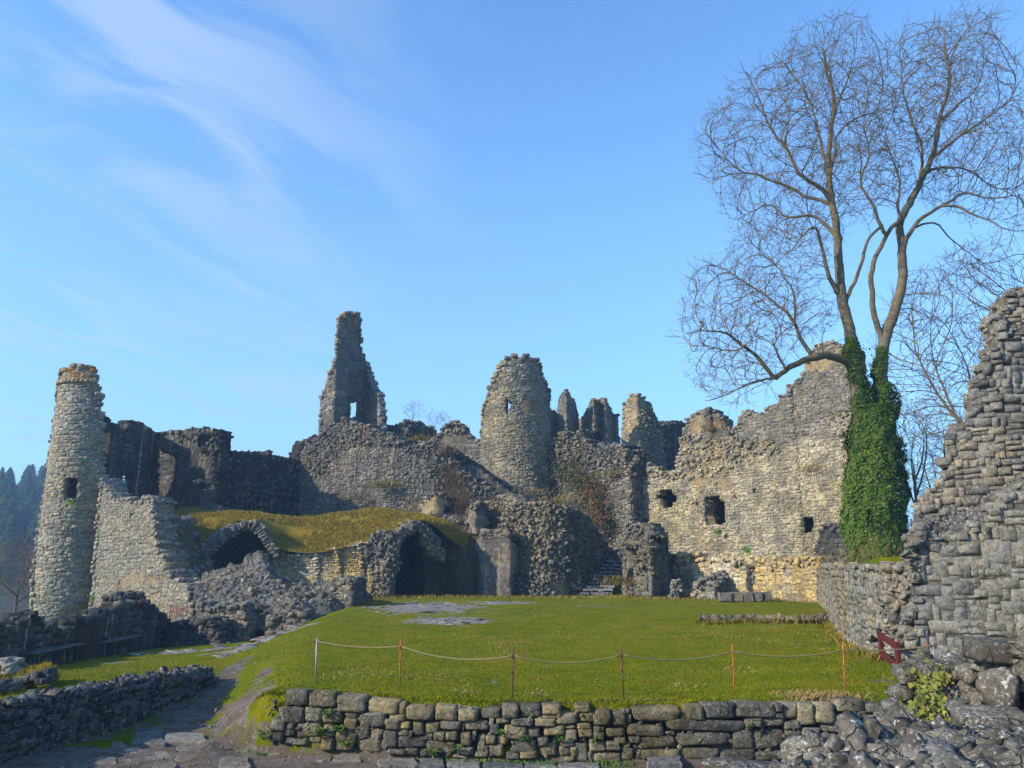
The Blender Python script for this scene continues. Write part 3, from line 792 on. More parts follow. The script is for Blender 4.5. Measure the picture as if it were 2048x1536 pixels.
# ------------------------------------------------------------------ ground
def itp(v, xs, ys): return np.interp(v, xs, ys)
def wallL(y): return itp(y, [8, 12, 15, 17.5, 19, 21.7, 24], [-11.0, -10.05, -9.33, -8.78, -8.4, -8.1, -7.9])
def wallR(y): return itp(y, [18, 20.8, 23.8, 28, 37, 45, 60], [9.6, 9.65, 10.0, 11.2, 14.2, 17.0, 22])
def front(x): return itp(x, [-5.6, -4.6, -2.3, 2.1, 8], [16.6, 16.05, 15.65, 15.3, 15.3])
def hgt(x, y):
    x = np.asarray(x, float); y = np.asarray(y, float)
    T = 1.0 + 0.0115 * np.clip(y - 15, -5, 40)
    yard = 0.98 - 0.030 * np.clip(y - 15, -20, 45) + 0.07 * np.clip(x + 8, -14, 6)
    g = itp(y, [16.2, 18, 21.5, 23], [0.0, 0.04, 0.45, 0.75])
    gm = sstep(wallL(y) - 0.12, wallL(y) + 0.12, x) * (1 - sstep(21.8, 24.0, y))
    B = yard * (1 - gm) + g * gm
    xc = itp(y, [15, 17.5, 29, 35, 46, 60], [-4.9, -4.5, -6.9, -7.6, -8.3, -9]); wd = itp(y, [15, 16, 20, 29, 46], [0.8, 1.6, 2.2, 3.6, 4.5])
    k = sstep(xc - wd, xc, x)
    h = B * (1 - k) + T * k
    fr = (1 - sstep(front(x) - 0.12, front(x) + 0.12, y)) * sstep(wallL(y) - 0.12, wallL(y) + 0.12, x)
    fr = fr * sstep(-6.1, -5.3, x)
    h = h * (1 - fr)
    # behind the receding wall on the right
    kr = sstep(wallR(y) + 0.1, wallR(y) + 0.7, x) * sstep(22.0, 23.0, y)
    h = h + kr * (itp(y, [18, 28, 45], [3.0, 2.3, 2.2]))
    # castle rock
    hill = 14 * sstep(61, 82, y) * sstep(-34, -24, x) * (1 - sstep(12, 26, x)); h = h + hill
    # valley
    d = np.hypot(x, y)
    vl = np.maximum(sstep(-20.5, -38, x), sstep(92, 125, y)); vl = np.maximum(vl, sstep(70, 140, x)); vl = np.maximum(vl, sstep(-20, -60, y))
    far = -9 + 37 * sstep(130, 430, d) * sstep(-30, -130, x) + 6 * sstep(300, 900, d)
    h = h * (1 - vl) + far * vl
    p = np.stack([x, y, np.zeros_like(x)], -1)
    h = h + 0.085 * fbm(p, 0.28, 3, 4) * (1 - fr) + 0.018 * fbm(p, 1.8, 3, 9) + sstep(60, 200, d) * 2.0 * fbm(p, 0.02, 3, 11)
    return h
def hp(x, y): return float(hgt(np.array([x]), np.array([y]))[0])
def grow(a, b, n, p=2.2): 
    t = np.linspace(0, 1, n + 1)[1:] ** p; return a + (b - a) * t
gx = np.concatenate([grow(-22, -1100, 34)[::-1], np.arange(-22, 22.01, 0.24), grow(22, 1100, 30)])
gy = np.concatenate([grow(6, -500, 20)[::-1], np.arange(6, 40, 0.22), np.arange(40, 62, 0.45), grow(62, 1500, 44)])
GX, GY = np.meshgrid(gx, gy, indexing='ij'); GZ = hgt(GX, GY)
G0 = np.stack([GX, GY, GZ], -1)
def blob(cx, cy, rx, ry, ang=0.0, X=GX, Y=GY):
    c, s = math.cos(ang), math.sin(ang); dx = X - cx; dy = Y - cy
    return np.clip(1.25 - np.sqrt(((dx * c + dy * s) / rx) ** 2 + ((-dx * s + dy * c) / ry) ** 2), 0, 1)
def gmask(X, Y):
    pathc = itp(Y, [8, 14, 16, 18, 20, 21.5, 23.5, 26], [-5.5, -6.2, -6.7, -7.15, -7.45, -7.55, -7.7, -7.9]); pw = itp(Y, [14, 16, 18, 21, 23, 25], [1.6, 1.1, 0.75, 0.5, 0.35, 0.1])
    dirt = np.clip(1.1 - np.abs(X - pathc) / pw * 0.75, 0, 1) * (1 - sstep(24, 25.5, Y))
    dirt = np.maximum(dirt, 0.95 * blob(-5.9, 18.2, 0.85, 2.4, 0.25, X, Y)); dirt = np.maximum(dirt, 0.6 * blob(-6.3, 21.0, 0.45, 2.6, 0.3, X, Y))
    low = (Y < front(X) - 0.05) & (X > wallL(Y) + .3); dirt = np.where(low, np.maximum(dirt, 0.78), dirt)
    dirt = np.maximum(dirt, 0.55 * blob(4.2, 43, 3.4, 1.2, 0, X, Y)); dirt = np.maximum(dirt, 0.5 * blob(8.0, 17.6, 1.3, 0.45, 0, X, Y))
    dirt = np.maximum(dirt, 0.55 * np.clip(1.2 - np.abs(X - wallL(Y) - .4) / .7, 0, 1) * (Y < 21.5))
    dirt = np.maximum(dirt, 0.62 * blob(-5.5, 16.9, 1.1, 1.0, 0, X, Y))
    rock = 0.80 * blob(-4.4, 42.0, 3.6, 6.4, 0.15, X, Y)
    dirt = np.maximum(dirt, 0.34 * blob(-3.6, 41.0, 6.0, 10.0, 0.1, X, Y)); dirt = np.maximum(dirt, 0.30 * blob(3.5, 48.0, 9.0, 4.0, 0.0, X, Y))
    rock = np.maximum(rock, 0.85 * blob(-2.6, 34.0, 2.2, 2.0, 0.1, X, Y)); rock = np.maximum(rock, 0.8 * blob(-0.6, 46, 2.4, 2.0, 0, X, Y))
    rock = np.maximum(rock, 0.75 * blob(-9.2, 31.0, 0.8, 5.0, -0.45, X, Y)); rock = np.maximum(rock, 0.72 * blob(-12.5, 33.5, 2.8, 0.7, 0.1, X, Y)); rock = np.maximum(rock, 0.7 * blob(-13.2, 29.6, 2.2, 0.35, 0.25, X, Y))
    rock = np.maximum(rock, 0.7 * sstep(60, 66, Y) * (np.abs(X) < 26))
    far = sstep(70, 110, np.hypot(X, Y))
    return np.stack([dirt, rock, far], -1)
MK = gmask(GX, GY)
g_me = grid_mesh('ground', G0, True, {'mask': MK.reshape(-1, 3)})
# grid runs x then y: make the faces look up
g_me.flip_normals()
link('ground', g_me, M_LAWN, kind='structure')

# blades of the lawn, on the near part of the slope
def lawn_pts(n, x0, x1, y0, y1, seed):
    rg = np.random.default_rng(seed); y = y0 + (y1 - y0) * rg.random(n) ** 1.5; x = rg.uniform(x0, x1, n) * (0.5 + 0.5 * y / y1)
    z = hgt(x, y); m = gmask(x, y)
    nz = fbm(np.stack([x, y, x * 0], -1), 2.2, 3, 8)
    keep = (m[:, 0] + nz * 0.4 < 0.5) & (m[:, 1] + nz * 0.4 < 0.45) & (x < wallR(y)) & (np.abs(x) < y * 0.70)
    keep &= ~((y < front(x) + 0.25) & (x > -5.6)); keep &= ~((np.abs(x - wallL(y)) < 0.4) & (y < 22))
    return np.stack([x, y, z], 1)[keep]
pt = lawn_pts(200000, -24, 16, 14, 36, 3)
blades('grass', pt, np.tile([0, 0, 1.0], (len(pt), 1)), 0.030, 0.014, M_BLADE, label='short green lawn grass covering the castle courtyard', cat='grass', seed=1, lean=0.9)

# ================================================================== the castle
def Pxy(px, py, D): v = P(px, py, D); return v.x, v.y
# ---- left round tower
c_ = Pxy(153, 1000, 54.0)
t_tower, pl = ruin('round_tower', 'tall slender round tower of pale yellowish stone, its broken top capped with orange lichen', 'tower', None,
     [(60,1262),(196,1262),(207,1000),(209,940),(208,870),(205,835),(202,822),(200,812),(204,806),(203,795),(200,782),(197,772),(192,760),(196,755),(192,747),(188,738),(183,731),(170,730),(158,733),(146,733),(137,736),(125,736),(100,800),(70,1000)],
     M_TOWER, M_COREG, holes=[[(131,957),(155,957),(154,968),(152,1000),(130,1000)], [(137,1050),(140,1050),(138,1090),(136,1090)], [(153,1091),(162,1091),(158,1098),(151,1097)], [(89,1090),(93,1090),(91,1101),(88,1101)]],
     cyl=(c_[0], c_[1], 1.95), thick=0.55, sw=0.301, sh=0.208, depth=0.25, cell=0.2, rag=0.3, edge_size=1.2, protr=0.05)
# projecting string course near the top
rc = []
for k in range(26):
    th = R(-105 + k * 8.1); base = math.atan2(-c_[1], -c_[0]); z_ = P(160, 762, 52.2).z
    if k > 14: break
    n_ = np.array([math.cos(base + th), math.sin(base + th), 0]); tt_ = np.array([-n_[1], n_[0], 0])
    rc.append(rec('block', np.array([c_[0], c_[1], z_]) + n_ * 1.98, tt_, n_, (0, 0, 1), (0.27, 0.3, 0.25), tilt=0.03))
finish_stones(t_tower, rc, M_TOWER, name='cornice_stone')
# dark inside of the tower seen through the window: a rear shell
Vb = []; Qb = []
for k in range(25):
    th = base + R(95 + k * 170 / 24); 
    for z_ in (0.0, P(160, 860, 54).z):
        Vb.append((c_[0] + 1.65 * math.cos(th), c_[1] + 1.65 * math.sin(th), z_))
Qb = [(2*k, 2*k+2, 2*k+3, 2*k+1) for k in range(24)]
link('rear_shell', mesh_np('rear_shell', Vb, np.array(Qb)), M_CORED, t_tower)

# ---- pale curtain wall beside it
ruin('curtain_wall', 'pale grey curtain wall with a stepped broken edge, joined to the slender round tower', 'castle wall', [(176, 52.4), (388, 46.2)],
     [(180,1262),(183,1200),(190,1100),(197,1010),(203,957),(211,961),(212,975),(218,985),(227,989),(230,1000),(237,999),(240,992),(260,996),(262,1002),(274,1004),(281,999),(293,995),(299,992),(300,1001),(306,1002),(307,1031),(311,1047),(315,1082),(320,1105),(328,1112),(332,1136),(338,1141),(344,1150),(354,1162),(370,1164),(373,1176),(380,1180),(384,1199),(386,1250),(386,1262)],
     M_LIGHT, M_COREG, holes=[[(262,1022),(266,1022),(266,1032),(262,1032)]], pyref=1100, thick=1.5, sw=0.259, sh=0.200, cell=0.24, rag=0.3)
ruin('buttress_wall', 'small stained masonry stub behind the shaded yard wall, below the pale curtain wall', 'wall', [(205, 40.0), (248, 40.0), (297, 41.0)],
     [(205,1230),(206,1196),(222,1191),(236,1190),(240,1196),(252,1190),(262,1186),(276,1185),(293,1190),(294,1230)], M_DARK, M_CORED, pyref=1200, thick=0.9, sw=0.284, sh=0.231)
# ---- dark hall behind
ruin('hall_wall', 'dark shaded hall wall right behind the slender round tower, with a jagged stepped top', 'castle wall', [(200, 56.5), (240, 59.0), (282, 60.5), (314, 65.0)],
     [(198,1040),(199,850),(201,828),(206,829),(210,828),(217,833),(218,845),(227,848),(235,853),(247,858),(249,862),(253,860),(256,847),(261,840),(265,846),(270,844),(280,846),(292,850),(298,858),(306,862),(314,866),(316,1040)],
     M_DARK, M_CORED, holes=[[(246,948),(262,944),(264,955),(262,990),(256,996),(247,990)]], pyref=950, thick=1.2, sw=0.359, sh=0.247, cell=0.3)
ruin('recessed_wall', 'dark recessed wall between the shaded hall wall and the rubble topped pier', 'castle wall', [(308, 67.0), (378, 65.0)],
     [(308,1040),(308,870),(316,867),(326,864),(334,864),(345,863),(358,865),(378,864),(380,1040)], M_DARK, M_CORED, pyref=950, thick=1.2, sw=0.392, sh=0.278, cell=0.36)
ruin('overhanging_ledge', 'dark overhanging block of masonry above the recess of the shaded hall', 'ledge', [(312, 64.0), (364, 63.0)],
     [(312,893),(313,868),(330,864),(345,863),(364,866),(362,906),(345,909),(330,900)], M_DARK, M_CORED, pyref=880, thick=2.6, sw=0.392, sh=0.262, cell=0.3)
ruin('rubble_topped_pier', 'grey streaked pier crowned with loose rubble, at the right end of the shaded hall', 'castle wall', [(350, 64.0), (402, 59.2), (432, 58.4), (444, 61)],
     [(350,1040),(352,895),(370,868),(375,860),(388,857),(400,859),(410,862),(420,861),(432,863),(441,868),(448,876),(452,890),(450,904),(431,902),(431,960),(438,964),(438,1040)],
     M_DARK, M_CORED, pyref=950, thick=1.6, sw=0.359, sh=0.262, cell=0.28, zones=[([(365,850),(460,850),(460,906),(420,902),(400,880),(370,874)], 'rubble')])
ruin('plinth', 'small squared stone plinth on the grassy vault top, under the streaked pier', 'plinth', [(428, 57.2), (452, 57.6)],
     [(428,1030),(428,1010),(450,1012),(450,1032)], M_MID, M_CORE, pyref=1020, thick=0.8, sw=0.359, sh=0.270, cell=0.25, edge=False)
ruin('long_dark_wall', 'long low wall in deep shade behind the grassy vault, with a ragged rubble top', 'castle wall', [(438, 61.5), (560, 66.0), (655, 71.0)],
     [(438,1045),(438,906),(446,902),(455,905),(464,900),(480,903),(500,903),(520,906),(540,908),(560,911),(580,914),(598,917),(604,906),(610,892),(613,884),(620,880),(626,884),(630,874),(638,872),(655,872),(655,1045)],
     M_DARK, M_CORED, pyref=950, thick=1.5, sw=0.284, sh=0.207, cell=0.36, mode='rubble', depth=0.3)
# ---- keep
ruin('tall_keep_ruin', 'tall tapering hollow ruin of the keep with a small window near its foot', 'ruined keep',
     [(636, 73.5), (672, 72.6), (694, 73.8), (697, 77.6), (714, 78.2), (730, 78.5), (744, 76.5), (764, 73.5)],
     [(636,885),(638,862),(639,840),(640,818),(642,800),(646,785),(649,770),(655,758),(658,745),(663,735),(666,722),(671,710),(674,690),(673,668),(675,660),(674,652),(679,645),(679,635),(685,633),(696,628),(707,625),(711,624),(719,625),(719,632),(721,640),(722,660),(723,690),(728,708),(732,722),(733,740),(738,755),(744,770),(748,778),(755,785),(758,793),(761,810),(762,832),(763,850),(763,885)],
     M_KEEP, M_CORE, holes=[[(702,803),(714,803),(714,835),(700,834)], [(747,797),(750,795),(751,810),(748,811)]], pyref=760, thick=0.5, sw=0.318, sh=0.208, cell=0.25, edge_size=1.25, protr=0.07)
# ---- rubble humps behind the keep foot
ruin('rubble_hump', 'dark hump of rubble on the skyline right of the tall keep ruin', 'ruined wall', [(750, 76), (810, 74.0), (880, 76)],
     [(750,900),(752,856),(770,848),(781,852),(795,851),(806,845),(815,841),(828,842),(840,844),(850,850),(860,853),(868,860),(875,868),(880,900)],
     M_GREY, M_CORE, pyref=870, thick=2.0, sw=0.284, sh=0.233, mode='rubble', depth=0.5)
ruin('gable_wall', 'low buff gable with a rubble peak between the keep and the middle round tower', 'castle wall', [(850, 69.0), (985, 67.5)],
     [(850,905),(855,888),(862,877),(872,872),(882,862),(890,852),(900,846),(908,840),(917,842),(925,850),(931,860),(936,869),(946,875),(958,884),(966,893),(985,905),(1000,1000),(985,1000),(960,965),(930,935),(900,905)],
     M_MID, M_CORE, pyref=890, thick=1.2, sw=0.301, sh=0.216, cell=0.3, zones=[([(870,885),(880,850),(910,830),(940,860),(945,878),(915,868),(893,872)], 'rubble')])
# ---- great curtain, rubble face with a dressed panel
ruin('great_curtain_wall', 'broad grey curtain wall below the keep, rubble above a panel of dressed facing', 'castle wall', [(600, 67.5), (655, 65.5), (790, 62.5), (870, 62.0), (960, 62.5), (1065, 61.0)],
     [(598,1050),(602,930),(608,900),(614,885),(622,882),(632,876),(640,868),(655,860),(668,850),(684,840),(693,834),(702,843),(720,849),(735,851),(752,860),(772,868),(790,874),(817,888),(850,886),(862,880),(880,886),(893,892),(905,905),(915,922),(935,940),(950,958),(970,975),(990,988),(1010,1000),(1050,1010),(1062,1016),(1050,1070),(960,1090),(860,1080),(780,1060),(640,1050)],
     M_GREY, M_CORE, pyref=950, thick=1.6, sw=0.242, sh=0.194, cell=0.42, depth=0.34, mode='course', tilt=0.035, protr=0.14, edge_size=.9,
     zones=[([(595,940),(605,870),(700,825),(760,840),(830,880),(905,890),(960,950),(1070,1010),(1060,1080),(960,1100),(880,1000),(850,920),(790,895),(710,890),(660,920),(650,960)], 'rubble')])
# ---- stairs up between curtain and middle tower
st = thing('stone_stairs', 'worn stone stairs in shade climbing beside the middle round tower', 'stairs')
ns_ = 17
for k in range(ns_):
    f_ = k / (ns_ - 1); px = 1052 - f_ * 158; py = 1006 - f_ * 112; D = 61.6 + f_ * 3.0
    a = P(px, py, D)
    hgt_ = 0.42
    o = box('step', (1.5, 2.6, hgt_), M_DARK, st, (a.x - 0.15, a.y + 1.1, a.z - hgt_ / 2 + 0.05), (0, 0, R(-18)), bev=0.05, jag=0.05, seed=k)
# ---- middle round tower
c_ = Pxy(1031, 860, 67.5)
ruin('middle_round_tower', 'broad grey round tower in the middle of the castle with a ragged top', 'tower', None,
     [(940,1030),(946,960),(955,900),(960,884),(962,867),(965,845),(965,830),(967,813),(970,803),(973,792),(977,778),(983,763),(987,752),(993,742),(993,732),(999,729),(1004,727),(1011,722),(1016,716),(1024,714),(1033,712),(1040,713),(1047,714),(1049,709),(1056,709),(1058,717),(1064,716),(1071,718),(1073,726),(1079,729),(1083,733),(1084,742),(1087,752),(1091,762),(1094,776),(1100,784),(1110,790),(1110,1030)],
     M_MID, M_COREG, holes=[[(1011,797),(1021,797),(1021,828),(1011,830)]], cyl=(c_[0], c_[1], 3.02), thick=0.7, sw=0.334, sh=0.224, cell=0.28, edge_size=1.2, protr=0.07,
     prof=lambda q, z: max(0.0, (11.5 - z)) * 0.10)
# ---- shaded strip behind and the four fangs
ruin('link_wall', 'shaded strip of wall running back from the right side of the middle round tower', 'castle wall', [(1088, 78.0), (1122, 82.0)],
     [(1088,900),(1088,812),(1094,813),(1103,819),(1110,822),(1115,826),(1122,832),(1124,900)], M_FANG, M_CORE, pyref=850, thick=0.5, sw=0.26, sh=0.20, edge_size=0.6)
ruin('pointed_wall_fragment', 'narrow pointed skyline fragment with orange lichen on its tip, next to the middle round tower', 'ruined wall', [(1111, 80.5), (1134, 78.8), (1160, 83.0)],
     [(1111,905),(1115,850),(1115,813),(1117,800),(1120,793),(1125,786),(1130,779),(1136,781),(1140,788),(1143,797),(1149,800),(1151,808),(1154,818),(1157,834),(1160,905)], M_FANG, M_CORE, pyref=830, thick=0.4, sw=0.26, sh=0.20, cell=0.19, edge_size=0.6)
ruin('fluted_wall_fragment', 'blocky skyline wall fragment with vertical streaked facets and a flat lichened top', 'ruined wall', [(1156, 83.5), (1175, 82.0), (1188, 80.0), (1200, 81.6), (1212, 80.6), (1224, 82.5), (1240, 82.0)],
     [(1156,915),(1157,838),(1165,833),(1169,826),(1175,816),(1180,806),(1182,797),(1189,800),(1196,801),(1200,797),(1207,797),(1213,803),(1218,810),(1223,818),(1225,827),(1234,828),(1235,872),(1240,890),(1242,915)], M_FANG, M_CORE, pyref=840, thick=0.45, sw=0.26, sh=0.20, cell=0.19, mode='course', edge_size=0.6)
ruin('tall_wall_fragment', 'tall buff skyline wall fragment with a torn sloping edge, near the golden wall', 'ruined wall', [(1241, 71.5), (1276, 69.5), (1300, 70.5), (1330, 74.0)],
     [(1238,960),(1243,900),(1245,807),(1250,804),(1256,800),(1262,791),(1268,788),(1275,787),(1283,789),(1290,798),(1294,804),(1300,812),(1305,822),(1311,835),(1317,844),(1321,850),(1323,870),(1330,900),(1335,930),(1350,950),(1350,975),(1240,975)],
     M_PALEFANG, M_COREG, pyref=850, thick=0.8, sw=0.26, sh=0.20, cell=0.28, zones=[([(1280,820),(1300,810),(1345,870),(1345,960),(1290,960),(1290,880)], 'rubble')])
ruin('shaded_wall_fragment', 'short dark wall fragment in shade between the tall buff fragment and the golden wall', 'ruined wall', [(1316, 73.0), (1350, 73.5), (1374, 78.0)],
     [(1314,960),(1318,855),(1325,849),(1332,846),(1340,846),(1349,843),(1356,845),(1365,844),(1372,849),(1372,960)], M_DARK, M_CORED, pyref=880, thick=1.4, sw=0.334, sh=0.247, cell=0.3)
# ---- mass right of the middle tower
ruin('ruined_bailey_wall', 'dark rubble wall with lumpy top between the middle tower and the golden wall', 'castle wall', [(1085, 66.5), (1150, 65.0), (1215, 62.5), (1262, 60.5), (1296, 62.0)],
     [(1085,1040),(1085,935),(1098,905),(1104,890),(1112,878),(1123,868),(1131,864),(1139,868),(1142,880),(1150,873),(1156,862),(1164,861),(1170,870),(1173,882),(1185,893),(1196,897),(1204,890),(1212,887),(1222,888),(1232,887),(1243,892),(1250,905),(1256,935),(1270,925),(1280,905),(1288,898),(1296,915),(1300,960),(1299,1010),(1292,1130),(1255,1150),(1200,1150),(1100,1060)],
     M_GREY, M_CORED, zones=[([(1080,960),(1090,880),(1130,855),(1200,880),(1250,890),(1300,895),(1300,940),(1240,960),(1180,930),(1130,960),(1120,1060),(1085,1060)], 'rubble')], pyref=960, thick=2.0, sw=0.259, sh=0.207, cell=0.42, depth=0.34, mode='course', tilt=0.035, protr=0.14)
# ---- golden wall
GY_ = [(1284, 61.5), (1398, 58.8), (1400, 58.6), (1598, 53.6), (1604, 53.57), (1712, 51.0)]
GHOLES = [[(1409,996),(1416,991),(1428,989),(1440,988),(1446,1000),(1452,1012),(1453,1035),(1448,1048),(1430,1049),(1418,1052),(1410,1046)], [(1314,990),(1320,980),(1332,977),(1345,980),(1353,996),(1347,1012),(1330,1017),(1316,1008)], [(1609,1036),(1629,1034),(1624,1067),(1611,1069)]]
t_g, pl_g = ruin('golden_great_wall', 'large golden yellow castle wall with a gaping window hole beside the ivy', 'castle wall', GY_,
     [(1284,1150),(1286,990),(1290,940),(1296,925),(1310,935),(1328,945),(1345,946),(1352,940),(1356,915),(1360,895),(1362,873),(1370,850),(1375,838),(1381,828),(1390,823),(1398,821),(1405,820),(1413,818),(1425,822),(1432,829),(1441,838),(1450,850),(1459,858),(1462,874),(1470,856),(1476,842),(1483,828),(1489,822),(1497,821),(1507,823),(1518,823),(1530,822),(1533,812),(1540,810),(1553,807),(1556,797),(1566,792),(1575,786),(1578,770),(1590,762),(1600,752),(1612,738),(1620,712),(1626,698),(1634,690),(1648,686),(1665,685),(1680,690),(1700,695),(1712,700),(1712,1150)],
     M_GOLD, M_COREG, holes=GHOLES + [[(1283,1030),(1296,1035),(1292,1050),(1283,1048)],
                             [(1506,973),(1512,968),(1516,980),(1509,990)],[(1466,988),(1470,985),(1472,995),(1467,998)],[(1572,1022),(1580,1022),(1578,1030),(1572,1029)],[(1392,1000),(1398,1000),(1398,1012),(1393,1012)],[(1542,960),(1550,958),(1554,966),(1548,976)]],
     pyref=1000, thick=1.5, sw=0.301, sh=0.193, cell=0.36, protr=0.06, rag=0.35,
     zones=[([(1286,960),(1290,925),(1350,930),(1365,850),(1375,870),(1460,880),(1470,860),(1480,880),(1540,880),(1560,900),(1470,930),(1440,950),(1370,955)], 'rubble'), ([(1650,840),(1715,800),(1715,920),(1690,920),(1680,870)], 'rubble')])
def gtun(poly, grow_=1.3, deep=5.0):  # near-black tunnel added behind a wall hole so that it stays dark
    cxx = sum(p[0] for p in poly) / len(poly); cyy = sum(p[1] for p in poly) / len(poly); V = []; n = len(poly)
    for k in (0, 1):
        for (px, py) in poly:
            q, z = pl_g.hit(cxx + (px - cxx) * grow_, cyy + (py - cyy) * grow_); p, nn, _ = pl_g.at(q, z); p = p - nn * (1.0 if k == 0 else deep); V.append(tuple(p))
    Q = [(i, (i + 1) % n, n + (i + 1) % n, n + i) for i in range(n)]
    link('dark_window_tunnel', mesh_np('dark_window_tunnel', V, [np.array(Q), np.array([[n + k for k in range(n)]])]), M_CORED, t_g)
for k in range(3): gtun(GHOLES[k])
ruin('projecting_turret_stub', 'broken turret stub with a dry grass ledge on top of the golden wall', 'ruined wall', [(1390, 59.5), (1420, 57.5), (1463, 60.0)],
     [(1388,900),(1386,850),(1384,832),(1392,824),(1402,821),(1412,818),(1425,822),(1432,829),(1441,838),(1450,850),(1459,858),(1463,874),(1455,870),(1440,862),(1420,858),(1404,860),(1400,900)], M_GREY, M_CORE, pyref=850, thick=0.9, sw=0.301, sh=0.231, cell=0.25)
ruin('upper_gable', 'buff upper gable piece behind the mossy low limb of the big tree', 'castle wall', [(1596, 53.5), (1624, 52.9), (1712, 50.8)],
     [(1596,826),(1597,775),(1603,755),(1610,742),(1616,725),(1622,705),(1630,692),(1642,687),(1662,685),(1682,689),(1700,694),(1712,700),(1712,826),(1660,820),(1625,828)], M_MID, M_COREG, pyref=760, thick=0.5, sw=0.301, sh=0.200, cell=0.3)
ruin('dark_wall_stub', 'dark squared wall stub between the golden wall and the ivy', 'wall', [(1632, 50.5), (1668, 49.0), (1702, 48.5)],
     [(1630,1140),(1634,1088),(1640,1068),(1648,1052),(1656,1049),(1662,1053),(1670,1047),(1682,1052),(1692,1054),(1700,1060),(1702,1140)], M_DARK, M_CORED, pyref=1090, thick=1.0, sw=0.301, sh=0.231, cell=0.26)
# ---- bastion and rock pillar
ruin('rubble_bastion', 'big rounded bastion of torn rubble in the middle, its right side in shade', 'bastion', [(940, 60.5), (975, 58.8), (1040, 55.6), (1095, 54.2), (1128, 54.4), (1160, 56.5), (1222, 62.0)],
     [(940,1075),(955,1030),(968,1012),(977,1006),(990,997),(1000,990),(1020,1000),(1037,1008),(1055,1004),(1069,1008),(1082,1005),(1094,1007),(1106,1009),(1118,1010),(1140,1016),(1161,1023),(1178,1036),(1188,1052),(1198,1070),(1208,1084),(1216,1096),(1214,1122),(1196,1138),(1180,1150),(1170,1165),(1160,1178),(1148,1196),(1148,1215),(1118,1215),(1035,1215),(1036,1140),(1024,1070)],
     M_GREY, M_COREG, pyref=1100, thick=2.4, sw=0.209, sh=0.175, cell=0.36, depth=0.45, mode='rubble', edge_size=1.0, protr=1.3,
     zones=[([(1036,1160),(1085,1166),(1118,1160),(1150,1150),(1150,1215),(1030,1215)], 'course')])
ruin('rock_pillar', 'smooth bare rock pillar capped by a strip of masonry, left of the rubble bastion', 'rock', [(944, 57.0), (962, 54.6), (1022, 53.9), (1038, 55.0)],
     [(944,1215),(946,1130),(950,1095),(958,1070),(964,1060),(985,1058),(1003,1060),(1024,1063),(1025,1078),(1034,1088),(1035,1110),(1036,1128),(1031,1150),(1028,1172),(1022,1200),(1022,1215)],
     M_ROCK, M_ROCK, pyref=1130, thick=1.6, sw=0.284, sh=0.216, cell=0.3, mode='course', edge=False, zones=[([(930,1080),(1050,1080),(1050,1230),(930,1230)], 'bare')])
# relief under the curtain: cliff with scrub
def relief(name, label, cat, rows, mat, step=0.35, disp=0.2, scale=0.8, seed=0, rocks=None, rmat=None, tufts=None, tmat=None, mask=None, limit=300, attrs=None):
    t = thing(name, label, cat)
    G, n = patch_grid(rows, step, disp, scale, seed)
    me = grid_mesh('surface', G, True); link('surface', me, mat, t)
    if rocks:
        dens, size = rocks[:2]
        m = None
        if len(rocks) > 2 and rocks[2]: m = sstep(0.0, 0.25, fbm(G, 0.45, 3, seed + 3) + rocks[2])
        finish_stones(t, scatter_rocks(G, n, dens, size, m, seed), rmat or mat, limit=limit)
    if tufts:
        dens, hh, ww = tufts[:3]
        m = sstep(-0.1, 0.2, fbm(G, 0.5, 3, seed + 5) + (tufts[3] if len(tufts) > 3 else 0.1))
        p, q = sample_grid(G, n, dens, m, seed + 1)
        q = np.where(q[:, 2:3] < 0, q * np.array([1, 1, -1]), q)
        blades('grass', p, q, hh, ww, tmat, t, seed=seed, lean=0.8)
    return t, G, n
relief('scrubby_cliff', 'rocky slope with brown brush between the right vault arch and the rock pillar', 'slope',
    [[(835,1215,54.0),(870,1215,54.0),(905,1213,54.5),(950,1212,55.5)],
     [(850,1160,54.8),(885,1150,54.6),(915,1140,55.2),(955,1130,56.0)],
     [(845,1110,55.6),(885,1095,55.4),(920,1085,56.0),(965,1080,57.0)],
     [(820,1060,57.5),(870,1050,57.0),(925,1035,57.6),(985,1040,58.5)],
     [(800,1030,60.6),(860,1020,60.0),(920,1010,60.0),(1000,1015,60.2)],
     [(800,1010,62.4),(860,995,61.6),(915,980,61.8),(1000,1000,61.8)]], M_SCRUB, 0.3, 0.55, 0.5, 21, rocks=(5.5, 0.30, 0.0), rmat=M_GREY, tufts=(55, 0.30, 0.03, 0.12), tmat=M_BRUSH)
ruin('rock_outcrop', 'pale weathered rock outcrop jutting from the slope above the rock pillar', 'rock', [(928, 57.6), (950, 56.4), (980, 57.2)],
     [(930,1060),(931,1030),(936,1016),(944,1009),(952,1012),(960,1004),(970,1006),(978,1014),(977,1035),(972,1055),(962,1066),(945,1068)], M_ROCK, M_ROCK, pyref=1030, thick=1.2, sw=0.284, sh=0.231, cell=0.22, mode='rock')
ruin('yellow_rock_face', 'jutting rock with a warm yellow underside above the right vault arch', 'rock', [(832, 59.4), (870, 58.0), (910, 58.6)],
     [(832,1035),(838,1012),(850,1000),(866,990),(880,986),(893,992),(896,1006),(892,1018),(897,1030),(905,1045),(915,1060),(920,1075),(900,1068),(884,1050),(868,1030),(850,1038)], M_ROCK, M_COREG, pyref=1020, thick=1.3, sw=0.284, sh=0.231, cell=0.25, mode='rock')

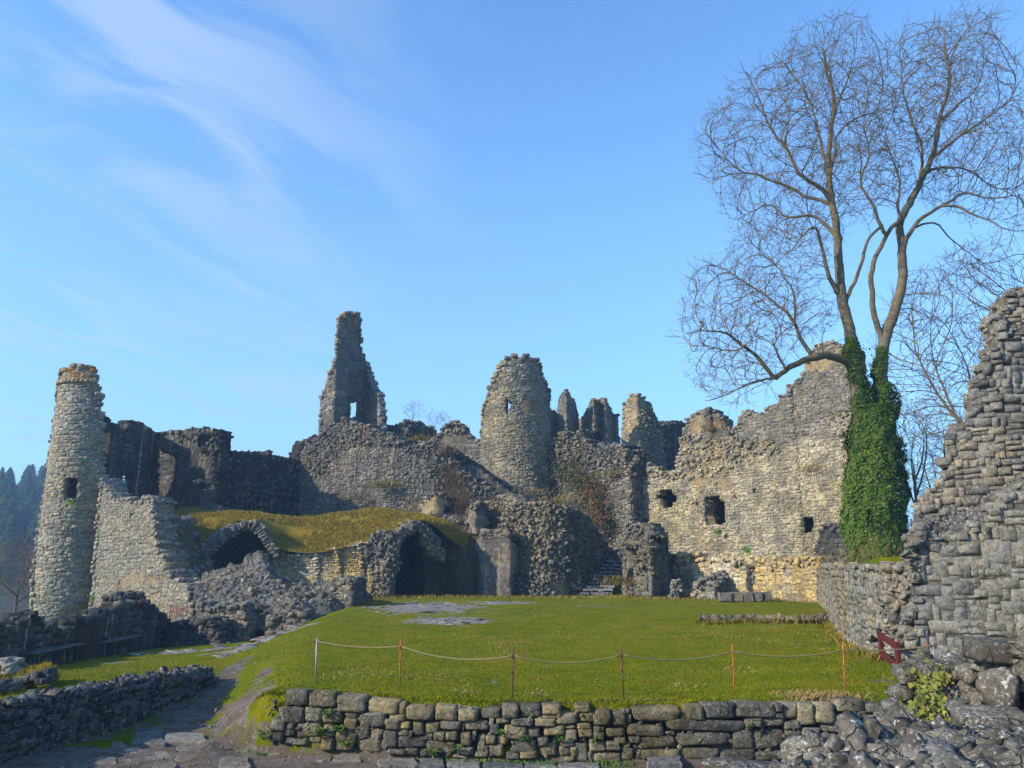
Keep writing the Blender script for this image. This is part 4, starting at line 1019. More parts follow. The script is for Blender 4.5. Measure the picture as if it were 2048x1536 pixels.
# ---- vaults
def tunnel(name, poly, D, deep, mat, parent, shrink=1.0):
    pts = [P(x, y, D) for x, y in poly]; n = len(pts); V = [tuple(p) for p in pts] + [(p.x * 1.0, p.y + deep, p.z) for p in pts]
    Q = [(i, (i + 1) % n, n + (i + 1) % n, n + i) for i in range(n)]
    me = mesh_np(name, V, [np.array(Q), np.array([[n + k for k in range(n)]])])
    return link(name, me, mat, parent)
HL = [(424,1150),(420,1125),(418,1112),(424,1104),(432,1096),(445,1086),(458,1076),(470,1068),(483,1061),(494,1058),(503,1058),(511,1062),(518,1070),(526,1084),(536,1098),(548,1116),(556,1130),(556,1230),(424,1230)]
HLt = [(424,1150),(420,1125),(418,1112),(424,1104),(432,1096),(445,1086),(458,1076),(470,1068),(483,1061),(494,1058),(503,1058),(511,1062),(518,1070),(526,1084),(534,1100),(538,1120),(538,1165),(424,1165)]
OL = [(400,1205),(402,1165),(397,1140),(394,1122),(399,1108),(404,1094),(416,1077),(430,1067),(446,1057),(462,1050),(479,1044),(495,1041),(509,1041),(519,1046),(527,1055),(535,1066),(543,1082),(552,1095),(556,1106),(552,1112),(546,1110),(540,1104)]
t_v, _ = ruin('left_vault_arch', 'large round stone arch of the left cellar vault, dark inside, grass growing over it', 'vault', [(385, 51.0), (570, 52.2)], OL, M_MID, M_CORE, holes=[HL], pyref=1110, thick=1.3, sw=0.242, sh=0.231, cell=0.22, rag=0.2, edge_size=0.8)
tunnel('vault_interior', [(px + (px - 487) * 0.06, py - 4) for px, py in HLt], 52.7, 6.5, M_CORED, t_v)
# voussoirs
vr = []
plv = Plan([tuple(P(px, 1110, D)[:2]) for px, D in [(385, 51.0), (570, 52.2)]])
arc = [(409,1120),(411,1108),(416,1098),(423,1089),(432,1082),(442,1074),(453,1067),(464,1060),(475,1054),(486,1050),(497,1049),(507,1050),(515,1055),(522,1064),(529,1074),(536,1087),(545,1098)]
arc = [tuple(np.array(arc[i // 2]) * (1 - (i % 2) * .5) + np.array(arc[min(i // 2 + 1, len(arc) - 1)]) * ((i % 2) * .5)) for i in range(2 * len(arc) - 1)]
for k in range(len(arc) - 1):
    a = plv.hit(*arc[k]); b = plv.hit(*arc[k + 1]); mid = ((a[0] + b[0]) / 2, (a[1] + b[1]) / 2)
    p, n, tt = plv.at(*mid); dr = np.array([b[0] - a[0], b[1] - a[1]]); ln = np.hypot(*dr); dr /= ln
    t3 = tt * dr[0] + np.array([0, 0, dr[1]]); u3 = np.cross(t3, n)
    for f_ in (0.5,):
        vr.append(rec('block', p - n * 0.14, t3, n, u3, (ln * 0.96, 0.5 * random.uniform(.8, 1.1), 0.46 * random.uniform(.9, 1.1)), tilt=0.03))
finish_stones(t_v, vr, M_GREY, name='voussoir')
HR = [(781,1215),(781,1185),(783,1162),(790,1148),(798,1136),(801,1120),(797,1106),(799,1088),(806,1078),(814,1069),(825,1064),(836,1061),(842,1068),(848,1080),(856,1092),(864,1106),(876,1118),(895,1128),(895,1215)]
OR_ = [(742,1215),(741,1180),(743,1150),(735,1120),(728,1098),(737,1082),(744,1074),(751,1069),(765,1062),(775,1060),(789,1064),(800,1056),(812,1050),(826,1044),(840,1041),(852,1048),(862,1060),(874,1074),(883,1088),(888,1104),(889,1116),(880,1128),(872,1215)]
t_r, _ = ruin('right_vault_arch', 'narrower broken stone arch of the right cellar vault, dark inside', 'vault', [(724, 52.0), (780, 51.2), (895, 53.0)], OR_, M_GREY, M_CORE, holes=[HR], pyref=1120, thick=1.6, sw=0.242, sh=0.216, cell=0.24, rag=0.4, mode='rubble', depth=0.35, protr=0.8)
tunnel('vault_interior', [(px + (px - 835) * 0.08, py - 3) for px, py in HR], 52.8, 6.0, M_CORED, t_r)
# lit vault wall between the arches: a half barrel, leaning forward at the top
zt = P(660, 1090, 53).z; zb = P(660, 1200, 53).z
def vprof(q, z):
    f_ = max(0.0, min(1.0, (z - (zb + 1.6)) / (zt - zb - 1.6))); rib = 0.16 * max(0, math.cos((q - 1.7) * 2 * math.pi / 1.55)) ** 6
    return 0.8 * f_ ** 2.0 + rib
ruin('ribbed_vault_wall', 'bright stained vault wall with shallow ribs, between the two cellar arches', 'vault wall', [(538, 53.2), (742, 52.4)],
     [(536,1215),(538,1110),(545,1098),(560,1100),(575,1106),(590,1108),(605,1110),(625,1108),(645,1106),(660,1100),(675,1094),(683,1104),(695,1098),(708,1090),(720,1087),(735,1084),(743,1088),(748,1100),(750,1215)],
     M_STAIN, M_COREG, pyref=1150, thick=1.0, sw=0.192, sh=0.131, cell=0.2, prof=vprof, rag=0.2, protr=0.02, depth=0.18, edge_size=0.8)
# grassy mound over the vaults
relief('grassy_mound', 'mossy grass mound covering the cellar vaults, yellow green with brown patches', 'mound',
    [[(318,1200,49.2),(396,1124,51.2),(443,1058,51.6),(508,1040,51.8),(552,1094,52.3),(600,1105,52.3),(650,1102,52.1),(680,1098,51.9),(737,1084,51.8),(790,1062,52.3),(840,1041,52.2),(888,1070,53.2),(935,1100,55)],
     [(322,1120,51.2),(375,1085,52.2),(440,1046,52.8),(508,1034,53.2),(552,1070,53.0),(600,1086,53.4),(650,1082,53.3),(690,1078,53.2),(737,1068,53.2),(790,1052,53.4),(840,1036,53.4),(892,1056,54.6),(938,1080,56)],
     [(326,1055,54.0),(372,1044,54.2),(430,1032,54.8),(500,1028,55.2),(552,1042,55.2),(600,1050,55.2),(650,1046,55.2),(700,1040,55.2),(745,1034,55.6),(795,1036,56.0),(842,1036,56.2),(895,1048,57),(935,1060,58)],
     [(328,1023,57.0),(372,1022,57.2),(427,1024,57.6),(485,1027,58.0),(540,1032,58.4),(605,1035,58.6),(660,1030,58.8),(712,1025,58.8),(757,1022,59.0),(798,1030,59.2),(842,1034,59.6),(890,1042,60),(935,1050,60.5)],
     [(328,1030,60.5),(372,1030,60.5),(427,1032,61.0),(485,1034,62.0),(540,1040,63),(605,1040,64),(660,1036,65),(712,1032,65),(757,1030,65),(798,1032,64),(842,1036,63),(890,1044,63),(935,1052,63)]],
    M_MOUND, 0.25, 0.28, 0.55, 31, rocks=(0.22, 0.22, -0.25), rmat=M_GREY, tufts=(300, 0.17, 0.026, 0.35), tmat=M_BLADEM)
# dark sloping bank at the left end of the mound
relief('rocky_bank', 'shaded rocky bank with moss and orange lichen left of the big arch', 'slope',
    [[(380,1245,46.2),(392,1240,46.6),(405,1215,47.5),(412,1190,48.4)],
     [(352,1180,47.4),(372,1180,47.8),(390,1170,48.4),(402,1160,49.4)],
     [(325,1120,48.4),(345,1120,48.8),(375,1110,49.8),(398,1105,50.8)],
     [(308,1060,49.6),(330,1062,50.2),(365,1060,51.6),(400,1075,52.6)],
     [(305,1022,51.5),(328,1026,53.0),(360,1030,54.0),(405,1045,54.8)]], M_SCRUB, 0.3, 0.35, 0.7, 41, rocks=(4.0, 0.36, 0.0), rmat=M_GREY, tufts=(60, 0.14, 0.03, 0.1), tmat=M_LICH)
# ---- fallen rubble mass in front of the vaults
relief('rubble_mound', 'heaped mound of grey rubble in front of the left vault arch', 'rubble heap',
    [[(392,1240,42.0),(430,1240,41.0),(490,1245,40.6),(530,1262,40.2),(575,1262,39.8),(620,1258,40.2),(660,1248,41.5),(705,1215,43.8),(740,1205,45.5)],
     [(390,1205,43.0),(430,1208,42.2),(490,1205,41.8),(530,1215,41.6),(575,1218,41.2),(620,1214,41.8),(660,1208,42.8),(700,1196,44.8),(738,1190,46.0)],
     [(395,1178,45.0),(432,1176,44.2),(490,1166,44.0),(530,1172,43.8),(575,1188,43.4),(620,1192,43.8),(660,1184,44.4),(698,1176,45.6),(732,1180,46.6)],
     [(402,1160,47.5),(434,1152,46.6),(484,1140,46.2),(522,1118,46.0),(560,1164,45.6),(610,1170,45.6),(655,1168,45.8),(692,1166,46.4),(722,1174,47.0)],
     [(404,1156,49.2),(436,1146,48.6),(486,1136,48.0),(522,1108,47.6),(556,1162,47.4),(610,1168,47.2),(655,1164,47.2),(694,1164,47.4),(724,1174,48.0)],
     [(404,1200,50.2),(436,1200,49.8),(486,1200,49.2),(522,1200,49.0),(556,1200,48.8),(610,1200,48.6),(655,1200,48.4),(694,1200,48.6),(724,1200,49)]],
    M_CORE, 0.3, 0.30, 0.7, 51, rocks=(26.0, 0.22), rmat=M_GREY, tufts=(22, 0.12, 0.03, -0.22), tmat=M_LICH)
ruin('low_front_wall', 'low grey masonry wall with squared stones at the left foot of the rubble mound', 'wall', [(380, 41.2), (440, 39.8), (494, 39.3)],
     [(382,1290),(384,1212),(392,1206),(405,1212),(420,1214),(432,1212),(446,1213),(462,1208),(476,1210),(489,1211),(490,1290)], M_GREY, M_CORE, pyref=1240, thick=0.8, sw=0.276, sh=0.231, cell=0.24)
ruin('low_front_wall', 'low grey masonry wall under the rubble mound, right of its dark shaded recess', 'wall', [(536, 38.8), (625, 38.6), (665, 40.2)],
     [(536,1290),(538,1232),(548,1228),(565,1226),(580,1222),(600,1226),(618,1228),(640,1234),(655,1240),(662,1252),(640,1262),(622,1275),(600,1290)], M_GREY, M_CORE, pyref=1250, thick=0.8, sw=0.284, sh=0.231, cell=0.24)
ruin('recess_wall', 'dark back wall of the shaded recess below the rubble mound', 'wall', [(486, 41.0), (545, 41.0)], [(484,1290),(486,1218),(500,1212),(520,1216),(545,1228),(545,1290)], M_DARK, M_CORED, pyref=1250, thick=0.6, sw=0.284, sh=0.231)
ruin('ruined_wall', 'squared masonry knob with dark crusted stones at the right end of the rubble mound', 'ruined wall', [(662, 43.8), (705, 42.9), (738, 45.0)],
     [(662,1215),(664,1180),(672,1166),(684,1160),(694,1158),(706,1156),(712,1162),(722,1171),(730,1178),(738,1188),(737,1202),(730,1212),(705,1222)], M_GREY, M_CORE, pyref=1190, thick=1.4, sw=0.259, sh=0.200, cell=0.24)

# ---- steps and ruin right of the bastion
st2 = thing('stepped_path', 'shallow stone steps climbing between the bastion and the small broken ruin', 'stairs')
for k in range(12):
    f_ = k / 11.0; D = 52.6 + f_ * 7.0; xa = 1150 + f_ * 60; xb = 1218 + f_ * 34; py = 1200 - f_ * 78
    a = P(xa, py, D); b = P(xb, py, D); c0 = (a + b) / 2; wd = (b - a).length; nseg = 4; x0 = a.x
    cuts = [0] + sorted(random.uniform(.15, .85) for _ in range(nseg - 1)) + [1]
    for q in range(nseg):
        w0 = (cuts[q + 1] - cuts[q]) * wd
        if w0 < .12: continue
        box('step', (w0 - 0.04, 0.55, 0.16), M_PAVEROCK, st2, (a.x + (cuts[q] + cuts[q + 1]) / 2 * wd, D + 0.25 + random.uniform(-.09, .09), c0.z - 0.05 + random.uniform(-.03, .03)), (0, 0, R(random.uniform(-6, 6))), bev=0.03, jag=0.03, seed=k * 7 + q)
    box('riser', (wd, 0.5, 0.5), M_CORED, st2, (c0.x, D + 0.62, c0.z - 0.28), (0, 0, 0), bev=0.02, jag=0.02, seed=k)
ruin('small_broken_ruin', 'small broken ruin with a sloping rubble top, right of the stone steps', 'ruined wall', [(1240, 55.5), (1262, 53.4), (1302, 51.4), (1330, 54.0), (1382, 58.0)],
     [(1246,1215),(1247,1165),(1248,1130),(1246,1100),(1243,1078),(1247,1060),(1255,1048),(1266,1049),(1276,1048),(1283,1058),(1289,1066),(1297,1076),(1306,1085),(1318,1093),(1330,1101),(1342,1107),(1352,1112),(1356,1126),(1358,1140),(1370,1152),(1372,1162),(1345,1168),(1330,1190),(1303,1194),(1303,1215)],
     M_GREY, M_CORE, pyref=1130, thick=1.8, sw=0.209, sh=0.175, cell=0.3, mode='rubble', depth=0.4, zones=[([(1240,1215),(1240,1125),(1262,1140),(1285,1150),(1300,1135),(1305,1120),(1400,1120),(1400,1215)], 'course')])
ruin('stone_stump', 'small upright stone stump on the grass right of the small broken ruin', 'stone', [(1338, 51.0), (1362, 50.6)],
     [(1338,1210),(1339,1185),(1342,1168),(1348,1161),(1357,1160),(1361,1172),(1359,1190),(1361,1210)], M_ROUGH, M_CORE, pyref=1190, thick=0.8, sw=0.175, sh=0.169, cell=0.2, mode='rubble')
ruin('low_back_wall', 'low pale wall with a loose rubble top along the foot of the golden wall', 'wall', [(1345, 55.0), (1500, 50.5), (1642, 45.6)],
     [(1343,1225),(1345,1180),(1350,1116),(1358,1107),(1368,1112),(1380,1110),(1395,1115),(1410,1112),(1424,1116),(1443,1108),(1456,1114),(1475,1117),(1490,1120),(1504,1123),(1520,1118),(1540,1114),(1555,1120),(1570,1118),(1590,1114),(1613,1108),(1626,1114),(1642,1116),(1642,1235)],
     M_STAIN, M_COREG, pyref=1160, thick=1.2, sw=0.326, sh=0.231, cell=0.3, zones=[([(1340,1100),(1645,1100),(1645,1128),(1560,1136),(1500,1136),(1440,1126),(1380,1126),(1340,1120)], 'rubble')])
ruin('sloping_wall_block', 'thick wall block with a sloping rubble top that shades the stained alcove', 'wall', [(1384, 50.8), (1432, 49.6), (1436, 49.9), (1470, 53.2)],
     [(1384,1225),(1387,1190),(1392,1172),(1404,1150),(1414,1160),(1424,1162),(1432,1164),(1440,1160),(1450,1150),(1462,1140),(1476,1128),(1476,1225)], M_ROUGH, M_CORE, pyref=1190, thick=1.0, sw=0.301, sh=0.216, cell=0.26, zones=[([(1380,1180),(1380,1130),(1480,1110),(1480,1140),(1440,1168)], 'rubble')])
ruin('leaning_buttress', 'thin dark leaning buttress standing in the stained alcove of the low wall', 'buttress', [(1494, 50.6), (1508, 50.2), (1524, 51.5)],
     [(1500,1225),(1500,1160),(1496,1135),(1497,1124),(1505,1130),(1508,1145),(1512,1170),(1518,1195),(1522,1225)], M_DARK, M_CORED, pyref=1180, thick=0.5, sw=0.259, sh=0.216, cell=0.22)
bs = thing('stone_bench', 'row of squared dark stone blocks lying in front of the stained alcove', 'stone blocks')
for k, (xa, xb) in enumerate([(1440, 1465), (1466, 1488), (1489, 1508), (1510, 1527), (1528, 1545)]):
    a = P(xa, 1222, 46.6); b = P(xb, 1222, 46.6)
    box('block', (b.x - a.x - 0.03, 0.65, 0.5), M_ROUGH, bs, ((a.x + b.x) / 2, 46.8 + random.uniform(-.1, .1), hp(a.x, 46.8) + 0.28), (0, 0, R(random.uniform(-4, 4))), bev=0.05, jag=0.035, seed=k, seg=2)
# raised grass platform edged with mossy stones
pf = thing('grass_platform', 'low raised grass platform edged with mossy stones in front of the alcove', 'platform')
Gp, n_p = patch_grid([[(1392,1246,32.4),(1450,1245,32.3),(1520,1245,32.2),(1600,1244,32.1),(1664,1242,32.0)],
                      [(1398,1231,32.7),(1450,1230,32.6),(1520,1230,32.5),(1600,1230,32.4),(1664,1228,32.3)],
                      [(1403,1222,35.6),(1450,1221,35.5),(1520,1221,35.4),(1600,1221,35.3),(1668,1219,35.2)],
                      [(1410,1214,39.2),(1450,1214,39.0),(1520,1214,38.8),(1600,1213,38.6),(1672,1212,38.4)],
                      [(1420,1209,43.5),(1450,1208,43.5),(1520,1208,43.2),(1590,1208,42.6),(1640,1207,42.4)]], 0.16, 0.06, 1.2, 61)
link('turf', grid_mesh('turf', Gp), M_LAWN, pf)
pr_ = []
for k in range(58):
    px = 1402 + k * 4.5 + random.uniform(-1, 1); D = 32.5 - (k / 58) * .4
    a = P(px, 1236 + random.uniform(-3, 3), D)
    pr_.append(rec('block', (a.x, D - 0.05, a.z), (1, 0, 0), (0, -1, 0), (0, 0, 1), (random.uniform(.12, .26), .22, random.uniform(.12, .26)), tilt=.1))
finish_stones(pf, pr_, M_NEAR, name='edging_stone')
p_, q_ = sample_grid(Gp[:8], n_p[:8], 420, None, 5); blades('moss', p_, np.tile([0, -0.6, .8], (len(p_), 1)), 0.07, 0.022, M_LICH, pf, seed=9)

# ================================================================== right side walls
# plan of the receding wall in world coordinates
rw_pts = [(17.0, 45.0), (14.2, 37.0), (11.2, 28.0), (10.0, 23.8), (9.65, 20.8)]
def ruin_w(name, label, cat, pts, poly, mat, core, **kw):
    """same as ruin() with the plan given as ground points"""
    P_old = globals()['Plan']
    class PW(P_old):
        def __init__(s, p, cyl=None, prof=None): P_old.__init__(s, pts, cyl, prof)
    globals()['Plan'] = PW
    try: return ruin(name, label, cat, [(0, 10), (1, 10)], poly, mat, core, **kw)
    finally: globals()['Plan'] = P_old
ruin_w('receding_wall', 'long buff wall receding along the right edge of the lawn', 'wall', rw_pts,
     [(1636,1250),(1637,1150),(1642,1130),(1655,1137),(1670,1139),(1690,1142),(1710,1137),(1730,1133),(1748,1130),(1764,1132),(1775,1140),(1775,1350),(1740,1330),(1700,1285)],
     M_WEAR, M_COREG, thick=0.8, sw=0.26, sh=0.19, cell=0.22, depth=0.25, edge_size=.8)
ruin_w('broken_wall_end', 'broken rubble end of the receding wall beside the red wooden barrier', 'wall', [(9.9, 23.0), (9.75, 21.0), (9.75, 19.4)],
     [(1755,1350),(1756,1140),(1766,1132),(1780,1135),(1796,1128),(1808,1120),(1814,1110),(1819,1090),(1821,1062),(1823,1330),(1812,1360),(1785,1350)],
     M_ROUGH, M_CORE, thick=0.3, sw=0.24, sh=0.17, cell=0.18, depth=0.3, mode='rubble', protr=0.7, edge_size=.8)
# the big near walls
ruin_w('high_ruined_wall', 'high stepped ruin of rough grey stone behind the smooth grey wall', 'castle wall', [(11.4, 22.5), (13.5, 21.2), (16.8, 20.6)],
     [(1822,1090),(1828,1045),(1834,1022),(1844,1015),(1838,1006),(1846,996),(1858,990),(1860,978),(1874,976),(1884,960),(1882,948),(1890,944),(1889,912),(1893,905),(1894,858),(1912,852),(1934,848),(1934,770),(1948,765),(1959,762),(1960,738),(1976,734),(1977,720),(1984,716),(1983,690),(2000,684),(2001,665),(1997,652),(1988,648),(1990,636),(2003,632),(2004,622),(2010,612),(2008,598),(2022,596),(2024,580),(2060,574),(2180,574),(2180,1120),(1950,1120)],
     M_ROUGH, M_CORE, thick=1.2, sw=0.30, sh=0.20, cell=0.2, depth=0.35, protr=0.07, kind='block', edge_size=0.8, tilt=0.03, rag=0.5)
ruin_w('smooth_grey_wall', 'massive wall of smooth blue grey blocks in front of the high stepped ruin', 'castle wall', [(9.75, 19.8), (12.2, 18.6), (16.5, 17.2)],
     [(1820,1345),(1821,1200),(1822,1060),(1834,1052),(1850,1058),(1862,1075),(1880,1084),(1895,1082),(1905,1078),(1930,1068),(1945,1056),(1962,1052),(1975,1046),(1984,1026),(1985,1000),(2005,992),(2048,976),(2220,900),(2220,1345)],
     M_ASHLAR, M_CORE, thick=1.2, sw=0.34, sh=0.30, cell=0.24, depth=0.3, fill=1.03, kind='smooth', protr=0.03, tilt=0.012, limit=300, rag=0.3, edge_size=.5)
relief('rubble_fill', 'loose dark rubble packed between the smooth grey wall and the high ruined wall', 'rubble',
    [[(1838,1095,20.9),(1880,1105,20.7),(1930,1090,20.4),(1985,1065,20.2),(2070,1030,20.0)], [(1836,1058,21.5),(1880,1068,21.3),(1930,1050,21.0),(1985,1015,20.8),(2070,965,20.6)], [(1834,1030,22.4),(1880,1040,22.1),(1930,1025,21.6),(1985,985,21.2),(2070,930,21)]],
    M_CORE, 0.16, 0.12, 1.2, 71, rocks=(170, 0.13), rmat=M_BOULDER)

# ================================================================== retaining wall of the lawn
def zr(zx, zy, zoom): return ((480 if zoom == 6 else 1140) + zx / 2.8444, 1240 + zy / 2.8444)
R6 = [(240,405,378,498),(385,412,545,496),(548,433,713,522),(717,462,895,532),(897,475,936,540),(940,492,1102,572),(1105,490,1232,575),(1238,505,1356,578),(1368,512,1476,562),(1490,495,1580,555),(1595,492,1710,553),(1718,487,1825,540),(1905,484,1990,525),
(205,498,355,588),(358,505,462,590),(470,505,580,580),(585,525,670,580),(675,528,828,612),(842,540,935,575),(820,568,910,630),(910,585,970,628),(975,572,1043,665),(1047,582,1132,648),(1137,578,1258,628),(1275,575,1412,630),(1415,565,1445,610),(1448,560,1535,592),(1540,560,1665,602),(1670,560,1790,605),(1795,532,1922,598),(1717,540,1788,553),(1932,528,2018,582),
(310,592,452,672),(270,588,308,615),(235,610,305,668),(165,565,240,630),(115,595,195,650),(470,600,540,665),(582,565,662,650),(650,605,735,680),(737,615,806,698),(540,640,668,700),(897,628,965,665),(812,630,895,730),(895,668,1060,728),(1060,650,1095,690),(1100,640,1172,690),(1172,635,1243,688),(1253,640,1315,720),(1345,655,1392,755),(1395,658,1455,712),(1420,595,1475,655),(1500,600,1630,680),(1630,612,1706,670),(1460,655,1525,715),(1725,608,1845,660),(1847,602,1912,620),(1690,668,1755,722),(1850,628,1915,690),(1915,588,2000,622),(1926,625,2010,670),
(530,680,640,745),(665,680,800,755),(460,670,530,735),(385,672,460,705),(835,735,940,765),(1055,690,1225,755),(1020,725,1065,778),(1415,712,1500,780),(1540,682,1685,755),(1510,755,1590,795),(1705,710,1800,788),(1815,722,1880,775),(1880,720,1915,780),(1835,680,1900,725),(1905,700,1985,810),(1845,778,1900,805),(1962,750,2010,808),(1590,745,1690,785),
(1262,585,1275,640),(1318,632,1345,690),(960,630,985,668),(1230,725,1330,770),(1330,755,1410,785),(940,730,1018,770),(800,700,835,745),(240,672,308,705),(180,640,235,690),(120,655,175,700),(300,680,385,712),(60,650,118,690),(2012,540,2048,600),(2012,610,2050,660),(1395,715,1415,760),(1185,760,1300,790)]
R7 = [(145,515,235,605),(240,522,322,608),(325,538,350,585),(355,500,628,580),(630,520,662,575),(662,490,762,577),(762,475,944,566),(948,475,1165,556),(1168,478,1213,530),(1215,475,1298,568),(1303,478,1390,598),(1392,476,1500,600),(1512,455,1680,530),(1690,480,1790,535),(1645,518,1690,540),(1795,500,1850,560),
(135,612,198,640),(203,612,318,665),(325,592,535,660),(540,568,1000,640),(1003,558,1095,612),(1097,560,1215,610),(1217,572,1308,620),(1168,530,1213,556),(1520,535,1650,600),(1650,540,1760,565),(1650,568,1700,592),(1704,568,1800,610),
(255,668,325,710),(133,640,195,685),(335,665,398,705),(545,642,600,662),(380,665,604,735),(605,643,920,725),(930,625,1045,740),(1048,615,1228,740),(1225,622,1316,668),(1322,612,1425,660),(1432,603,1520,640),
(110,690,205,752),(205,690,290,745),(298,722,370,795),(133,755,295,810),(372,740,400,795),(403,738,620,800),(620,728,850,800),(850,742,1050,808),(1235,670,1385,742),(1388,665,1430,700),(1385,705,1432,740),(1052,745,1240,790),(1240,746,1430,790),(88,755,130,808),(328,612,335,660),(1000,615,1040,626)]
rwp = [(-5.75, 17.1), (-5.3, 16.45), (-4.5, 15.85), (-2.3, 15.45), (0.0, 15.2), (2.1, 15.12), (8.2, 15.1)]
rplan = Plan(rwp)
t_ret = thing('retaining_wall', 'low retaining wall of large uneven weathered stones holding up the lawn', 'wall')
cols = []
def top_z(s):
    return 0
rr = []
for zoomid, lst in ((6, R6), (7, R7)):
    for (x0, y0, x1, y1) in lst:
        a = rplan.hit(*zr(x0, y1, zoomid)); b = rplan.hit(*zr(x1, y0, zoomid))
        ww = b[0] - a[0]; hh = b[1] - a[1]; cs = (a[0] + b[0]) / 2; cz = (a[1] + b[1]) / 2
        if ww <= 0.03 or hh <= 0.03: continue
        p, n, tt = rplan.at(cs, cz)
        dp = random.uniform(0.36, 0.46)
        flat_ = ww > 1.2 or zoomid == 7 and ww > .9
        rr.append(rec('big', p + n * (random.uniform(-0.035, 0.05) - dp / 2), tt, n, (0, 0, 1), (ww * 1.0, dp, hh * 1.0), tilt=0.02 if ww > 0.9 else 0.045))
# small chinking stones in the gaps and a hidden second row behind
for k in range(420):
    s_ = random.uniform(0.2, rplan.total - 0.2); z_ = random.uniform(0.0, 0.95 if s_ > 1.4 else 0.5)
    p, n, tt = rplan.at(s_, z_); sz = random.uniform(0.06, 0.15)
    rr.append(rec('rock', p - n * random.uniform(0.05, 0.12), tt, n, (0, 0, 1), (sz * 1.4, sz, sz), rand=True))
finish_stones(t_ret, rr, M_NEAR)
# earth core behind the stones
Vc = []; nsg = 90
for k in range(nsg + 1):
    s_ = rplan.total * k / nsg
    for (o, z_) in ((-0.16, -0.1), (-0.18, 0.66), (-0.26, 0.86), (-0.55, 1.0)):
        p, n, _ = rplan.at(s_, z_)
        p = p + n * o; zz_ = z_ if z_ < 0 else z_ * min(1.0, 0.25 + s_ * 0.6) + 0.03 * vnoise(np.array([[s_ * 3, z_, 0]]), 1.0)[0]
        Vc.append((p[0], p[1], zz_))
Qc = [(4*k + j, 4*(k+1) + j, 4*(k+1) + j + 1, 4*k + j + 1) for k in range(nsg) for j in range(3)]
link('earth_core', mesh_np('earth_core', Vc, np.array(Qc)), M_CORENEAR, t_ret)

# weeds at the foot of the wall: leafy clumps
def weed(name, label, cat, pos, n, rad, leaf, mat, group=None, seed=0, up=0.8):
    rg = np.random.default_rng(seed); t = thing(name, label, cat, group, loc=pos)
    a = rg.uniform(0, 2 * math.pi, n); r = rad * np.sqrt(rg.random(n)); V = np.empty((n, 6, 3)); 
    base = np.stack([np.cos(a) * r, np.sin(a) * r * 0.5, rg.random(n) * rad * 1.4 * up], 1)
    d = np.stack([np.cos(a), np.sin(a) - 0.5, rg.uniform(-.2, .8, n)], 1); d /= np.linalg.norm(d, axis=1, keepdims=True)
    s_ = np.cross(d, [0, 0, 1.0]); s_ /= np.linalg.norm(s_, axis=1, keepdims=True) + 1e-9
    L_ = (leaf * rg.uniform(.6, 1.3, n))[:, None]
    dn = np.array([0, 0, -1.0])
    V[:, 0] = base; V[:, 1] = base + d * L_ * .35 + s_ * L_ * .38; V[:, 2] = base + d * L_ * .75 + s_ * L_ * .28
    V[:, 3] = base + d * L_ + dn * L_ * .15; V[:, 4] = base + d * L_ * .75 - s_ * L_ * .28; V[:, 5] = base + d * L_ * .35 - s_ * L_ * .38
    I = np.arange(n)[:, None] * 6
    F_ = np.concatenate([I + np.array([[0, 1, 2, 3]]), I + np.array([[0, 3, 4, 5]])])
    link('leaves', mesh_np('leaves', V.reshape(-1, 3), F_, attrs={'tint': np.repeat(rg.random(n), 6)}), mat, t, kind='stuff')
    sv = []; sq = []
    for k in range(5):
        b = base[k]; tube_arrays([(0, 0.05, -0.03), tuple(b * .6), tuple(b)], [0.006, 0.005, 0.003], 4, sv, sq)
    link('stem', mesh_np('stem', sv, np.array(sq)), mat, t)
    return t
def onwall(px, py, off=0.06):
    s_, z_ = rplan.hit(px, py); p, n, _ = rplan.at(s_, z_); return tuple(p + n * off)
wl = [((656,1432), 46, .10, .07, 'leafy green weed high in the retaining wall, near its left end'), ((640,1470), 60, .14, .08, 'broad leafy green weed low in the retaining wall, left one of the lower pair'),
      ((680,1462), 46, .11, .07, 'leafy green weed low in the retaining wall, right one of the lower pair'), ((694,1492), 40, .10, .06, 'green weed at the foot of the retaining wall under the leafy pair'),
      ((532,1475), 60, .13, .06, 'green weed clump at the left foot of the retaining wall'), ((865,1508), 36, .10, .06, 'small weed at the foot of the retaining wall left of the middle'),
      ((1050,1480), 34, .08, .05, 'small green weed in the wall joints below the middle rope posts'), ((1120,1483), 34, .09, .05, 'small green weed in the wall joints, right of the weed below the middle post'),
      ((1003,1468), 30, .07, .05, 'tiny green tuft half way up the middle of the retaining wall'), ((1497,1452), 26, .06, .04, 'tiny green sprig between the long slabs of the retaining wall'),
      ((1187,1480), 24, .06, .04, 'tiny weed in the wall joints just left of the long slabs'), ((915,1500), 30, .09, .05, 'low weed on the wall foot next to a round stone')]
for k, (pp, n_, rd, lf, lb) in enumerate(wl):
    weed('weed', lb, 'weed', onwall(*pp), n_, rd, lf, M_WEED, 'weeds growing in the retaining wall', seed=k)
# low ragged weeds, moss and grass along the foot of the wall
pts = []; 
for k in range(2600):
    s_ = random.uniform(0.2, rplan.total); p, n, _ = rplan.at(s_, 0); o = abs(random.gauss(0, 0.09)); 
    if vnoise(np.array([[s_ * 1.6, 3.3, 0]]), 1.0)[0] < -0.1: continue
    pts.append((p[0] + n[0] * o, p[1] + n[1] * o, 0.0))
blades('grass', pts, np.tile([0, 0, 1.0], (len(pts), 1)), 0.09, 0.018, M_WEED, label='weeds and grass growing along the foot of the retaining wall', cat='grass', seed=44, lean=0.9)
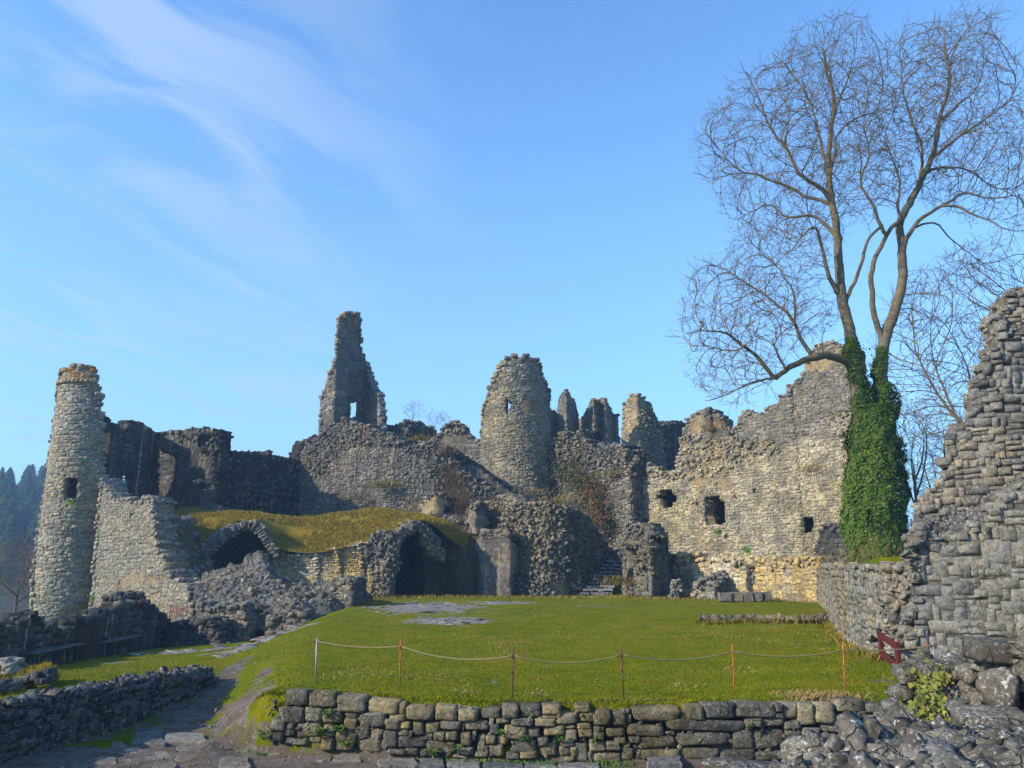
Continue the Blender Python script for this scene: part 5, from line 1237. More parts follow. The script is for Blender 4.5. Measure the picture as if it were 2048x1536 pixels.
# longer grass spilling over the top edge of the wall
pts = []
for k in range(9000):
    s_ = random.uniform(0.9, rplan.total - 0.3)
    if vnoise(np.array([[s_ * 1.3, 8.8, 0]]), 1.0)[0] < random.uniform(-1.0, .3): continue
    p, n, _ = rplan.at(s_, 0); o = -0.12 - abs(random.gauss(0, 0.22))
    x_, y_ = p[0] + n[0] * o, p[1] + n[1] * o; pts.append((x_, y_, max(hp(x_, y_), .80 + min(.2, (-o - .12) * .8)) - 0.01))
blades('grass', pts, np.tile([0, -0.5, 1.0], (len(pts), 1)), 0.055, 0.010, M_BLADE, label='longer grass fringing the top of the retaining wall', cat='grass', seed=45, lean=1.3)
def tuft(px, py, D, label, n=240, rad=0.35, h=0.24, mat=M_BLADED, z=None, name='grass_tuft', flat=0.5, wd=0.012):
    c0 = P(px, py, D); rg = np.random.default_rng(int(px)); z0 = hp(c0.x, c0.y) if z is None else z
    p = np.stack([c0.x + rg.normal(0, rad, n), c0.y + rg.normal(0, rad * flat, n), np.full(n, z0)], 1)
    return blades(name, p, np.tile([0, 0, 1.0], (n, 1)), h, wd, mat, label=label, cat='grass', seed=int(px), lean=1.0, kind='stuff')
tuft(1645, 1404, 15.7, 'dry straw coloured grass tuft at the lawn edge near the right rope post', 1100, 0.34, 0.13, wd=0.006)

# ================================================================== paving in front of the wall
pv = thing('paving', 'worn paving slabs on the path in front of the retaining wall', 'paving')
slabs6 = [(0,700,120,750),(120,715,258,765),(262,752,350,780),(358,752,520,802),(525,757,685,806),(785,787,1010,835),(1022,792,1165,840),(1180,792,1375,840),(1382,797,1612,842),(1618,797,1805,842),(1812,802,2050,845),(0,785,62,842)]
def slab(px0, py0, px1, py1, h, skew=0.0, seed=0):
    d0 = []
    for px, py in ((px0, py1), (px1, py1), (px1 - skew, py0), (px0 + skew * .5, py0)):
        d = ray(px, py); t = (h * .5 - EYE) / d[2]; d0.append(Vector((d[0] * t, d[1] * t)))
    rg = random.Random(seed); bm = bmesh.new()
    c0 = sum((v for v in d0), Vector((0, 0))) / 4; lo = []; hi = []; h2 = []
    pts = []
    for i in range(4):
        a, b = d0[i], d0[(i + 1) % 4]
        for f_ in (0.04, 0.35, 0.65, 0.96): pts.append(a.lerp(b, f_) + Vector((rg.uniform(-.03, .03), rg.uniform(-.03, .03))))
    for v in pts:
        lo.append(bm.verts.new((v.x, v.y, -0.08))); hi.append(bm.verts.new((v.x, v.y, h - 0.02))); 
        w_ = c0 + (v - c0) * 0.96; h2.append(bm.verts.new((w_.x, w_.y, h + rg.uniform(-.004, .004))))
    n = len(pts)
    for i in range(n):
        j = (i + 1) % n; bm.faces.new((lo[i], lo[j], hi[j], hi[i])); bm.faces.new((hi[i], hi[j], h2[j], h2[i]))
    bm.faces.new(h2)
    bmesh.ops.recalc_face_normals(bm, faces=bm.faces)
    return link('slab', from_bm('slab', bm), M_SLAB, pv)
for k, q in enumerate(slabs6):
    a = zr(q[0], q[1], 6); b = zr(q[2], q[3], 6); slab(a[0], a[1], b[0], b[1], random.uniform(.03, .06), 6, k)
def z3(x, y): return (x / 3.657, 1200 + y / 3.657)
for k, q in enumerate([(980,948,1205,1000),(960,1020,1208,1064),(1192,982,1515,1052),(1285,1066,1480,1108),(1605,1150,1835,1228),(1910,1072,2060,1130),(1730,1042,1895,1108),(900,1080,1040,1120),(1060,1110,1250,1160),(1270,1130,1450,1185),(820,1040,930,1080),(700,1150,860,1200),(900,1170,1050,1215),(1120,1190,1300,1229),(1440,1100,1620,1140)]):
    a = z3(q[0], q[1]); b = z3(q[2], q[3]); slab(a[0], a[1], b[0], b[1], 0.09 if k in (1, 2) else random.uniform(.015, .045), 8, 50 + k)
slab(1296, 1518, 1362, 1535, 0.16, 2, 90)
for k in range(30):   # broken bits of paving nearer the camera
    px = 130 + k * 45 + random.uniform(-15, 15); py = 1546 + random.uniform(0, 12); slab(px, py, px + random.uniform(35, 80), py + random.uniform(14, 24), random.uniform(.01, .035), 4, 120 + k)
rg = np.random.default_rng(5); pb = []
for k in range(1500):
    y_ = rg.uniform(13.2, 23); x_ = float(np.interp(y_, [13, 16, 18, 20, 23], [-4.5, -6.4, -6.8, -7.3, -7.6])) + rg.normal(0, 0.9 if y_ > 16.5 else 2.4)
    if x_ < wallL(y_) + 0.2 or (y_ > front(x_) - 0.3 and x_ > -5.7): continue
    s_ = 0.022 * math.exp(rg.normal(0, 0.5)); pb.append(rec('rock', (x_, y_, hp(x_, y_) + s_ * .2), (1, 0, 0), (0, -1, 0), (0, 0, 1), (s_ * 1.4, s_, s_ * .8), rand=True))
pbt = thing('pebbles', 'loose pebbles and stone chips on the dirt path', 'pebbles'); pbt['kind'] = 'stuff'
finish_stones(pbt, pb, M_PAVEROCK, name='pebble', limit=0, rest='small_pebbles')
# rock slabs showing through the lawn
def outcrop(label, x, y, rx, ry, n, size, seed):
    rg = random.Random(seed); out = []
    for k in range(n):
        a = rg.uniform(0, 2 * math.pi); r = math.sqrt(rg.random()); px = x + rx * r * math.cos(a); py = y + ry * r * math.sin(a); s_ = size * math.exp(rg.gauss(0, .4))
        out.append(rec('rock', (px, py, hp(px, py) - s_ * 0.05), (1, 0, 0), (0, -1, 0), (0, 0, 1), (s_ * 1.9, s_ * 1.2, s_ * 0.33), tilt=0.15))
    t = thing('rock_outcrop', label, 'rock'); finish_stones(t, out, M_PAVEROCK, name='rock_slab', limit=60); return t
outcrop('broad flat pale rock outcrop in the lawn in front of the right vault arch', -4.6, 42.2, 3.1, 5.6, 80, 0.30, 1)
outcrop('flat grey rock slabs breaking through the lawn nearer than the broad outcrop', -2.6, 34.0, 1.8, 1.6, 40, 0.36, 2)
outcrop('small flat rock patch in the lawn right of the broad outcrop', -0.8, 47.0, 1.5, 0.7, 14, 0.4, 3)
outcrop('line of low rocks along the crest of the lawn behind the galvanised post', -9.3, 31.5, 0.9, 4.6, 60, 0.34, 4)
outcrop('line of low stones in the left yard below the rubble mound', -12.8, 33.6, 3.0, 0.5, 36, 0.30, 5)
outcrop('scattered small stones on the grass before the stone steps', 4.4, 43.0, 3.0, 1.1, 50, 0.10, 6)
relief('mossy_bank', 'mossy grass bank with a few stones at the right end of the rubble mound', 'bank',
    [[(600,1283,38.0),(650,1262,38.6),(700,1250,39.6),(770,1232,41.5)],[(625,1262,40.0),(665,1245,40.6),(710,1228,42.0),(775,1215,44.0)],[(640,1250,42.0),(680,1225,43.0),(720,1208,44.2),(782,1202,46.5)],[(650,1262,44.5),(690,1240,45),(730,1215,46.5),(790,1207,49)]],
    M_MOUND, 0.2, 0.16, 1.0, 77, rocks=(1.6, 0.22, -0.05), rmat=M_GREY, tufts=(160, 0.13, 0.025, 0.2), tmat=M_LICH)

# ================================================================== left walls
lw = [(-9.95, 11.5), (-9.25, 14.0), (-8.85, 16.2), (-8.45, 17.8), (-8.1, 19.2), (-7.85, 21.8)]
def zt_(px, py): return (px, py)
LT = [(-160,1462),(0,1424),(55,1412),(118,1393),(150,1384),(186,1374),(232,1374),(287,1370),(328,1359),(383,1348),(429,1342)]
ruin_w('garden_wall', 'low shaded wall with a crusted rubble top beside the dirt path', 'wall', lw,
     LT + [(432,1360),(330,1425),(287,1465),(238,1490),(175,1530),(60,1600),(-160,1800)], M_WALLL, M_CORENEAR, thick=0.42, sw=0.26, sh=0.17, cell=0.15, depth=0.26, kind='block', tilt=0.05, protr=0.07, rag=0.3, edge_size=.75)
lwp = Plan(lw); tops = []
for k in range(420):
    s_ = 2.0 + random.random() ** 0.8 * (lwp.total - 2.2); p, n, tt = lwp.at(s_, 0)
    o = random.uniform(-0.45, 0.02); z_ = np.interp(s_, [2.5, 4.8, 6.4, 7.9, lwp.total], [1.0, 1.0, 1.0, .96, .82])
    s2 = 0.075 * math.exp(random.gauss(0, .30)); tops.append(rec(random.choice(['rock', 'rock', 'block']), (p[0] + n[0] * o, p[1] + n[1] * o, z_ + random.uniform(-.03, .05)), tt, n, (0, 0, 1), (s2 * 1.5, s2 * 1.3, s2), rand=True))
tt_ = thing('coping_rubble', 'jagged lichen crusted coping stones lying along the top of the low garden wall', 'stones'); finish_stones(tt_, tops, M_WALLL)
# shaded yard wall with benches and door
yw = [(-17.0, 24.0), (-16.9, 27.0), (-17.25, 33.0), (-17.35, 37.5), (-17.3, 41.0)]
ruin_w('yard_wall', 'dark shaded yard wall with two benches before it, below the slender tower', 'wall', yw,
     [(-60,1400),(-40,1240),(0,1246),(16,1252),(30,1250),(41,1252),(50,1240),(58,1235),(71,1233),(82,1238),(90,1244),(98,1249),(108,1252),(118,1257),(128,1262),(136,1258),(145,1246),(156,1240),(164,1236),(178,1234),(191,1230),(208,1225),(220,1219),(232,1214),(248,1208),(262,1205),(278,1204),(295,1208),(306,1212),(314,1219),(325,1228),(332,1236),(338,1250),(340,1310),(250,1330),(100,1375)],
     M_DARK, M_CORED, thick=0.9, sw=0.36, sh=0.24, cell=0.2, depth=0.28, protr=0.07, rag=0.5)
ruin('low_shaded_wall', 'low shaded wall with a sloping top right of the yard wall', 'wall', [(332, 40.5), (400, 38.6), (452, 37.8)],
     [(332,1310),(334,1250),(345,1248),(360,1244),(380,1242),(400,1240),(414,1236),(424,1248),(436,1268),(448,1288),(448,1310)], M_DARK, M_CORED, pyref=1270, thick=1.0, sw=0.34, sh=0.24, cell=0.2)
ywp = Plan(yw)
def ledge(px0, px1, py, label):
    t = thing('ledge_table', label, 'bench')
    a = ywp.hit(px0, py); b = ywp.hit(px1, py)
    pa, n, tt = ywp.at(a[0], 0); pb_, _, _ = ywp.at(b[0], 0); mid = (pa + pb_) / 2 + n * 0.32
    gz_ = hp(mid[0], mid[1]); zt2 = gz_ + 0.62; d = pb_ - pa; ang = math.atan2(d[1], d[0]); ln = np.hypot(d[0], d[1])
    box('plank', (ln, 0.42, 0.055), M_GWOOD, t, (mid[0], mid[1], zt2), (0, 0, ang), bev=0.01, jag=0.006)
    for f_ in (0.06, 0.36, 0.66, 0.95):
        q = pa + d * f_ + n * 0.46; g_ = hp(q[0], q[1]); box('leg', (0.05, 0.05, zt2 - g_), M_BLACKI, t, (q[0], q[1], (g_ + zt2) / 2), (0, 0, ang), bev=0.004)
ledge(42, 142, 1310, 'long dark bench against the yard wall, left of the plank door'); ledge(190, 262, 1290, 'shorter dark bench against the yard wall, right of the plank door')
s_, z_ = ywp.hit(167, 1300); p, n, tt = ywp.at(s_, 0); g_ = hp(p[0], p[1])
dr_ = thing('plank_door', 'dark plank door leaning in the shaded yard wall between two benches', 'door')
ang = math.atan2(tt[1], tt[0])
for k in range(6):
    q = p + n * 0.14 + tt * (k - 2.5) * 0.30
    box('plank', (0.28, 0.05, 1.25 + random.uniform(-.03, .03)), M_DWOOD, dr_, (q[0], q[1], g_ + 0.66), (0, 0, ang), bev=0.008, jag=0.004, seed=k)
for z_ in (0.3, 1.05):
    q = p + n * 0.10; box('crossbar', (1.8, 0.04, 0.1), M_DWOOD, dr_, (q[0], q[1], g_ + z_), (0, 0, ang), bev=0.006)
# planters of the left yard
def lowbed(label, rows, seed, rects):
    t, G, n = relief('stone_planter', label, 'planter', rows, M_MOUND, 0.14, 0.05, 1.5, seed, tufts=(380, 0.09, 0.018, 0.4), tmat=M_BLADEM)
    rs = []
    for (px, py, D, wd, hh) in rects:
        a = P(px, py, D); rs.append(rec('big', (a.x, a.y, a.z), (1, 0, 0), (0, -1, 0), (0, 0, 1), (wd, .4, hh), tilt=.06))
    finish_stones(t, rs, M_WALLL)
lowbed('low stone edged grassy bed on the lawn of the left yard', [[(28,1378,19.6),(70,1372,19.6),(100,1362,19.9),(118,1360,20.5)],[(30,1352,19.8),(70,1344,20.0),(98,1337,20.2),(115,1345,20.8)],[(45,1346,21),(72,1338,21.2),(95,1333,21.4),(112,1342,21.6)],[(50,1375,22.5),(75,1370,22.5),(95,1365,22.5),(115,1362,22.5)]], 81,
       [(58,1358,19.5,.25,.19),(78,1352,19.5,.23,.21),(98,1347,19.6,.23,.25),(40,1363,19.4,.21,.17),(88,1362,19.4,.21,.14)])
lowbed('stone edged grassy bed cut off by the left picture edge', [[(-40,1400,18.6),(10,1392,18.6),(40,1385,18.8),(56,1380,19.2)],[(-40,1368,18.9),(0,1362,19.0),(30,1364,19.2),(50,1368,19.6)],[(-40,1360,20.2),(0,1356,20.3),(30,1360,20.4),(52,1364,20.6)],[(-40,1385,21.5),(0,1380,21.5),(30,1378,21.5),(55,1375,21.5)]], 82,
       [(2,1372,18.4,.36,.26),(24,1374,18.5,.3,.2),(-20,1374,18.3,.4,.3)])
ruin('stone_block', 'single squared stone block at the left picture edge behind the beds', 'stone', [(-40, 23.5), (24, 23.3)], [(-40,1345),(-40,1322),(0,1320),(22,1322),(24,1344)], M_ROUGH, M_CORE, pyref=1330, thick=0.5, sw=0.4, sh=0.22, cell=0.14)

# ================================================================== foreground ruin, lower right
fg = ruin('near_wall_ruin', 'near ruined wall of lichen spotted grey stones with ivy on its face', 'wall', [(1752, 12.6), (1800, 10.6), (1880, 10.0), (1980, 9.2), (2120, 8.2)],
     [(1700,1620),(1716,1500),(1740,1450),(1768,1415),(1776,1395),(1792,1378),(1798,1360),(1800,1328),(1830,1324),(1870,1327),(1905,1328),(1945,1332),(1955,1300),(1962,1288),(2000,1286),(2150,1284),(2150,1700),(1700,1700)],
     M_BOULDER, M_BOULDER, pyref=1400, thick=1.0, sw=0.27, sh=0.165, cell=0.14, depth=0.4, kind='crag', protr=0.12, tilt=0.12, fill=1.32, rag=0.4, limit=300)[0]
bg_ = []
for (px, py, D, wd, hh) in [(1822,1350,10.2,.34,.26),(1888,1343,9.8,.5,.20),(1955,1310,9.6,.30,.22),(2010,1305,8.9,.62,.24),(1990,1446,8.4,.62,.22),(1941,1450,8.6,.22,.20),(2016,1380,8.6,.36,.46),(1920,1412,9.0,.26,.14),(1812,1390,10.4,.3,.2),(1790,1420,10.8,.24,.2),(2010,1480,8.2,.6,.24)]:
    k_i = int(px) ; a = P(px, py, D); bg_.append(rec('crag' if (k_i % 2 or wd < .4) else 'big', (a.x, a.y + .1, a.z), (1, -.12, 0), (-.12, -1, 0), (0, 0, 1), (wd, .45, hh), tilt=.07))
finish_stones(fg, bg_, M_BOULDER)
bt, Gb, nb = relief('foreground_boulders', 'heap of angular lichen crusted grey boulders in the lower right corner', 'boulders',
    [[(1400,1660,6.4),(1560,1660,5.8),(1720,1650,5.6),(1900,1650,5.4),(2120,1650,5.2)],
     [(1408,1585,7.2),(1500,1575,6.8),(1640,1548,6.6),(1800,1530,6.4),(1950,1530,6.2),(2120,1530,6.0)],
     [(1440,1562,8.2),(1540,1548,7.8),(1660,1510,7.6),(1800,1482,7.4),(1940,1490,7.2),(2120,1500,7.0)],
     [(1455,1556,9.0),(1560,1546,8.8),(1690,1482,8.6),(1800,1452,8.5),(1930,1470,8.3),(2120,1480,8.2)],
     [(1455,1590,9.6),(1560,1575,9.6),(1690,1515,9.4),(1800,1485,9.3),(1930,1490,9.1),(2120,1490,9.0)]],
    M_BOULDER, 0.14, 0.12, 1.5, 91, rocks=None)
br = []
pp_, qq_ = sample_grid(Gb, nb, 95, None, 7)
for p, q in zip(pp_, qq_):
    s_ = 0.105 * math.exp(random.gauss(0, .5)); br.append(rec('rock' if random.random() < .7 else 'crag', p + np.array([0, 0, -.02]), (1, 0, 0), (0, -1, 0), (0, 0, 1), (s_ * 1.5, s_ * 1.1, s_ * .8), rand=True))
for (px, py, D, wd, hh) in [(1790,1478,7.7,.95,.22),(1900,1492,7.4,.5,.2),(1500,1540,7.6,.75,.14),(1700,1508,8.2,.6,.24),(1670,1496,8.9,.4,.3),(1750,1474,8.7,.6,.2),(1840,1500,7.0,.3,.2),(1980,1520,6.6,.35,.25),(1870,1525,6.5,.4,.3),(1760,1520,6.9,.3,.26)]:
    a = P(px, py, D); br.append(rec('crag', (a.x, a.y, a.z), (1, -.1, 0), (-.1, -1, 0), (0, 0, 1), (wd, .55, hh), tilt=.12))
finish_stones(bt, br, M_BOULDER, name='boulder')

# ================================================================== rope fence
RF = thing('rope_fence', 'low rope barrier on thin rusty steel posts across the front of the lawn', 'rope fence')
posts = [(631,1368,1276,M_GALV),(799,1378,1278,M_RUST),(1024,1394,1296,M_RUSTD),(1247,1392,1294,M_RUSTD),(1469,1385,1288,M_RUST),(1690,1384,1285,M_RUST)]
tops_ = []
for (px, pb2, pt2, mt) in posts:
    z0 = 1.05; d = ray(px, pb2); t = (z0 - EYE) / d[2]; x_, y_ = d[0] * t, d[1] * t; zb_ = hp(x_, y_)
    zt2 = P(px, pt2, y_).z; xt = P(px - (4 if px > 1024 else -3), pt2, y_).x
    tube('post', [(x_, y_, zb_ - .1), (xt, y_, zt2)], 0.018 if mt is M_GALV else 0.015, mt, RF, sides=8)
    if mt is M_GALV: tube('crossbar', [(xt - 0.13, y_, zt2 - .06), (xt + 0.13, y_, zt2 - .06)], 0.012, M_RUSTD, RF, sides=6)
    else:
        box('rope_clip', (0.03, 0.03, 0.07), mt, RF, (xt - 0.02, y_ - .02, zt2 - 0.16), bev=0.004)
        box('rope_clip', (0.03, 0.03, 0.04), mt, RF, (x_ + (xt - x_) * .55 - 0.02, y_ - .02, zb_ + (zt2 - zb_) * .55), bev=0.004)
    tops_.append(np.array([xt, y_, zt2 - (0.06 if mt is M_GALV else 0.14)]))
e_ = P(1866, 1290, 16.6); tops_.append(np.array([e_.x, e_.y, e_.z - 0.02]))
tube('post', [(e_.x - .02, e_.y, hp(e_.x, e_.y)), (e_.x, e_.y, e_.z + .07)], 0.016, M_GALV, RF); tube('crossbar', [(e_.x - .22, e_.y, e_.z), (e_.x + .08, e_.y, e_.z)], 0.013, M_RUST, RF, sides=6)
sag = [0.07, 0.15, 0.14, 0.13, 0.11, 0.04]
for k in range(6):
    a, b = tops_[k], tops_[k + 1]; pth = [a + (b - a) * f_ - np.array([0, 0, sag[k] * 4 * f_ * (1 - f_)]) for f_ in np.linspace(0, 1, 17)]
    tube('rope', pth, 0.015, M_ROPE, RF, sides=6)

# red wooden barrier
rb = thing('wooden_barrier', 'dark red painted wooden barrier with two rails beside the receding wall', 'barrier')
pa = P(1762, 1290, 21.3); pb_ = P(1796, 1310, 18.4)
za = hp(pa.x, pa.y); ztop_a = P(1762, 1262, 21.3).z; ztop_b = P(1798, 1284, 18.4).z; ztop_b2 = P(1798, 1300, 18.4).z
box('post', (0.09, 0.09, ztop_a - za), M_REDW, rb, (pa.x, pa.y, (ztop_a + za) / 2), bev=.008); zb_ = hp(pb_.x, pb_.y)
box('post', (0.10, 0.10, ztop_b - zb_), M_REDW, rb, (pb_.x, pb_.y, (ztop_b + zb_) / 2), bev=.008)
def rail(a, b, w_, h_, name, mat, par):
    a = Vector(a); b = Vector(b); d = b - a
    o = box(name, (d.length, w_, h_), mat, par, (a + b) / 2, bev=.006); o.rotation_euler = d.to_track_quat('X', 'Z').to_euler(); return o
rail((pa.x - .06, pa.y, ztop_a - .06), (pb_.x - .06, pb_.y, ztop_b - .06), .04, .16, 'rail', M_REDW, rb)
rail((pa.x - .06, pa.y, ztop_a - .50), (pb_.x - .06, pb_.y, ztop_b - .50), .04, .16, 'rail', M_REDW, rb)
rail((pa.x + .30, pa.y - .1, za + .1), (pa.x, pa.y, ztop_a - .2), .05, .05, 'brace', M_REDW, rb)
# red iron gate by the curtain wall
ig = thing('iron_gate', 'faded red iron bar gate at the foot of the pale curtain wall', 'gate')
ga = P(337, 1252, 42.8); gb = P(372, 1248, 42.4); gz0 = ga.z; gz1 = P(337, 1211, 42.8).z
for k in range(12):
    f_ = k / 11; x_ = ga.x + (gb.x - ga.x) * f_; y_ = ga.y + (gb.y - ga.y) * f_
    tube('post' if k in (0, 11) else 'bar', [(x_, y_, gz0 - (0.3 if k in (0, 11) else 0)), (x_, y_, gz1 + (.06 if k in (0, 11) else random.uniform(-.03, .04)))], 0.03 if k in (0, 11) else 0.014, M_REDI, ig, sides=6)
for z_ in (gz0 + .12, gz1 - .12, gz1 - .26): tube('crossbar', [(ga.x, ga.y, z_), (gb.x, gb.y, z_)], 0.02, M_REDI, ig, sides=6)
a = P(334, 1247, 40.0); b = P(386, 1240, 40.0); hr = thing('handrail', 'dark handrail in front of the faded red gate', 'handrail'); tube('rail', [a, b], 0.035, M_BLACKI, hr)
for q in (a, b): tube('post', [(q.x, q.y, q.z - .8), (q.x, q.y, q.z)], 0.03, M_BLACKI, hr)
a = P(412, 1193, 43.2); b = P(440, 1209, 42.0); tube('fallen_branch', [a, (a + b) / 2 + Vector((0, 0, .03)), b], 0.035, M_BONE); props(C.objects['fallen_branch'], 'bleached fallen branch lying on the bank left of the rubble mound', 'branch')
# small red sign by the foot of the golden wall
sg = thing('red_sign', 'small red sign at the right end of the low back wall', 'sign'); a = P(1616, 1182, 48.3); box('panel', (0.30, 0.04, 0.24), flat_mat('sign_red', (0.28, 0.02, 0.03), .6), sg, (a.x, a.y, a.z), bev=.005); tube('post', [(a.x, a.y + .03, a.z - .9), (a.x, a.y + .03, a.z - .1)], 0.015, M_BLACKI, sg, sides=6)

# longer grass where the lawn meets the walls, and clumps in the turf
pts = []
for k in range(9000):
    if k % 3 == 0: y_ = random.uniform(21, 44); x_ = float(wallR(y_)) - abs(random.gauss(0, .16)) - .02
    elif k % 3 == 1: x_ = random.uniform(-9, 16); y_ = 51.2 - max(0, x_ - 4) * .32 + random.gauss(0, .7)
    else: x_ = random.uniform(7.6, 13); y_ = 32.3 + random.gauss(0, .14)
    pts.append((x_, y_, hp(x_, y_) if k % 3 else hp(x_, y_)))
blades('grass', pts, np.tile([0, 0, 1.0], (len(pts), 1)), 0.16, 0.03, M_LICH, label='longer mossy grass where the lawn meets the castle walls', cat='grass', seed=61, lean=.9)
rg = np.random.default_rng(9); n = 16000; y_ = 16.2 + 22 * rg.random(n) ** 1.6; x_ = rg.uniform(-1, 1, n) * y_ * .42 + 1
pp = np.stack([x_, y_, x_ * 0], -1); kp = (fbm(pp, .55, 3, 77) > .12) & (x_ > itp(y_, [15, 29, 40], [-4.4, -6.5, -7])) & (x_ < wallR(y_) - .2) & (y_ > front(x_) + .5)
pp[:, 2] = hgt(x_, y_)
blades('grass', pp[kp], np.tile([0, 0, 1.0], (int(kp.sum()), 1)), 0.05, 0.016, M_BLADED, label='dry straw coloured blades in patches of the lawn', cat='grass', seed=62, lean=1.2)

# ================================================================== bare trees
def grow_tree(limbs, clouds, step=0.42, infl=2.6, kill=0.62, iters=70, seed=0, twig=0.85, twn=2, up=0.55, r_tip=0.012, maxn=15000):
    """limbs: list of (path Nx3, r0, r1). clouds: attraction points Mx3. Returns nodes, parent index, radius and the twig list."""
    rg = np.random.default_rng(seed); P_ = []; par = []; fixed = []
    for path, r0, r1, join in limbs:
        path = np.asarray(path, float); d = np.linalg.norm(np.diff(path, axis=0), axis=1); L_ = np.concatenate([[0], np.cumsum(d)])
        n = max(3, int(L_[-1] / step)); t = np.linspace(0, L_[-1], n)
        # smooth resample
        idx = np.interp(t, L_, np.arange(len(path))); i = np.clip(idx.astype(int), 0, len(path) - 2); f = (idx - i)[:, None]
        p0 = path[np.clip(i-1, 0, None)]; p1 = path[i]; p2 = path[i+1]; p3 = path[np.clip(i+2, None, len(path)-1)]
        q = 0.5 * (2*p1 + (-p0+p2)*f + (2*p0-5*p1+4*p2-p3)*f**2 + (-p0+3*p1-3*p2+p3)*f**3)
        q[1:-1] += rg.normal(0, 0.02, (n - 2, 3))
        first = -1
        if join and P_:
            A = np.array(P_); first = int(np.argmin(((A - q[0]) ** 2).sum(1)))
        for k in range(n):
            P_.append(q[k]); par.append(first if k == 0 else len(P_) - 2); fixed.append(r0 + (r1 - r0) * (k / (n - 1)) ** 0.8)
    nf = len(P_); A = np.array(clouds); kidn = {}
    alive = np.ones(len(A), bool); kids = [0] * nf
    for it in range(iters):
        kd = kdtree.KDTree(len(P_))
        for i, p in enumerate(P_): kd.insert(p, i)
        kd.balance(); acc = {}
        ids = np.nonzero(alive)[0]
        if len(ids) == 0 or len(P_) > maxn: break
        for j in ids:
            _, i, dist = kd.find(A[j])
            if dist < kill: alive[j] = False; continue
            if dist < infl:
                v = (A[j] - P_[i]) / dist
                if i in acc: acc[i][0] += v; acc[i][1] += 1
                else: acc[i] = [v.copy(), 1]
        if not acc: break
        added = 0
        for i, (v, c) in acc.items():
            if c == 0 or kidn.get(i, 0) >= 2: continue
            pd = P_[i] - P_[par[i]] if par[i] >= 0 else np.array([0, 0, 1.0]); pd = pd / (np.linalg.norm(pd) + 1e-9)
            v = v / (np.linalg.norm(v) + 1e-9); v = v + pd * 1.1 + rg.normal(0, 0.07, 3) + np.array([0, 0, 0.20]); v /= np.linalg.norm(v)
            q = P_[i] + v * step
            P_.append(q); par.append(i); fixed.append(0.0); added += 1; kidn[i] = kidn.get(i, 0) + 1
        if not added: break
    n = len(P_); P_ = np.array(P_); par = np.array(par)
    rad = np.array(fixed); acc = np.zeros(n); ch = np.zeros(n, int)
    for i in range(n - 1, -1, -1):
        if i >= nf: rad[i] = max(r_tip, acc[i] ** (1 / 2.3)) if acc[i] > 0 else r_tip
        if par[i] >= 0:
            ch[par[i]] += 1
            if i >= nf: acc[par[i]] += rad[i] ** 2.3
    return P_, par, rad, ch, nf
def tree_build(root, Pn, par, rad, ch, nf, bark, twigm, seed=0, twig=0.8, twn=2, up=0.55, r_tip=0.012, trunk_sides=10, limb_names=None, spans=None, tw_r=0.010):
    rg = np.random.default_rng(seed + 5)
    # main limbs
    for k, (a, b, nm, mt) in enumerate(spans):
        path = list(Pn[a:b]); rr = list(rad[a:b])
        if par[a] >= 0 and nm != 'trunk': path = [Pn[par[a]]] + path; rr = [rr[0]] + rr
        tube(nm, path, rr, mt or bark, root, sides=10 if rr[0] > .1 else 7, smooth=True)
    V = []; Q = []
    n = len(Pn); done = np.zeros(n, bool)
    tips = [i for i in range(nf, n) if ch[i] == 0]
    # chains from tips down to a node already used
    for i in sorted(tips, key=lambda i: -1):
        path = [Pn[i]]; rr = [rad[i] * 0.8]; j = par[i]
        while j >= 0:
            path.append(Pn[j]); rr.append(min(rad[j], rad[path and j] if j >= nf else max(rr[-1] * 1.1, 0.02)))
            if j < nf or done[j]: break
            done[j] = True; j = par[j]
        if len(path) > 1:
            rr[-1] = min(rr[-1], rr[-2] * 1.25)
            tube_arrays(path[::-1], rr[::-1], 4 if max(rr) > .02 else 3, V, Q)
    link('branches', mesh_np('branches', V, np.array(Q), True), twigm, root, kind='stuff')
    V = []; Q = []
    for i in range(nf, n):
        if ch[i] > 1 and rg.random() < .6: continue
        k = (twn if (ch[i] == 0 or rg.random() < .45) else 1) + (1 if ch[i] == 0 else 0)
        d0 = Pn[i] - Pn[par[i]]; d0 /= np.linalg.norm(d0) + 1e-9
        for _ in range(k):
            if rg.random() < 0.12: continue
            side = rg.normal(0, 1, 3); side -= d0 * (side @ d0); side /= np.linalg.norm(side) + 1e-9
            d = d0 * 0.7 + side * (0.75 if ch[i] else 0.45); L_ = twig * rg.uniform(.35, 1.15); p = Pn[i]; path = [p]; seg = 3
            for s_ in range(seg):
                d = d / np.linalg.norm(d) + np.array([0, 0, up * 0.22]) + rg.normal(0, .05, 3); d /= np.linalg.norm(d); p = p + d * L_ / seg; path.append(p)
            tube_arrays(path, [tw_r, tw_r * .85, tw_r * .68, tw_r * .45], 3, V, Q)
            if rg.random() < .55:
                q0 = path[2]; d2 = d + side * .8; d2 /= np.linalg.norm(d2); tube_arrays([q0, q0 + d2 * L_ * .45 + np.array([0, 0, L_ * .08])], [tw_r * .7, tw_r * .4], 3, V, Q)
    link('twigs', mesh_np('twigs', V, np.array(Q)), twigm, root, kind='stuff')
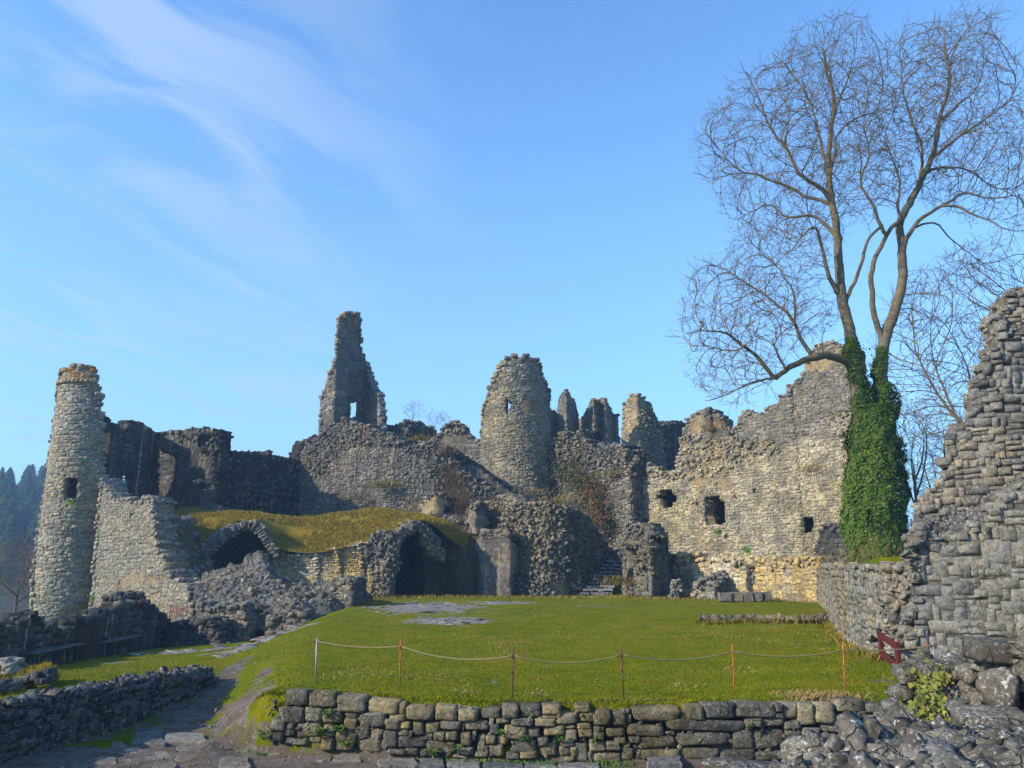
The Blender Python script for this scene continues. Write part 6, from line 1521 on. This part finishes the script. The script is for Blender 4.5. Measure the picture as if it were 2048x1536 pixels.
def ell(cx, cy, D, rx, ry, rd, n, seed, shell=0.0):
    """points in an ellipsoid of the crown: centre and radii in picture pixels at depth D, rd metres deep"""
    rg = np.random.default_rng(seed); v = rg.normal(size=(n, 3)); v /= np.linalg.norm(v, axis=1)[:, None]
    r = rg.random(n) ** (1 / 3.0); r = np.maximum(r, shell * rg.random(n)); v *= r[:, None]
    k = D / F; c0 = P(cx, cy, D)
    return np.stack([c0.x + v[:, 0] * rx * k, c0.y + v[:, 1] * rd, c0.z + v[:, 2] * ry * k * 1.12], 1)
TD = 38.0
def limb(pts, D0=0.0, D1=0.0):
    n = len(pts); return [P(px, py, TD + D0 + (D1 - D0) * (k / max(1, n - 1))) for k, (px, py) in enumerate(pts)]
LB = [
 (limb([(1738,1150),(1732,1000),(1724,880),(1714,780),(1704,700),(1699,658),(1684,599),(1679,544),(1676,495),(1671,445),(1661,386),(1657,317),(1664,250),(1668,198),(1652,140),(1648,100)]), .50, .05, False, 'trunk'),
 (limb([(1746,1150),(1752,980),(1758,860),(1762,770),(1765,700),(1772,670),(1790,618),(1805,559),(1803,485),(1800,445),(1825,396),(1850,346),(1869,297),(1879,237),(1899,163),(1889,90)], 0.1, .4), .50, .05, False, 'trunk'),
 (limb([(1768,690),(1756,655),(1748,628),(1744,585),(1743,544),(1765,485),(1782,458),(1800,440)], .2, -.2), .16, .10, True, 'limb'),
 (limb([(1774,470),(1760,450),(1746,411),(1721,366),(1736,317),(1734,280),(1722,230)], -.2, -1.5), .11, .014, True, 'limb'),
 (limb([(1690,620),(1696,594),(1721,534),(1736,480),(1752,462),(1765,450)], 0, -.3), .11, .07, True, 'limb'),
 (limb([(1674,585),(1662,560),(1654,539),(1642,485),(1632,455),(1612,465),(1587,495),(1560,520)], -.1, -1.6), .13, .014, True, 'limb'),
 (limb([(1676,480),(1662,462),(1647,445),(1622,430),(1590,436),(1567,430),(1543,410),(1510,420),(1470,440)], 0, 1.8), .12, .014, True, 'limb'),
 (limb([(1666,410),(1650,384),(1627,366),(1597,346),(1577,302),(1548,267),(1530,230),(1518,198),(1498,158),(1478,119)], 0, -1.4), .13, .014, True, 'limb'),
 (limb([(1666,412),(1640,400),(1607,391),(1575,372),(1543,361),(1510,348),(1478,341),(1440,300),(1404,257)], 0, 1.5), .11, .014, True, 'limb'),
 (limb([(1657,340),(1645,300),(1627,223),(1597,163),(1570,130),(1543,104)], 0, 1.2), .09, .014, True, 'limb'),
 (limb([(1660,362),(1668,310),(1676,267),(1711,237),(1751,223),(1764,180),(1775,148)], 0, -1.0), .10, .014, True, 'limb'),
 (limb([(1657,290),(1664,250),(1676,208),(1706,124),(1716,50)], 0, .8), .08, .014, True, 'limb'),
 (limb([(1850,346),(1879,336),(1924,336),(1955,352),(1988,376),(2030,380)], .4, 1.8), .09, .014, True, 'limb'),
 (limb([(1804,500),(1815,475),(1840,440),(1874,416),(1900,402),(1929,386),(1973,396),(2010,394),(2060,388)], .2, -1.2), .14, .014, True, 'limb'),
 (limb([(1885,412),(1914,412),(1948,430),(1980,440),(2013,458),(2048,460),(2080,456)], -.4, -2.0), .08, .014, True, 'limb'),
 (limb([(1826,456),(1850,448),(1874,448),(1899,475),(1924,495),(1945,512),(1963,524)], 0, 1.0), .07, .014, True, 'limb'),
 (limb([(1862,318),(1890,296),(1914,277),(1973,237),(2000,218),(2022,198),(2030,165),(2034,139)], .4, -1.4), .10, .014, True, 'limb'),
 (limb([(1879,245),(1910,215),(1948,183),(1965,140),(1978,94)], .4, 1.4), .07, .014, True, 'limb'),
 (limb([(1802,446),(1795,411),(1800,366),(1785,317),(1770,270),(1790,220)], 0, 1.8), .09, .014, True, 'limb'),
 (limb([(1828,396),(1840,350),(1845,297),(1825,247),(1805,173),(1800,100),(1805,60)], .3, -1.2), .10, .014, True, 'limb'),
 (limb([(1706,740),(1696,724),(1680,717),(1660,712),(1640,712),(1607,722),(1577,737),(1556,752),(1548,755),(1530,732),(1513,712),(1483,688),(1462,672),(1444,663),(1394,663),(1370,668)], -.1, -2.6), .24, .014, True, 'mossy_limb'),
 (limb([(1632,712),(1620,704),(1602,678),(1594,660),(1587,643),(1570,622),(1548,604),(1498,569),(1450,540),(1404,520)], -.6, .8), .12, .014, True, 'limb'),
 (limb([(1590,650),(1590,620),(1587,589),(1575,562),(1558,539),(1530,510),(1503,485)], -.4, -1.2), .07, .014, True, 'limb'),
 (limb([(1572,742),(1562,720),(1548,693),(1555,675),(1563,658),(1548,630)], -1.2, -2.2), .07, .014, True, 'limb'),
 (limb([(1552,755),(1530,758),(1500,765),(1450,790),(1410,802)], -1.4, -2.8), .07, .014, True, 'limb'),
 (limb([(1490,690),(1478,700),(1450,700),(1420,694),(1385,690)], -2.2, -1.6), .05, .014, True, 'limb'),
]
tr = thing('ash_tree', 'tall bare twin stemmed ash tree with a low mossy limb over the ruins', 'tree', None)
cl = np.concatenate([
 ell(1600,300,TD,195,200,4.8,1326,1), ell(1660,170,TD,130,130,3.6,585,2), ell(1880,230,TD,170,195,4.6,1482,3), ell(1900,110,TD,90,75,3.2,327,4),
 ell(1985,330,TD,100,120,3.2,405,5), ell(1480,640,TD-1,140,120,3.0,858,6), ell(1470,760,TD-1.5,90,45,2.0,202,7), ell(1560,520,TD-.4,110,80,3.0,374,8),
 ell(1740,330,TD,90,110,3.0,327,9), ell(1440,300,TD,48,80,2.4,187,10), ell(1950,520,TD,60,46,2.0,93,11), ell(1850,600,TD,50,55,1.5,70,12), ell(1610,640,TD-.5,60,60,1.8,117,13), ell(2070,400,TD,60,160,3,234,14)])
Pn, par, rad, ch, nf = grow_tree([l[:4] for l in LB], cl, step=0.30, infl=2.6, kill=0.40, iters=60, seed=3, maxn=16000)
spans = []; s0 = 0
for l in LB:
    path = np.array([tuple(v) for v in l[0]]); n_ = max(3, int(np.linalg.norm(np.diff(path, axis=0), axis=1).sum() / 0.30)); spans.append((s0, s0 + n_, l[4] if l[4] != 'mossy_limb' else 'limb', M_MOSSBARK if l[4] == 'mossy_limb' else None)); s0 += n_
tree_build(tr, Pn, par, rad, ch, nf, M_BARK, M_TWIG, spans=spans, twig=0.88, twn=2, tw_r=0.010)

def wild_tree(label, px, py, D, h, spread, seed, bark, twigm, lean=0.0, nstem=3, npts=900, step=0.4, kill=0.6, fan=0.5, name='bare_tree', z0=None, twig=0.8, tw_r=0.014, group=None):
    rg = np.random.default_rng(seed); b = P(px, py, D); 
    if z0 is not None: b.z = z0
    t = thing(name, label, 'tree', group)
    LBx = []; 
    LBx.append(([b + Vector((0, 0, -.4)), b + Vector((lean * .1 * h, 0, h * .22)), b + Vector((lean * .25 * h, 0, h * .45))], h * .018, h * .010, False))
    for k in range(nstem):
        a = 2 * math.pi * (k + rg.random() * .6) / nstem; f_ = rg.uniform(.18, .42); q = b + Vector((lean * f_ * .5 * h, 0, h * f_))
        e = q + Vector((math.cos(a) * spread * fan, math.sin(a) * spread * fan, h * rg.uniform(.28, .45)))
        LBx.append(([q, (q + e) / 2 + Vector((math.cos(a), math.sin(a), 0)) * spread * .10, e], h * .009, h * .003, True))
    v = rg.normal(size=(npts, 3)); v /= np.linalg.norm(v, axis=1)[:, None]; v *= (rg.random(npts) ** (1/3))[:, None]
    cl = np.stack([b.x + lean * .5 * h + v[:, 0] * spread, b.y + v[:, 1] * spread * .8, b.z + h * .62 + v[:, 2] * h * .40], 1)
    Pn, par, rad, ch, nf = grow_tree(LBx, cl, step=step, infl=spread * .9 + 1, kill=kill, iters=50, seed=seed, maxn=5000, r_tip=tw_r)
    spans = []; s0 = 0
    for l in LBx:
        path = np.array([tuple(v) for v in l[0]]); n_ = max(3, int(np.linalg.norm(np.diff(path, axis=0), axis=1).sum() / step)); spans.append((s0, s0 + n_, 'trunk' if s0 == 0 else 'limb', None)); s0 += n_
    tree_build(t, Pn, par, rad, ch, nf, bark, twigm, spans=spans, twig=twig, twn=1, tw_r=tw_r, seed=seed)
    return t
wild_tree('large bare tree behind the high ruined wall, its branches spreading left against the sky', 2016, 1060, 48, 17.2, 6.4, 11, M_BARK, M_TWIG, lean=-.06, nstem=7, npts=1500, fan=.6, step=.42, kill=.55, twig=1.1, tw_r=.016)
wild_tree('small upright bare tree with fine twigs between the ivy and the high ruined wall', 1842, 1075, 56, 9.8, 2.3, 12, M_FARTWIG, M_FARTWIG, nstem=6, npts=800, fan=.5, step=.34, kill=.42, twig=.9, tw_r=.012)
wild_tree('second small bare tree behind, hugging the edge of the high ruined wall', 1900, 1090, 60, 11.0, 2.6, 13, M_FARTWIG, M_FARTWIG, nstem=5, npts=600, fan=.5, step=.4, kill=.5, twig=.9, tw_r=.014)
wild_tree('brown bare tree in the valley at the left picture edge', 24, 1262, 62, 7.2, 3.1, 14, M_FARTWIG, M_FARTWIG, nstem=5, npts=700, fan=.6, step=.34, kill=.45, twig=.8, tw_r=.013)
wild_tree('reddish bare tree close to the foot of the round tower, in the valley', 70, 1250, 75, 7.4, 2.4, 15, flat_mat('reddish_twigs', (0.20, 0.12, 0.10), .9), flat_mat('reddish_twig', (0.22, 0.13, 0.11), .9), nstem=5, npts=500, fan=.6, step=.4, kill=.5, twig=.8, tw_r=.016)
for k, (px, py, D, h, sp, lb) in enumerate([(825,852,74.5,2.4,1.2,'leafless bush on the skyline rubble, nearest the tall keep'), (868,866,73,1.8,1.0,'small leafless bush on the skyline rubble in the middle of three'), (886,864,73.5,1.7,.9,'small leafless bush beside the rubble peak, rightmost of three')]):
    wild_tree(lb, px, py, D, h, sp, 30 + k, M_FARTWIG, M_FARTWIG, nstem=6, npts=120, fan=.7, step=.22, kill=.3, name='bare_shrub', twig=.5, tw_r=.010)
# brown brush hanging on the slope over the vault
def brush(label, pts, n, hh, seed, mat=M_BRUSH, w_=0.02):
    rg = np.random.default_rng(seed); A = np.array([tuple(P(*q)) for q in pts]); V = []; Q = []
    for k in range(n):
        i = rg.integers(len(A)); b = A[i] + rg.normal(0, .45, 3) * (1, .3, .8); d = np.array([rg.normal(0, .5), -0.35, 1.0]); p = b; path = [p]
        for s_ in range(3): d = d / np.linalg.norm(d) + rg.normal(0, .25, 3) + np.array([0, 0, -.08]); p = p + d / np.linalg.norm(d) * hh / 3 * rg.uniform(.6, 1.2); path.append(p)
        tube_arrays(path, [w_, w_ * .8, w_ * .6, w_ * .3], 3, V, Q)
    t = thing('brushwood', label, 'bush'); link('twigs', mesh_np('twigs', V, np.array(Q)), mat, t, kind='stuff'); return t
brush('reddish brown dry brush on the slope below the shaded stone stairs', [(898,950,60.6),(905,975,60.0),(915,1000,59.2),(925,1020,58.6),(908,1010,59.2),(900,985,60.0)], 520, .9, 1)
brush('tangled brown brush hanging in the shade right of the right vault arch', [(885,1110,54.6),(900,1130,54.4),(905,1160,54.2),(890,1170,54.0),(875,1150,54.0),(915,1180,54.2),(895,1190,54)], 700, .9, 2)
brush('thin dry stems on the ledge of the turret stub', [(1405,856,57.3),(1420,853,57.0),(1435,857,57.0),(1448,862,57.4)], 160, .5, 3, M_BLADED, .012)
brush('dry pale weeds on the broken top of the receding wall below the ivy', [(1648,1128,43),(1665,1136,38),(1690,1136,33),(1720,1134,28.5),(1745,1128,26),(1775,1130,24.5)], 420, .42, 4, M_BLADED, .007)

# ================================================================== ivy on the ash
def ivy_leaves(name, pts, nrm_, size, mat, parent, seed):
    rg = np.random.default_rng(seed); m = len(pts); nn = nrm_ + rg.normal(0, .38, (m, 3)) + np.array([0, 0, .25]); nn /= np.linalg.norm(nn, axis=1)[:, None]
    a = np.cross(nn, [0, 0, 1.0]); a /= np.linalg.norm(a, axis=1)[:, None] + 1e-9; b = np.cross(nn, a)
    th = rg.uniform(-.9, .9, m)[:, None]; a, b = a * np.cos(th) + b * np.sin(th), -a * np.sin(th) + b * np.cos(th)
    s_ = (size * rg.uniform(.6, 1.35, m))[:, None]; V = np.empty((m, 5, 3))
    V[:, 0] = pts + b * s_ * -.45; V[:, 1] = pts + a * s_ * .5 + b * s_ * -.1 + nn * s_ * -.10; V[:, 2] = pts + a * s_ * .22 + b * s_ * .35; V[:, 3] = pts + b * s_ * .62 - nn * s_ * .12; V[:, 4] = pts - a * s_ * .5 + b * s_ * -.1 + nn * s_ * -.10
    I = np.arange(m)[:, None] * 5
    return link(name, mesh_np(name, V.reshape(-1, 3), np.concatenate([I + np.array([[0, 1, 2, 3]]), I + np.array([[0, 3, 4, 4]])[:, :3]]) if False else [I + np.array([[0, 1, 2, 3]]), I + np.array([[0, 3, 4]])], attrs={'tint': np.repeat(rg.random(m), 5)}), mat, parent, kind='stuff')
iv = thing('ivy', 'dense dark green ivy covering both stems of the big ash tree', 'ivy')
prof_ = [(1150,1690,1812),(1110,1692,1806),(1060,1687,1815),(1010,1691,1812),(960,1690,1806),(900,1696,1801),(850,1700,1796),(830,1703,1790),(812,1706,1782)]
pv_ = []; nv_ = []; rgi = np.random.default_rng(77)
def col_pts(rows, n, D, depth_k=0.85):
    """leaf positions in a shaggy sleeve round a stem; rows give its left and right outline"""
    ys = np.array([r[0] for r in rows], float)[::-1]; xl_ = np.array([r[1] for r in rows], float)[::-1]; xr_ = np.array([r[2] for r in rows], float)[::-1]
    tab = [(P((a + b) / 2, y, D), (b - a) / 2 * D / F) for y, a, b in zip(ys, xl_, xr_)]
    py = rgi.uniform(ys[0], ys[-1], n)
    cx_ = np.interp(py, ys, [t[0].x for t in tab]); cz_ = np.interp(py, ys, [t[0].z for t in tab]); r = np.interp(py, ys, [t[1] for t in tab])
    th = rgi.uniform(0, 2 * math.pi, n); nx = np.cos(th); ny = np.sin(th)
    nb_ = np.stack([cx_ + nx * r, D + ny * r, cz_], 1)
    cl_ = fbm(nb_, 1.0, 2, 5) * .34 + vnoise(nb_ * (1, 1, .8), 3.1, 9) * .17
    rr_ = r * (0.93 + rgi.choice([0, -.06, -.14], n, p=[.6, .25, .15])) + cl_ + rgi.normal(0, .035, n) + np.where(rgi.random(n) < .06, np.abs(rgi.normal(0, .16, n)), 0)
    pv_.extend(np.stack([cx_ + nx * rr_, D + ny * rr_ * depth_k, cz_], 1)); nv_.extend(np.stack([nx, ny, cl_ * 1.6], 1))
col_pts(prof_, 40000, TD)
col_pts([(835,1698,1752),(800,1700,1745),(775,1700,1740),(752,1695,1730),(720,1696,1722),(691,1698,1714),(676,1697,1706)], 6500, TD, 1.0)
col_pts([(840,1735,1798),(810,1740,1792),(785,1742,1786),(755,1743,1769),(720,1753,1771),(686,1759,1774),(676,1762,1772)], 6500, TD + .15, 1.0)
ivy_leaves('leaves', np.array(pv_), np.array(nv_), 0.105, M_LEAF, iv, 5)
Vi = []; Qi = []
for (rows, D) in ((prof_, TD), ([(775,1702,1738),(752,1695,1730),(720,1696,1722),(685,1698,1712)], TD), ([(790,1744,1779),(755,1743,1769),(720,1753,1771),(680,1760,1772)], TD + .15)):
    rings = [(P((a + b) / 2, y, D), (b - a) / 2 * D / F * .62) for y, a, b in rows]
    tube_arrays([tuple(c) for c, r in rings], [r for c, r in rings], 12, Vi, Qi)
link('stems', mesh_np('stems', Vi, np.array(Qi), True), flat_mat('ivy_shade', (0.02, 0.03, 0.01), .9, 0, .3, 8), iv)  # not real stems: a dark core, shade between the leaves put into its colour
for k, (px, py, D, n_, sp, mt, lb) in enumerate([(770,972,62.2,420,.9,M_LICH,'yellow moss and dry grass on the ledge under the dressed panel of the curtain wall'),
      (900,905,62.0,260,.7,M_BRUSH,'brown dry weeds at the head of the stone stairs'), (705,1000,63.2,240,.8,M_BRUSH,'brown dry weeds low on the curtain wall above the grassy mound'),
      (1068,985,61.4,260,.6,M_BLADED,'dry straw coloured grass at the foot of the middle round tower'), (1118,1003,54.6,320,.7,M_BLADED,'dry orange grass on top of the rubble bastion'),
      (1222,950,61.9,260,.7,M_LICH,'yellow moss ledge in the shade right of the creeper'), (845,880,70.0,240,.8,M_LICH,'grassy patch in the gap below the leafless bushes'),
      (948,1078,57.2,340,.7,M_LICH,'yellow moss on the rocks left of the rock pillar'), (1236,1165,53.0,380,.6,M_LICH,'mossy grass bank beside the foot of the stone steps'),
      (1630,940,53.0,160,.7,M_LICH,'yellow moss in the blind hollow high on the golden wall')]):
    c0 = P(px, py, D); rg = np.random.default_rng(700 + k); q = np.stack([c0.x + rg.normal(0, sp, n_), c0.y + rg.normal(0, .22, n_) - .15, c0.z + rg.normal(0, sp * .22, n_)], 1)
    tq = thing('plant', lb, 'plant'); blades('stems', q, np.tile([-.1, -.7, .7], (n_, 1)), .26, .035, mt, tq, seed=700 + k, lean=.8)
# small ivy on the near wall, creeper behind the middle tower
def creeper(name, label, cat, pts, n, size, mat, seed, spread=.3, nn=(-.2, -1, .2)):
    rg = np.random.default_rng(seed); A = np.array([tuple(P(*q)) for q in pts]); i = rg.integers(0, len(A) - 1, n); f_ = rg.random(n)[:, None]
    p = A[i] * (1 - f_) + A[i + 1] * f_ + rg.normal(0, 1, (n, 3)) * np.array([spread, spread * .18, spread * .6])
    t = thing(name, label, cat); ivy_leaves('leaves', p, np.tile(np.array(nn, float), (n, 1)), size, mat, t, seed)
    V = []; Q = []
    for k in range(len(A) - 1): tube_arrays([A[k], (A[k] + A[k+1]) / 2 + rg.normal(0, .03, 3), A[k+1]], [size * .1, size * .1, size * .08], 4, V, Q)
    link('stem', mesh_np('stem', V, np.array(Q)), M_MOSSBARK, t); return t
creeper('ivy', 'yellow green ivy patch hanging on the near wall ruin at the lower right', 'ivy', [(1862,1372,9.45),(1856,1392,9.3),(1868,1402,9.25),(1850,1415,9.2),(1872,1425,9.15),(1858,1436,9.1),(1880,1440,9.1)], 420, .052, M_IVYY, 3, .10)
creeper('ivy', 'thin sparse ivy trailing below the top ledge of the near wall ruin', 'ivy', [(1848,1332,9.9),(1856,1350,9.8),(1870,1356,9.7),(1890,1345,9.6),(1866,1370,9.6)], 150, .05, M_IVYY, 4, .09)
creeper('ivy', 'dark green and rust brown creeper on the shaded wall right of the middle tower', 'creeper', [(1130,930,63.6),(1150,955,63.2),(1170,975,62.8),(1172,1005,62.4),(1184,1030,62.0),(1180,1060,61.6)], 2600, .13, M_CREEP, 5, .85)
creeper('ivy', 'dark creeper hanging deep in the corner left of the golden wall', 'creeper', [(1190,960,62.4),(1185,990,62.0),(1190,1020,61.6),(1196,1050,61.2)], 700, .15, flat_mat('rusty_leaf', (0.12, 0.07, 0.03), .8, 0, .4, 3), 6, .5)
for k, (px, py, D, lb) in enumerate([(1437,1060,57.0,'tiny green tuft growing in the middle of the golden wall'), (1493,1096,54.6,'tiny green tuft near the foot of the golden wall'), (141,1003,52.0,'small green tuft under the window of the slender tower'), (187,1195,51.6,'small green tuft low in the corner of the slender tower')]):
    creeper('plant', lb, 'plant', [(px, py, D), (px + 1, py + 5, D)], 70, .12, M_WEED, 20 + k, .14)
for k, (px, py, D, lb) in enumerate([(1747,1229,23.6,'ivy sprig on the receding wall, nearest the red barrier'), (1722,1240,25.6,'ivy sprig on the receding wall, second from the red barrier'), (1710,1238,26.8,'pair of thin ivy sprigs on the receding wall, farthest from the red barrier'), (1731,1268,24.4,'ivy clump at the foot of the receding wall')]):
    creeper('plant', lb, 'plant', [(px, py, D), (px + 1, py + 16, D)], 80, .07, M_WEED, 40 + k, .08, nn=(-1, -.5, .2))

# ================================================================== forest beyond the valley
def conifer_mesh(seed):
    rg = np.random.default_rng(seed); V = []; T = []; tint = []
    n = 26
    for k in range(n):
        z = 0.10 + 0.88 * k / n; r = 0.23 * (1 - z) ** .75 + .01; m = 9
        for q in range(m):
            a = 2 * math.pi * (q + rg.random()) / m; rr_ = r * rg.uniform(.7, 1.2); b = len(V)
            c, s_ = math.cos(a), math.sin(a); w_ = rr_ * .42
            V += [(0, 0, z + .035), (c * rr_ - s_ * w_, s_ * rr_ + c * w_, z - .035 * rg.uniform(.5, 1.5)), (c * rr_ * 1.15, s_ * rr_ * 1.15, z - .02), (c * rr_ + s_ * w_, s_ * rr_ - c * w_, z - .035 * rg.uniform(.5, 1.5))]
            T += [(b, b + 1, b + 2), (b, b + 2, b + 3)]; tint += [rg.random()] * 4
    me = mesh_np('foliage', V, np.array(T), attrs={'tint': np.array(tint)}); me.materials.append(M_CONIFER); return me
cm = [conifer_mesh(900 + k) for k in range(4)]
tv = []; tq = []; tube_arrays([(0, 0, -.05), (0, 0, .5), (0, 0, .97)], [.012, .009, .002], 6, tv, tq); tm = mesh_np('trunk', tv, np.array(tq)); tm.materials.append(M_FARTWIG)
rgf = np.random.default_rng(12); cnt = 0
fl = ['dark blue green conifer in the hazy forest beyond the valley']
spots = []
for k in range(6000):
    D = rgf.uniform(190, 450); px = rgf.uniform(-420, 125); v = P(px, 1000, D); x, y = v.x, D
    if x > -80: continue
    if any((x - a) ** 2 + (y - b) ** 2 < (3.2 + D * .006) ** 2 for a, b in spots): continue
    spots.append((x, y)); 
    if len(spots) >= 285: break
for x, y in spots:
    h = rgf.uniform(12, 22); z = hp(x, y) - .5
    o = props(empty('conifer', (x, y, z), rgf.uniform(0, 6.28)), fl[0], 'conifer', 'conifers of the forest beyond the valley')
    o.scale = (h * rgf.uniform(.85, 1.15), h * rgf.uniform(.85, 1.15), h)
    for nm, me in (('foliage', cm[rgf.integers(4)]), ('trunk', tm)):
        c = bpy.data.objects.new(nm, me); c.parent = o; C.objects.link(c)

# ================================================================== air
bmh = bmesh.new(); bmesh.ops.create_cube(bmh, size=1.0)
hz = link('haze', from_bm('haze', bmh), None, kind='stuff'); hz.scale = (2600, 2400, 82); hz.location = (0, 500, -16 + 82 / 2)
hm = bpy.data.materials.new('haze_air'); hm.use_nodes = True; hm.node_tree.nodes.clear()
ho = hm.node_tree.nodes.new('ShaderNodeOutputMaterial'); hv = hm.node_tree.nodes.new('ShaderNodeVolumePrincipled')
hv.inputs['Color'].default_value = (0.40, 0.66, 1.0, 1); hv.inputs['Density'].default_value = 0.0009; hv.inputs['Anisotropy'].default_value = 0.2
hm.node_tree.links.new(hv.outputs[0], ho.inputs['Volume']); hz.data.materials.append(hm)
